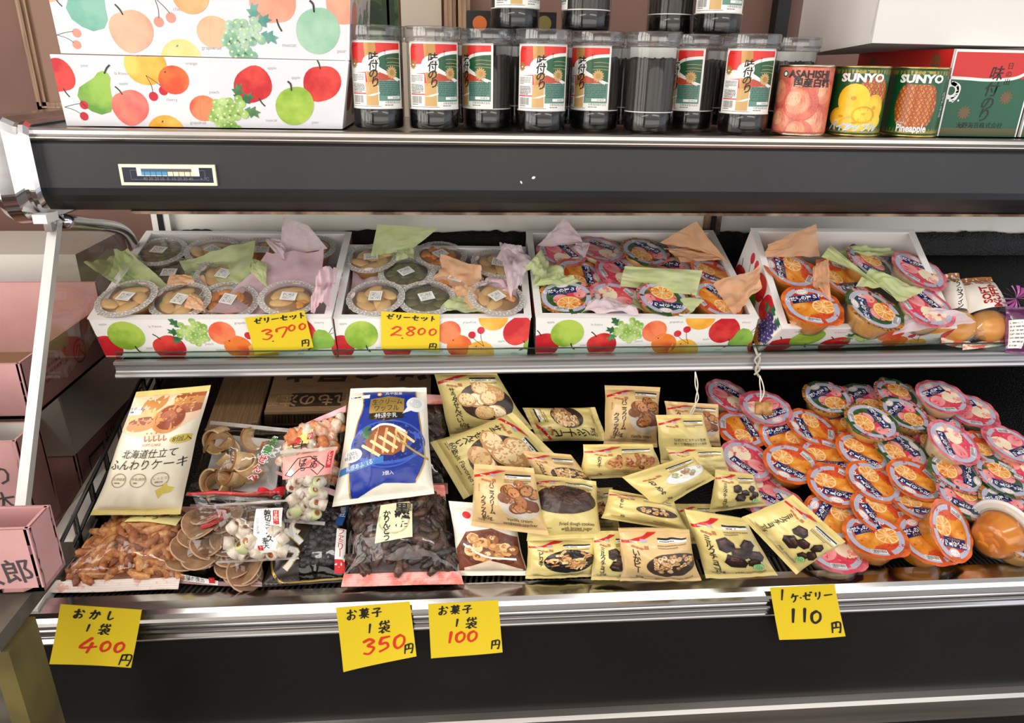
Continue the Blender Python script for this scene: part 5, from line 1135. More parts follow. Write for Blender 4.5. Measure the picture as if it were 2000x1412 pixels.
def pile(p, x, y, rx, ry, mats, n, size, seed, bowl=BOWL, shape='chunk', l=3):
    g = random.Random(seed); p.ell(x, y-ry*.12, rx*1.08, ry*1.05, bowl, l=l, n=26)
    for i in range(n):
        a = g.uniform(0, 2*pi); r = math.sqrt(g.random()); cx, cy = x+r*cos(a)*rx*.86, y+r*sin(a)*ry*.82; m_ = mats[g.randrange(len(mats))]; k = l+1+i*6//max(1, n)*2
        if shape == 'stick':
            d = g.uniform(-.9, .9); L_ = size*1.6; p.stroke([(cx-L_*cos(d), cy-L_*sin(d)*.7), (cx, cy+size*.2), (cx+L_*cos(d), cy+L_*sin(d)*.7)], size*.8, m_, k); p.stroke([(cx-L_*.7*cos(d), cy-L_*.7*sin(d)*.7+size*.14), (cx+L_*.7*cos(d), cy+L_*.7*sin(d)*.7+size*.14)], size*.2, mats[(mats.index(m_)+1) % len(mats)], k+1)
        elif shape == 'disc':
            p.ell(cx, cy, size*1.25, size*.95, mats[2], g.uniform(-30, 30), l=k); p.ell(cx+size*.05, cy+size*.08, size*1.1, size*.8, m_, g.uniform(-30, 30), l=k+1)
        else:
            p.poly(rpoly(g, cx, cy, size*1.2, size*.9), m_, k); p.poly(rpoly(g, cx-size*.15, cy+size*.2, size*.6, size*.4), mats[(mats.index(m_)+1) % len(mats)], k+1)
def choco(p, x, y, s, rot, l=4):
    p.push(x, y, s, rot); p.poly([(-1, -.3), (-.5, -.75), (.7, -.7), (1, -.1), (.6, .6), (-.6, .65)], CHOC[2], l); p.poly([(-.8, -.1), (-.4, .52), (.5, .5), (.75, 0), (.4, -.25), (-.4, -.3)], CHOC[0], l+1)
    p.poly([(-.5, .1), (-.3, .45), (.4, .42), (.55, .12)], CHOC[1], l+2); p.stroke([(-.35, .38), (.3, .36)], .07, CHOC[3], l+3); p.pop()
def ybag(name, grams, eng, pic, film_=None, seed=1, eng2=None, stripe=True, two=None):
    def f(p, w):
        if stripe:
            p.stroke([(-.02, .80), (w*.25, .87), (w*.55, .955)], .036, STRIPE, 3, smooth=False); p.rect(w*.27, .84, w*.36, .875, flat('tag_lilac', (176, 168, 190)), 4); p.lines(w*.12, .835, w*.2, 1, .02, .012, WINK, seed, l=4)
        p.rect(w*.52, .865, w*.93, .885, INK, 3); p.rect(w*.52, .83, w*.93, .862, WINK, 3); p.lines(w*.54, .84, w*.36, 1, .02, .012, INK, seed, l=4); p.lines(w*.5, .79, w*.42, 2, .028, .015, FINE, seed+3, l=3)
        for q in range(3): p.ell(w*(.16+.055*q), .775-.008*q, w*.03, .016, CRESTC, n=10, l=3)
        p.rect(w*.31, .755, w*.37, .80, CRESTC, 3)
        if two:
            p.vtext(two[0], w*.30, .74, .066, INK, 1.05, .014, l=5); p.vtext(two[1], w*.17, .52, .072, INK, 1.08, .012, l=5); p.vtext('昔ながらの', w*.10, .70, .02, CRESTC, 1.2, l=5)
        elif name:
            p.vtext(name, w*.19, .73, min(.092, .47/len(name)), INK, 1.08, .016, l=5)
        p.text(grams, w*.22, .19, .062, TXT, l=5, bold=.01); p.rect(w*.08, .15, w*.32, .154, TXT, 5); p.lines(w*.1, .125, w*.2, 1, .02, .014, FINE, seed, l=5)
        pic(p, w)
        if eng: p.text(eng, w*.66, .165 if not eng2 else .20, .05, TXT, l=9)
        if eng2: p.text(eng2, w*.66, .135, .05, TXT, l=9)
        p.lines(w*.5, .10, w*.4, 1, .02, .012, FINE, seed+9, l=5)
    return f
P_nuts = lambda p, w: pile(p, w*.66, .5, w*.33, .21, NUT, 44, .038, 3)
P_brown = lambda p, w: pile(p, w*.5, .60, w*.42, .22, DOUGH, 34, .06, 4, shape='stick')
P_sticks = lambda p, w: pile(p, w*.64, .52, w*.32, .2, TOAST, 40, .042, 5, shape='stick')
P_disc = lambda p, w: pile(p, w*.62, .54, w*.34, .27, CRACK, 9, .11, 6, shape='disc')
P_clust = lambda p, w: pile(p, w*.62, .56, w*.34, .24, TOASTD, 34, .075, 7, bowl=flat('plate_straw', (196, 160, 100)))
P_cream = lambda p, w: pile(p, w*.70, .52, w*.29, .26, TOASTD, 18, .085, 8, bowl=flat('plate_grey', (196, 186, 172)), shape='disc')
P_sea = lambda p, w: pile(p, w*.66, .6, w*.3, .16, tone('sea', (148, 160, 128), (210, 186, 150), (238, 224, 196), (176, 120, 90)), 14, .06, 9, bowl=BOWLW)
P_millet = lambda p, w: pile(p, w*.66, .5, w*.26, .14, NUT, 20, .05, 10)
def P_choc(p, w):
    for x, y, s, r in ((.78, .62, .12, 40), (.60, .52, .13, 10), (.84, .46, .12, -20), (.44, .64, .14, 20), (.5, .40, .16, -8), (.76, .36, .10, 15)): choco(p, w*x, y, s*.96, r, 4+int(10*y))
    p.ell(w*.80, .27, .075, .07, flat('sticker_green', (96, 178, 84), .3), l=16); p.ring(w*.80, .27, .055, .062, WINK, l=17, ry=.93); p.text('カカオ', w*.80, .285, .022, WINK, l=17); p.text('25%', w*.80, .25, .022, WINK, l=17)
GY = 'small yellow snack bags heaped on the lower deck'
# corners run top-left, top-right, bottom-right, bottom-left of the bag itself: (pixel x, pixel y, height over the deck)
YB = [
    ('beige vanilla cream cracker bag standing at the back against the black mat', [(1182, 752, .05), (1290, 756, .05), (1284, 874, .03), (1178, 870, .03)], .04, BEI, ybag('', '165g', 'Vanilla cream', P_cream, seed=1, two=('バニラクリーム', 'クラッカー')), 1),
    ('yellow salt flavoured cracker bag at the back beside the waffle bag', [(845, 722, .075), (968, 724, .075), (1040, 838, .045), (878, 858, .045)], .04, YEL, ybag('サラダせんべい', '60g', 'Salt-Flavored', P_disc, seed=2), 2),
    ('yellow peanut snack bag lying on its side at the back between two upright bags', [(1052, 862, .035), (1020, 797, .04), (1162, 795, .04), (1186, 862, .035)], .035, YEL, ybag('ピーナッツ', '55g', '', P_nuts, seed=3), 3),
    ('dull beige cracker bag half hidden at the back, behind the biscuit bag under the string', [(1298, 783, .05), (1402, 790, .05), (1408, 872, .035), (1302, 864, .035)], .03, BEI, ybag('クラッカー', '165g', 'Butter', P_cream, seed=4), 4),
    ('yellow salt cracker bag lying turned sideways behind the vanilla cracker bag', [(1000, 806, .04), (1086, 890, .04), (905, 975, .035), (840, 864, .045)], .04, YEL, ybag('サラダせんべい', '60g', 'Salt Flavored rice', P_disc, seed=5), 5),
    ('yellow biscuit bag with red corner stripe, touched by the plain hanging string', [(1279, 810, .075), (1372, 810, .072), (1404, 905, .05), (1290, 905, .055)], .03, YEL, ybag('', '70g', 'Biscuit', lambda p, w: (p.text('伝統のビスケット生地', w*.55, .5, .05, TXT, l=5), p.text('甘くて塩味のサクッと食感', w*.55, .42, .042, TXT, l=5)), seed=6), 6),
    ('yellow fried dough bag with potato snacks, wedged beside the brown sugar dough bag', [(1120, 955, .045), (1196, 952, .045), (1212, 1036, .035), (1130, 1040, .035)], .03, YEL, ybag('', '90g', 'Fried dough', P_sticks, seed=7, eng2='with peanuts'), 7),
    ('yellow fried dough cookie bag with dark brown sugar sticks', [(1035, 925, .06), (1165, 940, .06), (1176, 1050, .05), (1028, 1056, .05)], .04, YEL, ybag('', '', 'Fried dough cookies', P_brown, seed=8, eng2='with brown sugar'), 8),
    ('yellow bag behind the rows of choco bags, its printed back showing', [(1300, 873, .085), (1410, 873, .085), (1432, 935, .07), (1312, 932, .07)], .025, YEL, ybag('', '35g', '', lambda p, w: None, seed=9), 9),
    ('yellow bag peeping out behind the front milk choco bag', [(1318, 984, .055), (1392, 984, .055), (1420, 1062, .04), (1345, 1062, .04)], .025, YEL, ybag('', '35g', '', P_choc, seed=10), 10),
    ('yellow milk choco bag lying under the seafood cracker bag', [(1396, 916, .085), (1470, 926, .085), (1497, 988, .065), (1384, 1000, .065)], .03, YEL, ybag('ミルクチョコ', '35g', '', P_choc, seed=11), 11),
    ('yellow millet brittle bag lying across the middle of the heap', [(1190, 955, .07), (1316, 978, .07), (1348, 1040, .06), (1174, 1012, .06)], .035, YEL, ybag('おこし', '60g', 'Millet brittle', P_millet, seed=12), 12),
    ('yellow rice cracker bag at the grille with a black dish of crackers', [(1030, 1050, .035), (1162, 1050, .035), (1162, 1126, .012), (1026, 1130, .012)], .035, YEL, ybag('ピリ辛', '', 'Fried Rice Cracker', lambda p, w: pile(p, w*.62, .56, w*.36, .26, TOAST, 36, .06, 15, shape='stick', bowl=flat('dish_black', (24, 22, 24), .25)), seed=13, eng2='with Peanuts'), 13),
    ('narrow yellow milk choco bag at the grille beside the rice cracker bag', [(1158, 1038, .04), (1240, 1038, .04), (1248, 1132, .014), (1154, 1133, .014)], .03, YEL, ybag('ミルクチョコ', '35g', '', P_choc, seed=14), 14),
    ('white almond chocolate bag with brown nut picture at the grille', [(877, 978, .045), (1002, 986, .045), (1032, 1124, .014), (894, 1124, .014)], .035, CREAM, None, 15),
    ('beige squid and bean snack bag at the very front of the heap', [(1208, 1032, .055), (1345, 1034, .055), (1369, 1132, .018), (1212, 1137, .018)], .035, BEI, ybag('いかピー', '60g', 'Bean snack with squid', P_nuts, seed=16), 16),
    ('yellow milk choco bag standing upright at the front of the heap', [(1336, 994, .06), (1455, 1012, .06), (1520, 1124, .02), (1378, 1129, .02)], .035, YEL, ybag('ミルクチョコ', '35g', 'Milk chocolate', P_choc, seed=17), 17),
    ('beige bean snack bag leaning slanted between the dough bag and wheat cracker bag', [(1020, 880, .085), (1115, 888, .085), (1182, 968, .07), (1056, 952, .075)], .035, BEI, ybag('いかピー', '60g', 'Bean snack', P_nuts, seed=18), 18),
    ('yellow seafood cracker bag turned askew on top of the heap', [(1214, 932, .10), (1352, 888, .10), (1398, 934, .085), (1284, 997, .085)], .035, YEL, ybag('おこのみ', '36g', 'Seafood cracker mix', P_sea, seed=19, stripe=False), 19),
    ('yellow wheat cracker bag marked 74g lying on top of the heap', [(1140, 868, .10), (1276, 868, .10), (1300, 928, .085), (1129, 936, .085)], .035, YEL, ybag('のり千', '74g', 'Wheat crackers soy sauce', P_clust, seed=20, eng2='and seaweed flavour'), 20),
    ('beige vanilla cream cracker bag lying at the front beside the brown dough cookie bag', [(925, 906, .085), (1042, 914, .085), (1072, 1046, .06), (919, 1026, .06)], .045, BEI, ybag('', '165g', 'Vanilla cream', P_cream, seed=21, two=('バニラクリーム', 'クラッカー'), eng2='sandwich cracker'), 21),
    ('yellow milk choco bag tilted over the jelly cups beside the heap', [(1549, 965, .085), (1652, 1058, .075), (1555, 1122, .05), (1448, 1010, .07)], .04, YEL, ybag('ミルクチョコ', '35g', 'Milk chocolate', P_choc, seed=22), 22),
]
def almond_art(p, w):
    p.poly([(0, 0), (w, 0), (w, .55), (w*.6, .68), (w*.2, .62), (0, .35)], flat('almond_brown', (120, 66, 44), .3), 2)
    pile(p, w*.55, .42, w*.42, .24, TOAST, 22, .07, 31, bowl=flat('almond_bowl', (96, 48, 34), .3)); p.poly([(w*.1, .12), (w*.5, .25), (w*.95, .1), (w*.9, .0), (w*.1, .0)], flat('almond_cream', (234, 214, 190)), 14)
    p.stroke([(w*.15, .45), (w*.45, .3), (w*.9, .25)], .03, WINK, 15); p.ell(w*.25, .84, .06, .045, RED, l=5); p.text('香ばし', w*.62, .86, .05, INK, l=5, bold=.01); p.text('オーツ', w*.62, .79, .055, INK, l=5, bold=.01); p.text('Oat bar', w*.6, .73, .03, TXT, l=5)
for lb, cs, T, fm, art, sd in YB:
    up_h = .018 if sd in (8, 9, 11, 12, 18, 19, 20, 21, 22) else 0.
    Bag([(x, y, h+up_h) for x, y, h in cs], T*1.3, sd, crk=.0034, lift=.40).build(lb, GY, fm, art or almond_art)

# ------------------------------------------------------------------ big printed bags
CAKE = tone('cake', (140, 62, 34), (198, 136, 72), (170, 88, 46), (226, 182, 118))
def softcake_art(p, w):
    p.poly([(0, .70), (w*.2, .66), (w*.5, .64), (w*.8, .70), (w, .78), (w, 1), (0, 1)], flat('cake_blush', (240, 206, 174), .4), 1)
    for x, y, rx, ry, r, c in ((.36, .90, .16, .07, 12, 1), (.28, .80, .2, .055, 6, 3), (.30, .765, .19, .035, 6, 0), (.30, .735, .2, .045, 6, 1), (.80, .94, .2, .06, 8, 2), (.82, .885, .2, .045, 4, 1), (.84, .845, .18, .035, 0, 2), (.70, .92, .1, .05, 40, 3)):
        p.ell(w*x, y, w*rx, ry, CAKE[c], r, l=2+int(20*(1-y)))
    p.ell(w*.64, .775, w*.2, .105, CAKE[1], -12, l=9); p.ell(w*.655, .785, w*.18, .09, CAKE[0], -12, l=10); p.ell(w*.63, .80, w*.09, .04, CAKE[2], -12, l=11)
    p.rect(w*.04, .82, w*.24, .88, WINK, 12); p.text('丸中製菓', w*.14, .865, .022, TXT, l=13); p.lines(w*.06, .835, w*.15, 1, .02, .012, flat('navy_ink', (50, 60, 120)), 4, l=13)
    for i in range(5): x = w*(.42+.06*i); p.stroke([(x, .655), (x+.012, .615), (x+.03, .63)], .007, CRESTC, 5); p.ell(x+.01, .675, .006, .006, CRESTC, n=8, l=5)
    p.text('SOFT CAKE', w*.54, .585, .02, CRESTC, l=5); p.ell(w*.88, .615, w*.13, .034, flat('badge_gold', (206, 184, 84), .4), l=5); p.text('8個入', w*.88, .615, .034, TXT, l=6)
    p.text('北海道仕立て', w*.53, .515, .054, INK, l=5, sx=.9, shear=.1); p.text('ふんわりケーキ', w*.53, .43, .066, INK, l=5, sx=.86, shear=.1)
    for i in range(3):
        p.ring(w*(.25+.25*i), .31, .052, .057, FINE, l=5); p.text(('北海道産', '牛乳使用', 'しっとり')[i], w*(.25+.25*i), .32, .018, FINE, l=5); p.lines(w*(.2+.25*i), .285, w*.1, 1, .02, .01, FINE, i, l=5)
    p.poly([(w*.72, .22), (w*.78, .245), (w*.82, .29), (w*.84, .25), (w*.92, .235), (w*.88, .20), (w*.80, .19), (w*.76, .15)], flat('map_gold', (214, 196, 96), .4), 5)
Bag([(268, 765, .135), (412, 752, .135), (352, 1004, .062), (177, 1006, .062)], .07, 41, seal=.045, crk=.003).build('cream coloured soft cake bag with golden cakes, lying on the brown crunchy snack bag', 'large snack bags on the lower deck', film('ivory', (240, 234, 212)), softcake_art, seal_m=film('gold_seal', (214, 196, 120)))
NAVYB = film('blue', (28, 58, 156), .25); GOLDL = flat('gold_line', (190, 158, 84), .3, metal=.5)
WAF = tone('waffle', (150, 78, 40), (222, 176, 110), (240, 214, 160), (110, 54, 28))
def waffle_art(p, w):
    p.poly([(w*.16, 1), (w*.85, 1), (w*.88, .8), (w*.92, .55), (w*.94, .3), (w*.82, .10), (w*.5, .12), (w*.18, .02), (w*.12, .3), (w*.16, .6), (w*.22, .8)], flat('bag_blue', (24, 52, 150), .25), 1)
    for q in ([(w*.16, 1), (w*.22, .8), (w*.16, .6), (w*.12, .3), (w*.18, .02)], [(w*.85, 1), (w*.88, .8), (w*.92, .55), (w*.94, .3), (w*.82, .10)]): p.stroke(q, .012, GOLDL, 2)
    p.rect(w*.02, .875, w*.28, .915, WINK, 3); p.lines(w*.04, .89, w*.2, 1, .02, .012, INK, 5, l=4)
    p.ell(w*.40, .915, .022, .022, flat('logo_orange', (232, 160, 60)), l=3); p.ell(w*.40, .915, .012, .012, WINK, l=4); p.text('丸中製菓', w*.58, .92, .03, WINK, l=3)
    p.poly([(w*.30, .86), (w*.52, .885), (w*.72, .86), (w*.72, .66), (w*.52, .63), (w*.30, .66)], GOLDL, 4); p.poly([(w*.30, .715), (w*.72, .715), (w*.72, .66), (w*.52, .632), (w*.30, .66)], INK, 5)
    p.text('生クリーム', w*.51, .822, .047, INK, l=6, sx=.86); p.text('ワッフル', w*.51, .757, .047, INK, l=6, sx=.9); p.text('特選牛乳', w*.51, .683, .036, WINK, l=7)
    p.ell(w*.86, .80, .085, .075, flat('milk_jug', (232, 232, 234), .25), l=6); p.ell(w*.86, .81, .058, .048, flat('milk', (206, 208, 212), .25), l=7); p.poly([(w*.76, .77), (w*.70, .70), (w*.82, .74)], flat('milk_jug', ()), 6)
    p.ell(w*.54, .45, w*.42, .19, flat('plate_rim', (60, 92, 190), .2), l=3, n=36); p.ell(w*.54, .455, w*.39, .17, flat('plate_blue', (18, 38, 120), .2), l=4, n=36); p.ring(w*.54, .45, w*.34, w*.36, flat('plate_rim', ()), 200, 330, l=5, ry=.42/.52)
    p.poly([(w*x, y) for x, y in ((.28, .46), (.32, .54), (.45, .59), (.6, .58), (.75, .52), (.78, .45), (.72, .38), (.6, .33), (.45, .34), (.34, .38))], WAF[0], 8)
    for k in range(5):
        o = k*.095; p.stroke([(w*(.26+o), .43+.03*k), (w*(.46+o), .33+.028*k)], .024, WAF[2], 10, smooth=False)
    for k in range(4): o = k*.11; p.stroke([(w*(.38+o), .36-.0*k), (w*(.42+o), .585-.018*k)], .022, WAF[1], 9, smooth=False)
    p.stroke([(w*.36, .56), (w*.46, .60), (w*.6, .585), (w*.74, .53)], .02, WINK, 11)
    for q in (0, 50, -40): p.push(w*.25, .535, .07, q); p.ell(.6, 0, .6, .28, FR['leaf'], n=10, l=11); p.pop()
    for k in range(3): p.stroke([(w*(.62+.03*k), .49+.01*k), (w*(.66+.03*k), .44+.01*k)], .007, GOLDL, 12, smooth=False)
    p.stroke([(w*.69, .44), (w*.84, .36), (w*.98, .30)], .018, GOLDL, 12)
    p.ell(w*.15, .365, .085, .055, flat('badge_white', (236, 238, 240), .3), l=12); p.text('100%', w*.15, .38, .032, INK, l=13); p.text('特選牛乳', w*.15, .345, .024, INK, l=13)
    p.poly([(w*-.02, .27), (w*.5, .33), (w*.5, .275), (w*-.02, .215)], flat('band_sky', (60, 120, 196), .3), 12); p.text('乳感あふれる', w*.24, .275, .034, WINK, rot=7, l=13, sx=.8); p.text('3個入', w*.55, .19, .026, WINK, l=6)
Bag([(684, 758, .10), (834, 757, .10), (848, 964, .085), (650, 990, .085)], .06, 42, seal=.04, crk=.003).build('blue and white waffle bag leaning upright in the middle of the deck', 'large snack bags on the lower deck', CREAM, waffle_art, L=.04)

# ------------------------------------------------------------------ clear bags with the snacks showing
GC = 'clear snack bags on the lower deck'
def sticks(cols, n, L_, r, seed, lift=.25):
    ms = [mat('crunch_%s_%d' % (cols[0], i), c, .35, col2=d, scale=160, bump=.5, bscale=260, coat=.2) for i, (c, d) in enumerate(cols[1])]
    def f(s, m):
        g = random.Random(seed)
        for i in range(n):
            u, v = g.uniform(.06, .94), g.uniform(s.seal+.06, 1-s.seal-.06); b = s.B(u, v); a = g.uniform(0, 2*pi); d = s.ex*cos(a)+s.ey*sin(a); k = L_*g.uniform(.6, 1.1)
            p0 = s.base(u, v)+s.n*((s.T*.5*b-r)*g.uniform(lift, .93)-.001); bend = s.n.cross(d)*g.uniform(-.006, .006)
            pts = []
            for q in (-1, -.55, 0, .55, 1): pts.append(p0+d*(q*k)+bend*(1-q*q)+s.n*(-.002*q*q))
            m.tube(pts, [r*g.uniform(.45, .6), r*g.uniform(.9, 1.15), r*g.uniform(.85, 1.2), r*g.uniform(.9, 1.15), r*.5], ms[g.randrange(len(ms))], 7)
        m.grid(lambda u, v: s.base(.05+u*.9, s.seal+v*(1-2*s.seal))+s.n*(s.T*.2*s.B(.05+u*.9, s.seal+v*(1-2*s.seal))), 12, 12, ms[-1])
    return f
BRN = ('amber', (((176, 104, 52), (206, 142, 84)), ((160, 88, 42), (192, 122, 68)), ((196, 128, 70), (226, 172, 112)), ((120, 62, 30), (150, 84, 44))))
BLK = ('sugar', (((60, 38, 32), (84, 56, 46)), ((54, 36, 30), (80, 54, 44)), ((80, 52, 42), (106, 74, 60)), ((34, 22, 20), (48, 32, 28))))
PINKP = mat('pink_paper', (238, 176, 170), .6, col2=(222, 122, 112), scale=60, lo=.45, hi=.6); SCROLL = mat('scroll_paper', (240, 228, 222), .55, col2=(222, 170, 156), scale=70, lo=.52, hi=.6)
LEMON = flat('label_lemon', (240, 230, 160), .4); PALE = flat('label_pale', (228, 228, 192), .4)
def lab_nuts(p, w):
    p.push(0, -.11)
    p.rect(w*.34, .78, w*.86, 1.0, LEMON, 0); p.ring(w*.6, .9, .08, .1, flat('label_amber', (222, 140, 60)), 180, 360, l=1, ry=.5); p.text('ナッツ', w*.66, .93, .07, INK, bold=.02, l=2, rot=8); p.text('と', w*.5, .885, .05, INK, bold=.02, l=2); p.text('う', w*.62, .855, .06, INK, bold=.02, l=2)
    for k in range(3): p.stroke([(w*.34, .83+.02*k), (w*.52, .96+.02*k)], .006, (RED, INK, GOLDL)[k], 2, smooth=False)
    p.pop()
Bag([(232, 985, .03), (395, 990, .03), (348, 1152, .008), (88, 1158, .008)], .06, 51, seal=.13, lift=.06).build('clear bag of amber crunchy sticks at the front corner by the wire guard', GC, CLF, None, contents=sticks(BRN, 210, .02, .0058, 51), labelart=lab_nuts, seal_m=SCROLL)
def lab_kuro(p, w):
    p.push(0, -.13)
    p.poly([(w*.27, .48), (w*.62, .52), (w*.64, .92), (w*.31, .88)], PALE, 0); p.ring(w*.45, .70, .14, .16, flat('label_moss', (190, 184, 140)), 160, 420, l=1, ry=.9)
    p.vtext('黒糖', w*.53, .875, .115, INK, 1.1, .03, l=2); p.vtext('かりんとう', w*.38, .80, .058, INK, 1.05, .025, l=2); p.rect(w*.585, .79, w*.63, .90, flat('label_tanbox', (150, 140, 96)), 2); p.vtext('味の国', w*.607, .893, .026, INK, 1.2, l=3); p.pop()
Bag([(692, 955, .055), (868, 948, .055), (906, 1140, .012), (666, 1146, .012)], .065, 52, seal=.12, lift=.12).build('clear bag of dark brown sugar sticks with pale label and pink paper ends', GC, CLF, None, contents=sticks(BLK, 190, .017, .0062, 52), labelart=lab_kuro, seal_m=PINKP)
Bag([(690, 768, .05), (874, 772, .05), (876, 965, .02), (690, 965, .02)], .05, 53, seal=.10, lift=.15).build('clear bag of dark brown sugar sticks almost hidden behind the blue waffle bag', GC, CLF, None, contents=sticks(BLK, 90, .017, .0062, 53), seal_m=PINKP)
def rings(n, seed, r=.0095, hh=.008):
    wm = mat('rice_white', (216, 208, 196), .45, col2=(190, 172, 150), scale=120, bump=.2, bscale=300); wi = mat('filling_brown', (176, 104, 60), .5, col2=(120, 64, 36), scale=200); wg = mat('rice_green', (196, 204, 150), .5)
    def f(s, m):
        g = random.Random(seed)
        for i in range(n):
            u, v = g.uniform(.12, .88), g.uniform(s.seal+.06, .62); b = s.B(u, v); a = s.ex*g.uniform(-1, 1)+s.ey*g.uniform(-.6, .8)+s.n*g.uniform(-.1, .9)
            M = frameM(s.base(u, v)+s.n*(s.T*.5*b*g.uniform(.25, .8)), s.ex, a); wl = wg if i % 6 == 5 else wm
            m.lathe([(r*.5, -hh), (r*.9, -hh), (r, -hh*.88), (r*1.02, 0), (r, hh*.88), (r*.9, hh), (r*.5, hh)], wl, 16, M=M); m.lathe([(0, hh*.9), (r*.3, hh*1.05), (r*.62, hh*.92)], wi, 10, M=M); m.lathe([(r*.62, -hh*.92), (0, -hh*.95)], wi, 10, M=M)
    return f
def discs(n, seed, r=.024, curl=0., col=((138, 102, 74), (166, 130, 98)), name='round_cracker', v1=.9):
    cm = mat(name, col[0], .5, col2=col[1], scale=60, bump=.4, bscale=200); ce = mat(name+'_edge', tuple(min(255, x+46) for x in col[0]), .5)
    def f(s, m):
        g = random.Random(seed)
        for i in range(n):
            u, v = g.uniform(.12, .88), s.seal+.06+(v1-s.seal*2-.06)*((i+.5)/n); b = s.B(u, v)
            ax = (s.n+s.ey*g.uniform(.2, .9)+s.ex*g.uniform(-.7, .7)).normalized(); M = frameM(s.base(u, v)+s.n*(s.T*.5*b*g.uniform(.3, .75)), s.ex+s.ey*g.uniform(-1, 1), ax)
            def fp(a, q, h=0): x, y = r*q*cos(a*2*pi), r*q*sin(a*2*pi); return M@V((x, y, h+.0014*sin(a*14)*q+2.5*curl*x*x/r+.002*sin(a*5+i)*q*q))
            m.grid(lambda a, q: fp(a, q*.93, .0010), 22, 4, cm); m.grid(lambda a, q: fp(a, q*.93, -.0010), 22, 4, cm); m.grid(lambda a, q: fp(a, .93+.07*sin(q*pi), .0010-.002*q), 22, 3, ce)
    return f
def curls(n, seed):
    cm = mat('ginger_cracker', (206, 168, 116), .5, col2=(226, 196, 150), scale=90, bump=.4, bscale=260); ce = mat('ginger_cracker_edge', (150, 98, 58), .5)
    def f(s, m):
        g = random.Random(seed)
        for i in range(n):
            u, v = g.uniform(.1, .62), s.seal+.05+.8*(i+.5)/n; b = s.B(u, v); ax = (s.ex*g.uniform(-1, 1)+s.ey*g.uniform(-.4, .6)+s.n*g.uniform(.4, 1)).normalized(); M = frameM(s.base(u, v)+s.n*(s.T*.5*b*.45), s.ex+s.ey*g.uniform(-1, 1), ax); tw = g.uniform(3.4, 5.); r0 = g.uniform(.011, .016)
            def sp(a, z, o): q = a*tw+i; r = r0*(1+.45*a)+o; return M@V((r*cos(q), r*sin(q), (z-.5)*.026))
            m.grid(lambda a, z: sp(a, z, 0), 30, 3, cm); m.grid(lambda a, z: sp(a, z, .0026), 30, 3, cm)
            for zz_ in (0, 1): m.tube([sp(k/30, zz_, .0013) for k in range(31)], .0016, cm if i % 2 else ce, 6)
    return f
def lab_ginger(p, w):
    GRN = flat('ginger_green', (66, 138, 66), .35)
    for k, ch in enumerate('生姜せんべ'):
        for b_, mm, l in ((.10, WINK, 2), (.03, GRN if k < 2 else RED, 3)): p.text(ch, w*(.83-.03*k), .80-.125*k, .085, mm, bold=b_, l=l, rot=-12)
def curl_all(s, m):
    curls(9, 61)(s, m)
    m.grid(lambda u, v: s.base(.1+u*.82, .12+v*.72)-s.n*(s.T*.2*s.B(.1+u*.82, .12+v*.72)), 10, 10, mat('milky_tray', (206, 204, 204), .4))
Bag([(412, 822, .075), (575, 838, .075), (548, 985, .045), (362, 968, .05)], .055, 61, seal=.05).build('clear bag of curled ginger crackers with green and red lettering', GC, CLF, None, contents=curl_all, labelart=lab_ginger, seal_m=clear('seal_film', (244, 232, 224), .1, .12, 1.35, white=.25))
REDT = film('red_tape', (208, 30, 44), .35)
def lab_round(p, w):
    p.poly([(w*.02, .10), (w*.55, .05), (w*.55, .0), (w*.02, .05)], WINK, 0); p.text('煎餅本舗の逸品', w*.25, .052, .035, INK, l=1, rot=-3); p.rect(w*.46, .02, w*.52, .07, RED, 1)
def mark_round(p, w):
    p.poly([(w*.42, .62), (w*.56, .72), (w*.56, .90), (w*.46, .93), (w*.40, .80), (w*.30, .68), (w*.3, .60)], RED, 1); p.poly([(w*.43, .64), (w*.55, .73), (w*.55, .89), (w*.47, .92), (w*.41, .80), (w*.32, .68), (w*.32, .62)], flat('deep_red', (186, 22, 34), .35), 2)
Bag([(372, 985, .04), (520, 990, .04), (512, 1146, .008), (318, 1138, .008)], .05, 62, seal=.05, lift=.08).build('clear bag of round brown crackers at the front beside the amber stick bag', GC, CLF, None, contents=discs(22, 62, .026), labelart=lab_round, markart=mark_round, seal_m=clear('pink_seal_film', (250, 214, 214), .1, .1, 1.35, white=.35, wcol=(240, 196, 196)))
BFILM = film('black_gold', (34, 30, 28), .22, .5)
def lab_bean(p, w):
    p.poly([(0, .0), (w*.42, .0), (w*.40, .3), (w*.5, .6), (w*.42, .95), (0, .95)], flat('bean_panel', (40, 32, 28), .25), 0); p.stroke([(w*.02, .3), (w*.12, .1), (w*.3, .03), (w*.98, .04)], .022, GOLDL, 2)
    for q in ([(w*.12, .86), (w*.26, .80), (w*.22, .60), (w*.34, .52)], [(w*.14, .58), (w*.30, .48), (w*.40, .40)], [(w*.20, .36), (w*.36, .30), (w*.24, .14)]): p.stroke(q, .075, GOLDL, 3); p.stroke(q, .055, WINK, 4)
    p.rect(w*.82, .14, w*.94, .58, WINK, 3); p.rect(w*.82, .08, w*.94, .22, RED, 4); p.vtext('ファミリー', w*.88, .57, .06, RED, 1.02, .01, l=5); p.poly([(w*.78, .62), (w*.88, .62), (w*.94, .92), (w*.84, .9)], flat('bean_blue', (40, 84, 150), .3), 3); p.vtext('黒豆', w*.86, .88, .06, WINK, l=4)
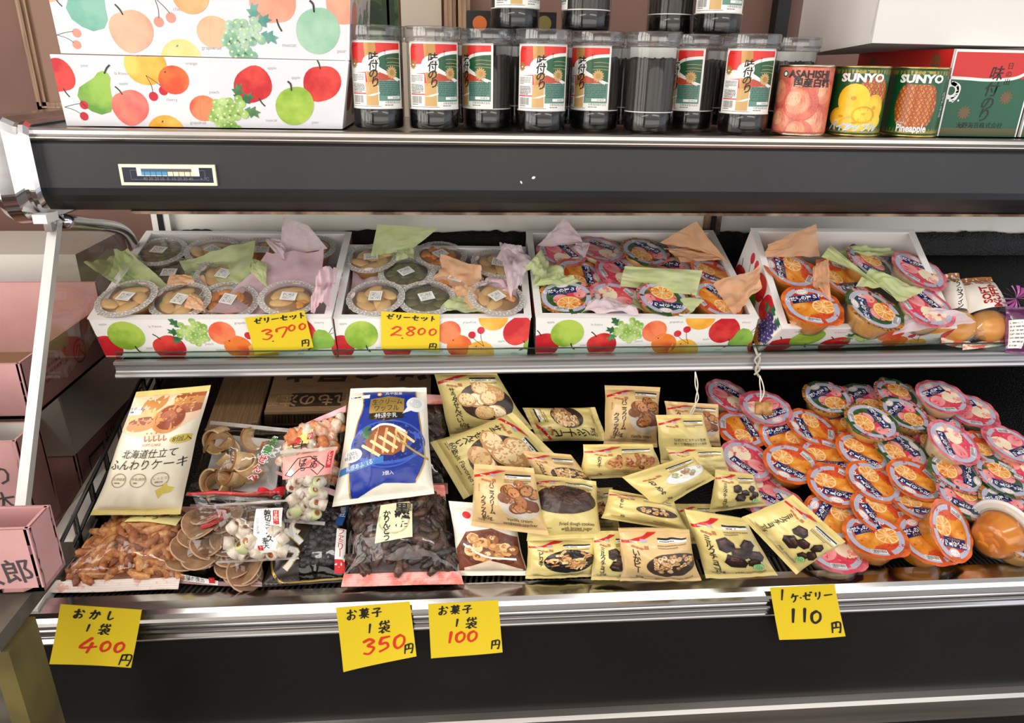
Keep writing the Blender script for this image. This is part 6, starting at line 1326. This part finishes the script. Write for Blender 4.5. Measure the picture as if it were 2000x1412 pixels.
def beans(s, m):
    g = random.Random(8); bm_ = mat('black_bean', (36, 34, 38), .3, col2=(92, 88, 92), scale=120, lo=.5, hi=.75)
    for i in range(150):
        u, v = g.uniform(.3, .82), g.uniform(.2, .85); k = g.uniform(.006, .009); m.blob(s.base(u, v)+s.n*(s.T*.5*s.B(u, v)*g.uniform(.4, .85)), s.ex*k, s.ey*k*.8, s.n*k*.7, bm_, 8, 5, .12, g)
Bag([(560, 985, .035), (692, 978, .035), (686, 1138, .008), (510, 1146, .008)], .05, 63, seal=.05, lift=.1).build('black and gold bag of sugared black beans beside the brown sugar sticks', GC, CLF, None, contents=beans, labelart=lab_bean, seal_m=BFILM)
def arare(s, m):
    g = random.Random(9); A1 = [mat('arare_%d' % i, c, .45, col2=d, scale=150, bump=.3, bscale=250) for i, (c, d) in enumerate((((226, 150, 96), (206, 110, 62)), ((238, 222, 204), (218, 160, 130)), ((232, 226, 212), (196, 188, 160)), ((240, 206, 180), (226, 150, 110))))]
    for i in range(110):
        u, v = g.uniform(.08, .92), g.uniform(.12, .88); k = g.uniform(.009, .014); d = g.uniform(0, pi); m.blob(s.base(u, v)+s.n*(s.T*.5*s.B(u, v)*g.uniform(.3, .75)), (s.ex*cos(d)+s.ey*sin(d))*k, (s.ey*cos(d)-s.ex*sin(d))*k*.72, s.n*k*.6, A1[0 if v < .55 and i % 3 else g.randrange(4)], 10, 6, .14, g)
def lab_arare(p, w):
    p.poly([(-.02, .52), (w*.45, .62), (w*.5, .84), (w*.05, .74)], flat('arare_lemon', (244, 226, 130), .4), 0); p.ell(w*.2, .68, .13, .09, RED, l=1); p.text('エ十', w*.28, .60, .10, INK, bold=.04, l=2); p.rect(w*.42, .68, w*.5, .78, RED, 2); p.text('味', w*.46, .73, .05, WINK, l=3)
Bag([(560, 842, .085), (676, 792, .085), (668, 975, .055), (538, 925, .06)], .045, 64, seal=.07).build('clear bag of orange and white rice puffs with a pink top edge', GC, CLF, None, contents=arare, labelart=lab_arare, seal_m=mat('pink_header', (240, 176, 190), .4, col2=(246, 214, 220), scale=30))
PLUM = flat('plum_pink', (240, 150, 144), .35, col2=(246, 182, 172), scale=20)
def lab_plum(p, w):
    p.poly([(w*.02, .60), (w*.98, .66), (w*.98, .98), (w*.06, .90)], PLUM, 0); p.ell(w*.62, .80, .09, .06, flat('plum_deep', (232, 112, 108), .35), l=1)
    for q in ([(w*.1, .66), (w*.34, .88), (w*.56, .90), (w*.84, .76)], [(w*.1, .66), (w*.22, .64), (w*.38, .74), (w*.56, .76), (w*.74, .66), (w*.84, .76)]): p.stroke(q, .012, INK, 3, smooth=False)
    p.poly([(w*.10, .66), (w*.22, .64), (w*.30, .70), (w*.20, .76)], WINK, 2); p.vtext('うめ', w*.64, .89, .07, INK, 1.05, .02, l=4); p.vtext('ばち', w*.44, .86, .07, INK, 1.05, .02, l=4); p.rect(w*.86, .74, w*.95, .95, RED, 3); p.vtext('ひとくち', w*.905, .94, .036, WINK, l=4)
Bag([(546, 880, .105), (660, 872, .105), (634, 1026, .07), (556, 1020, .075)], .045, 65, seal=.045).build('clear bag of white rolled crackers with a pink plum label', GC, CLF, None, contents=rings(30, 65, .0082, .0075), labelart=lab_plum, seal_m=clear('seal_film', ()))
def lab_wagiri(p, w):
    p.poly([(w*.50, .12), (w*.86, .14), (w*.92, .86), (w*.58, .86)], WINK, 0); p.vtext('輪切ミックス', w*.73, .82, .085, INK, 1.02, .025, l=1); p.vtext('寿天', w*.67, .36, .075, INK, 1.1, .02, l=1); p.vtext('一口こぼれ梅', w*.60, .70, .035, INK, 1.3, l=1); p.rect(w*.80, .58, w*.87, .82, RED, 1); p.vtext('特選品', w*.835, .80, .045, WINK, 1.3, l=2); p.rect(w*.56, .17, w*.63, .25, RED, 1)
Bag([(420, 985, .085), (565, 975, .085), (584, 1092, .055), (424, 1100, .055)], .045, 66, seal=.035).build('clear bag of white ring crackers with a white lettered label, tied with red tape', GC, CLF, None, contents=rings(34, 66, .0088, .0068), labelart=lab_wagiri, seal_m=clear('seal_film', ()))
# gathered neck, red tape and bow of that bag are one tied closure lying above its mouth
q = [DK(x, y, h) for x, y, h in ((366, 965, .088), (420, 962, .094), (480, 966, .098), (530, 964, .10))]
t = thing('twist_tie', 'red tape tie with a bow closing the clear ring cracker bag', 'twist tie', Matrix.Translation(q[3]))
m = MB(); m.tube([p-q[3] for p in q], [.002, .003, .0032, .004], REDT, 8); m.build('tape', t)
m = MB()
for sx, sz in ((-1, .4), (1, .5), (.9, -.6)): m.grid(lambda u, v: V((1, 0, 0))*(sx*.019*u)+AT*(.004*sz*u+(v-.5)*(.004+.010*u))+NT*(.004*sin(pi*u)+.003), 8, 4, REDT)
m.blob((0, 0, 0), V((.005, 0, 0)), V((0, .005, 0)), V((0, 0, .005)), REDT); m.build('bow', t)
Bag([(372, 962, .084), (545, 960, .09), (560, 1000, .082), (384, 1030, .07)], .02, 67, seal=.06, crk=.005).build('crumpled clear bag top lying between the red tape and the ring crackers', GC, CLF, None, cat='bag top', name='bag_top', seal_m=CLF)

# ------------------------------------------------------------------ jelly cups heaped on the lower deck
GJ = 'foil lidded jelly cups heaped on the lower deck'
def dk_cup(kind, px, py, h, sp, lb, tx=0., ty=0.):
    jelly_cup({'O': 'orange', 'P': 'peach', 'M': 'mix'}[kind], DK(px, py, h), tilt_n(tx, ty), sp, lb, GJ, 1.02)
for a in (('P', 1424, 774, .045, -32, 'peach jelly cup at the back nearest to the snack bags', .2), ('P', 1496, 797, .055, 200, 'peach jelly cup behind the hanging cork'), ('O', 1449, 838, .045, -80, 'orange jelly cup beside the bag stack, below the rearmost peach cup', .1), ('O', 1534, 853, .045, 18, 'orange jelly cup in front of the hanging cork, text upright', .0, -.1), ('O', 1585, 834, .050, 92, 'orange jelly cup right of the hanging cork, turned sideways', .15), ('P', 1459, 899, .050, 132, 'peach jelly cup against the choco bags, two rows below the cork', .15),
          ('O', 1545, 905, .055, 140, 'orange jelly cup alone above the gap in the cups, side of cup showing'), ('O', 1614, 893, .050, 178, 'orange jelly cup with text upside down in the third row', .05), ('O', 1633, 948, .060, 160, 'orange jelly cup with upside down text right of the gap'), ('O', 1628, 1009, .055, 48, 'orange jelly cup behind the tilted milk choco bag', .1), ('P', 1487, 952, .040, 150, 'peach jelly cup mostly behind the upper milk choco bag', .2), ('P', 1520, 992, .036, 20, 'peach jelly cup under the two choco bags'), ('P', 1630, 1070, .030, 15, 'peach jelly cup under the lower edge of the tilted milk choco bag'),
          ('M', 1617, 777, .060, 26, 'mixed fruit jelly cup at the back, first of the back mixed cups'), ('M', 1690, 781, .050, 22, 'dull mixed fruit jelly cup at the back between two brighter mixed cups'), ('M', 1756, 772, .060, 160, 'mixed fruit jelly cup at the back beside the topmost peach cup', .1), ('P', 1840, 775, .070, 22, 'peach jelly cup at the top back of the heap against the black mat'), ('P', 1897, 802, .050, 10, 'peach jelly cup at the far back corner of the heap showing its side'), ('O', 1641, 824, .042, 10, 'orange jelly cup sunk between the back mixed cups'), ('M', 1702, 823, .080, -78, 'mixed fruit jelly cup lying on top with its orange side showing', .05), ('M', 1768, 809, .068, 38, 'mixed fruit jelly cup propped in the second row below the back corner', .15), ('M', 1828, 822, .045, -40, 'mixed fruit jelly cup half hidden below the topmost peach cup'), ('O', 1686, 882, .058, 142, 'orange jelly cup in the middle row, text upside down, rim bright orange', .05), ('M', 1760, 879, .060, -68, 'mixed fruit jelly cup in the middle row with green leaf edge', .1), ('M', 1803, 866, .045, 100, 'mixed fruit jelly cup mostly under the big tilted peach cup'),
          ('P', 1862, 864, .085, 88, 'big peach jelly cup tilted forward on the heap', .2, -.15), ('O', 1936, 880, .055, 200, 'orange jelly cup tucked behind the big tilted peach cup', .2), ('P', 1975, 868, .060, 200, 'peach jelly cup cut by the picture edge at the back', .1), ('O', 1707, 941, .060, 112, 'orange jelly cup in the fourth row beside the upside down one', .1), ('O', 1787, 937, .062, 138, 'orange jelly cup in the fourth row with wide orange rim', .1), ('M', 1869, 924, .065, -118, 'mixed fruit jelly cup in front of the big tilted peach cup', .1), ('M', 1957, 932, .060, 164, 'mixed fruit jelly cup in the fourth row near the picture edge', .15), ('P', 1994, 908, .055, -20, 'peach jelly cup cut by the picture edge in the middle'), ('O', 1719, 1001, .060, 102, 'orange jelly cup two rows behind the grille, turned sideways', .1), ('O', 1802, 985, .062, 172, 'orange jelly cup seen flat between sideways orange and mixed cup', .0, .25), ('M', 1885, 974, .065, 150, 'mixed fruit jelly cup behind the bare upturned cup', .15), ('M', 1968, 990, .060, 12, 'mixed fruit jelly cup in the third row from the grille near the picture edge', .15),
          ('O', 1709, 1046, .050, 12, 'orange jelly cup standing at the grille with its side showing', -.05, .12), ('O', 1809, 1054, .042, 16, 'orange jelly cup lying at the grille beside the steep facing cup', .1, -.05), ('O', 1858, 1038, .055, 172, 'orange jelly cup tipped steeply to face the viewer', .45, -.55), ('M', 1996, 1050, .045, 40, 'mixed fruit jelly cup behind the bare upturned cup at the picture edge', .1), ('O', 1665, 1020, .035, 60, 'orange jelly cup low down between two front cups')):
    dk_cup(*a)
# one cup lies on its side with its clear bottom to the viewer
M = frameM(DK(1958, 1040, .048), (.3, .6, .1), (.92, .42, .12))
t = thing('jelly_cup', 'jelly cup lying on its side at the grille, showing its clear orange bottom', 'jelly cup', M, GJ)
m = MB(); m.lathe([(0, -.036), (JR*.58, -.036), (JR*.66, -.031), (JR*.84, -.010), (JR*.88, -.001), (JR*1.05, .0)], clear('cup_side', (250, 246, 238), .03, .12, 1.35, white=.02), 40); m.build('cup', t)
m = MB(); m.lathe([(JR*.87, -.0005), (JR*1.14, .0004), (JR*1.16, .0014), (JR*.87, .0014), (0, .0014)], mat('cup_flange', (226, 226, 228), .3), 40); m.build('flange', t)
m = MB(); m.lathe([(0, -.0345), (JR*.55, -.0345), (JR*.63, -.03), (JR*.8, -.010), (JR*.82, -.003), (0, -.003)], mat('upturned_jelly', (214, 134, 30), .2, col2=(190, 108, 20), scale=40), 32)
for i in range(5): a_ = i*1.3; m.blob((.010*cos(a_), .010*sin(a_), -.031), V((cos(a_+1), sin(a_+1), 0))*.014, V((-sin(a_+1), cos(a_+1), 0))*.007, V((0, 0, .0045)), mat('mandarin_bright', (228, 146, 30), .3, col2=(214, 120, 20), scale=60), 10, 6)
m.build('jelly', t)

# ------------------------------------------------------------------ muffin bags and a tied purple bag on the shelf
MUFM = mat('bun_crust', (206, 140, 66), .35, col2=(226, 172, 98), scale=30, bump=.1, bscale=120, coat=.2)
def muff_art(vert):
    def f(p, w):
        p.rect(0, .42, w, 1, flat('muffin_cream', (240, 234, 224), .4), 0); p.poly([(0, .86), (w*.5, .80), (w, .88), (w, 1), (0, 1)], flat('muffin_brown', (170, 110, 70), .4), 1)
        if vert: p.vtext('ソフトマフィン', w*.5, .84, .06, INK, 1.0, .02, l=2)
        else:
            for k, (tx_, x) in enumerate((('SOFT', .38), ('MUFFIN', .58))): p.text(tx_, w*x, .62, .105, flat('muffin_red', (168, 34, 40), .4), rot=90, bold=.04, l=2, sx=.8)
            p.vtext('マフィン', w*.80, .78, .05, TXT, l=2)
    return f
def bun(s, m):
    for u, v, k in ((.52, .27, .036),): m.blob(s.base(u, v)+s.n*.006, s.ex*k, s.ey*k*.8, s.n*k*.62, MUFM, 20, 12)
PSTR = mat('orange_stripe_paper', (240, 226, 210), .5, col2=(226, 100, 70), scale=55, lo=.5, hi=.58, stretch=(1, 3, 1))
Bag([(1832, 540, .075), (1872, 534, .075), (1898, 682, .02), (1836, 672, .02)], .05, 71, seal=.09, PL=SH).build('narrow muffin bag squeezed between the tilted box and the soft muffin bag', 'muffin bags on the middle shelf', CLF, None, cat='bread bag', name='bread_bag', contents=bun, labelart=muff_art(True), seal_m=PSTR, cname='muffin')
Bag([(1866, 545, .07), (1934, 543, .07), (1986, 672, .02), (1880, 684, .02)], .065, 72, seal=.08, PL=SH).build('clear muffin bag with red lettering and a round golden bun at its foot', 'muffin bags on the middle shelf', CLF, None, cat='bread bag', name='bread_bag', contents=bun, labelart=muff_art(False), seal_m=PSTR, cname='muffin')
PUR_ = clear('purple_film', (214, 170, 206), .12, .1, 1.4, white=.25, wcol=(170, 90, 160), bump=.5, bscale=60)
bg = Bag([(1962, 600, .075), (2030, 600, .075), (2050, 694, .02), (1962, 690, .02)], .05, 73, seal=.05, PL=SH)
t = bg.build('tied purple bag with a crinkled bow beside the soft muffin bag at the picture edge', None, PUR_, lambda p, w: (p.rect(w*.0, .1, w*.3, .7, WINK, 2), p.lines(w*.03, .62, w*.24, 7, .08, .03, GREY, 2, l=3)), cat='gift bag', name='gift_bag')
m = MB(); c0 = SH(1984, 582, .085)-bg.c; PB_ = mat('purple_bow_film', (176, 92, 160), .3, coat=.5)
for i in range(14): a_ = i*.449; d_ = V((cos(a_), .4*sin(a_), .8*sin(a_))); m.grid(lambda u, v: c0+d_*(.024*u)+V((0, 0, 1)).cross(d_)*((v-.5)*.012*u)+V((0, -.004*sin(pi*u), 0)), 4, 2, PB_)
m.build('bow', t)

# ------------------------------------------------------------------ strings, cork
STR = mat('white_string', (232, 228, 216), .7); CORK = mat('cork', (198, 152, 96), .7, col2=(150, 100, 56), scale=90, bump=.4, bscale=300)
t = thing('cork_string', 'white string tied round the price rail with a cork stopper hanging from it', 'string', Matrix.Translation(atY(1479, 712, 1.055)))
O = t.matrix_world.translation.copy()
kn = [atY(1472, 672, 1.075), atY(1478, 690, 1.06), atY(1484, 702, 1.057), atY(1476, 722, 1.056), atY(1483, 736, 1.058)]
m = MB(); m.tube([V(p)-O for p in catmull([tuple(p) for p in kn], 4)], .0022, mat('grey_string', (176, 172, 160), .7), 6); m.tube([V(p)-O for p in catmull([tuple(atY(x, y, 1.0555)) for x, y in ((1486, 690), (1474, 704), (1484, 720), (1473, 732))], 4)], .0018, mat('grey_string', ()), 6); m.build('knot', t)
for dx in (-3, 3):
    m = MB(); m.tube([V(p)-O for p in catmull([tuple(atY(x, y, 1.052)) for x, y in ((1484, 734), (1487+dx, 750), (1489+dx, 768), (1484, 785))], 4)], .0010, STR, 6); m.build('strand', t)
cc = atY(1491, 797, 1.05)
M = Matrix.Translation(cc-O)@Matrix.Rotation(math.radians(84), 4, 'Y')@Matrix.Rotation(math.radians(18), 4, 'X')
m = MB(); m.lathe([(0, -.013), (.0105, -.013), (.0115, -.0115), (.0118, -.004), (.0105, -.003), (.0105, -.001), (.012, 0), (.0128, .011), (.0122, .013), (0, .0132)], CORK, 24, M=M); m.build('cork', t)
t = thing('hanging_string', 'plain white doubled string hanging over the biscuit bag', 'string', Matrix.Translation(atY(1358, 735, 1.056))); O = t.matrix_world.translation.copy()
for dx in (-2, 3):
    m = MB(); m.tube([V(p)-O for p in catmull([tuple(atY(x, y, 1.05)) for x, y in ((1358, 726), (1360+dx, 752), (1362-dx, 778), (1353+dx, 800), (1346, 813))], 4)], .0010, STR, 6); m.build('strand', t)

# ------------------------------------------------------------------ cardboard boxes at the back of the deck
def obox(label, ft, fb, depth, mt, art=None, name='cardboard_box', tilt=0., group=None, up=None, cat='box'):
    (tl, tr), (bl, br) = ft, fb; d = V((0, cos(tilt), sin(tilt)))*depth; c = (bl+br)/2; M = Matrix.Translation(c); t = thing(name, label, cat, M, group)
    panel('front_panel', t, bl, br, tr, tl, (0, -1, 0), .004, mt, art, 1., M); panel('back_panel', t, br+d, bl+d, tl+d, tr+d, (0, 1, 0), .004, mt, None, 1., M)
    panel('side_panel', t, bl+d, bl, tl, tl+d, (-1, 0, 0), .004, mt, None, 1., M); panel('side_panel', t, br, br+d, tr+d, tr, (1, 0, 0), .004, mt, None, 1., M)
    panel('base', t, bl+d, br+d, br, bl, (0, 0, -1), .004, mt, None, 1., M); panel('lid', t, tl, tr, tr+d, tl+d, NT, .004, mt, up, 1., M)
    return t
CINK = flat('carton_ink', (60, 44, 32), .6)
def box_top_art(p, wd):       # printing seen upside down from the front
    p.push(wd*.5, .5, 1, 180); p.text('くだもの屋さん', -wd*.10, -.12, .25, CINK, bold=.03, shear=.2); p.rect(wd*.05, .22, wd*.36, .42, CINK, 0); p.text('われもの注意', wd*.205, .32, .13, flat('carton_light', (168, 134, 96), .7), l=1, bold=.02); p.pop()
def box_front_art(p, wd): p.barcode(wd*.05, .2, wd*.34, .6, CINK, 3)
a, b = DK(516, 806, .055), DK(840, 800, .055); a2, b2 = DK(516, 832, .006), DK(840, 826, .006)
obox('brown cardboard box with upside down black printing behind the waffle bag', (a, b), (a2, b2), .165, CARD, box_front_art, tilt=TILT, up=box_top_art, group='brown cardboard boxes at the back of the deck')
a, b = DK(400, 842, .05), DK(504, 826, .05); a2, b2 = DK(402, 862, .006), DK(506, 846, .006)
obox('narrow plain brown cardboard box next to the soft cake bag', (a, b), (a2, b2), .16, mat('ribbed_card', (128, 100, 70), .8, col2=(104, 80, 54), scale=60, stretch=(6, .3, .3)), None, tilt=TILT, group='brown cardboard boxes at the back of the deck')

# ------------------------------------------------------------------ peach cartons stacked beside the glass end
PINK = mat('pink_card', (206, 158, 158), .75, col2=(196, 148, 148), scale=12); KRAFT = mat('kraft_inside', (140, 108, 78), .85); GWH = mat('grey_white_card', (208, 205, 200), .75)
PINKI = flat('stamp_rose', (170, 84, 92), .6); GINK = flat('carton_grey', (70, 64, 66), .6)
def art_kyu(p, wd):
    p.ring(wd*.62, .5, .20, .235, PINKI); p.text('久', wd*.62, .5, .24, PINKI, l=1); p.lines(wd*.2, .62, wd*.2, 3, .12, .06, PINKI, 4); p.vtext('あら川の桃', wd*.46, .78, .1, PINKI)
def art_kin(p, wd): p.rect(wd*.12, .25, wd*.13, .9, GINK); p.rect(wd*.3, .25, wd*.31, .9, GINK); p.rect(wd*.12, .88, wd*.31, .9, GINK); p.rect(wd*.12, .25, wd*.31, .27, GINK); p.ring(wd*.215, .45, .09, .11, GINK); p.text('金', wd*.215, .45, .12, GINK); p.vtext('桃太郎', wd*.42, .9, .16, GINK)
def art_kaori(p, wd): p.text('の香り', wd*.83, .70, .22, GINK, bold=.01, rot=6); p.text('の桃太', wd*.83, .30, .22, GINK, bold=.01, rot=6)
def art_taro(p, wd): p.text('桃太郎', wd*.84, .28, .30, GINK, bold=.01, rot=6); p.text('の香り', wd*.80, .72, .2, GINK, rot=6)
TZ = .62
def open_carton(label, x1, y0, y1, z0, z1, wd, mt, inn, fart=None, sart=None, back_up=.0, flaps=()):
    x0 = x1-wd; M = Matrix.Translation(((x0+x1)/2, (y0+y1)/2, z0)); t = thing('peach_carton', label, 'carton', M, 'peach cartons beside the case'); P = lambda x, y, z: V((x, y, z))
    panel('front_panel', t, P(x0, y0, z0), P(x1, y0, z0), P(x1, y0, z1), P(x0, y0, z1), (0, -1, 0), .005, mt, fart, 1., M, inner=inn); panel('back_panel', t, P(x1, y1, z0), P(x0, y1, z0), P(x0, y1, z1+back_up), P(x1, y1, z1+back_up), (0, 1, 0), .005, mt, None, 1., M, inner=mt if back_up else inn)
    panel('side_panel', t, P(x0, y1, z0), P(x0, y0, z0), P(x0, y0, z1), P(x0, y1, z1), (-1, 0, 0), .005, mt, None, 1., M, inner=inn); panel('side_panel', t, P(x1, y0, z0), P(x1, y1, z0), P(x1, y1, z1), P(x1, y0, z1), (1, 0, 0), .005, mt, sart, 1., M, inner=inn)
    m = MB(); m.box((-wd/2, -(y1-y0)/2, 0), (wd/2, (y1-y0)/2, .005), inn); m.build('base', t)
    Mi = M.inverted()
    for fl in flaps: m = MB(); n_ = (fl[1]-fl[0]).cross(fl[3]-fl[0]).normalized(); m.slab(fl, n_, .004, GWH); m.v = [tuple(Mi@V(x)) for x in m.v]; m.build('flap', t)
    return t
XP = -.605
f1 = atX(35, 702, XP); r1_ = atX(183, 618, XP); zb1 = atX(55, 771, XP).z
f2 = atX(145, 878, XP); r2_ = atX(285, 752, XP)
z2 = (f2.z+r2_.z)/2
y2a = max(f2.y, .972); y2b = max(r2_.y, y2a+.22)
z1a = max(zb1, z2+.002)
q1 = [V((XP, y2a, z2)), V((XP, y2b, z2)), atX(206, 690, XP-.05), atX(110, 768, XP-.05)]
q3 = [V((XP-.16, y2a, z2)), V((XP, y2a, z2)), V((XP-.03, y2a-.02, z2+.085)), V((XP-.16, y2a-.02, z2+.085))]
open_carton('pink carton with open white flaps, below the carton with the round stamp', XP, y2a, y2b, TZ, z2, .34, PINK, GWH, None, art_kin, flaps=(q1, q3))
open_carton('open pink carton with a round red stamp beside the glass end', XP, f1.y, f1.y+.26, (f1.z+r1_.z)/2-.085, (f1.z+r1_.z)/2, .36, PINK, KRAFT, None, art_kyu, back_up=.045)
fa = atY(86, 880, .86); fb_ = atY(98, 985, .86)
yk = .90; zk4 = atY(86, 862, yk).z
KA = [V((-.96, yk, zk4)), V((-.64, yk, zk4)), V((-.66, yk+.03, atY(40, 745, yk+.03).z)), V((-.96, yk+.03, atY(40, 745, yk+.03).z))]
open_carton('pink carton with large grey lettering at the picture edge, in front of the flapped carton', -.578, yk, yk+.06, TZ, zk4, .36, PINK, GWH, lambda p, wd: (p.text('の香り', wd-.05, .86, .062, GINK, al='r', bold=.01, rot=8), p.text('の桃太', wd-.05, .75, .062, GINK, al='r', bold=.01, rot=8)), None, flaps=(KA,))
zt5 = atY(57, 1034, .66).z; x5 = atY(66, 1075, .66).x
open_carton('lowest pink carton at the picture edge, next to the bumper end', x5, .66, .705, atY(20, 1157, .66).z, zt5, .34, PINK, mat('pink_inside', (190, 140, 142), .8), art_taro, None)
z6 = atY(80, 497, 1.36).z; x6 = atY(152, 520, 1.36).x
M = Matrix.Translation((x6-.3, 1.46, 0)); t = thing('tall_carton', 'dull white carton at the wall behind the pink cartons', 'carton', M)
for nm, a_, b_ in (('front_panel', (-.3, -.1, 0), (.3, -.095, z6)), ('back_panel', (-.3, .095, 0), (.3, .1, z6)), ('side_panel', (.295, -.095, 0), (.3, .095, z6)), ('side_panel', (-.3, -.095, 0), (-.295, .095, z6)), ('lid', (-.295, -.095, z6-.005), (.295, .095, z6))):
    m = MB(); m.box(a_, b_, GWH)
    if nm == 'front_panel': pp = Pr(); pp.text('やまなし', -.08, z6-.05, .03, GINK); pp.emit(m, lambda u, v, h: (u, -.1-h, v), L=9)
    m.build(nm, t)
# worn steel stand that carries the pink cartons
WORN = mat('worn_steel', (58, 52, 44), .6, col2=(92, 86, 76), scale=18, bump=.3, bscale=60); OLIVE = mat('olive_paint', (104, 94, 50), .55, col2=(76, 68, 38), scale=12)
zc5 = atY(20, 1157, .66).z
t = thing('steel_stand', 'worn steel stand under the pink cartons with an olive painted edge', 'stand', Matrix.Translation((-.78, .9, 0)))
m = MB(); m.box((-.25, -.12, TZ-.02), (.175, .40, TZ), WORN); m.build('shelf', t)
xr = atY(38, 1300, .62).x+.78
for x, y in ((xr-.05, -.30), (-.24, -.30), (xr-.05, .36), (-.24, .36)):
    m = MB(); m.box((x, y, 0), (x+.045, y+.045, TZ-.02 if y > 0 else zc5-.02), WORN); m.build('leg', t)
m = MB(); m.box((xr-.006, -.305, 0), (xr+.012, -.255, zc5-.02), OLIVE); m.build('edge_strip', t)
m = MB(); m.box((-.25, -.305, zc5-.02), (xr+.005, -.15, zc5-.002), WORN); m.build('front_shelf', t)
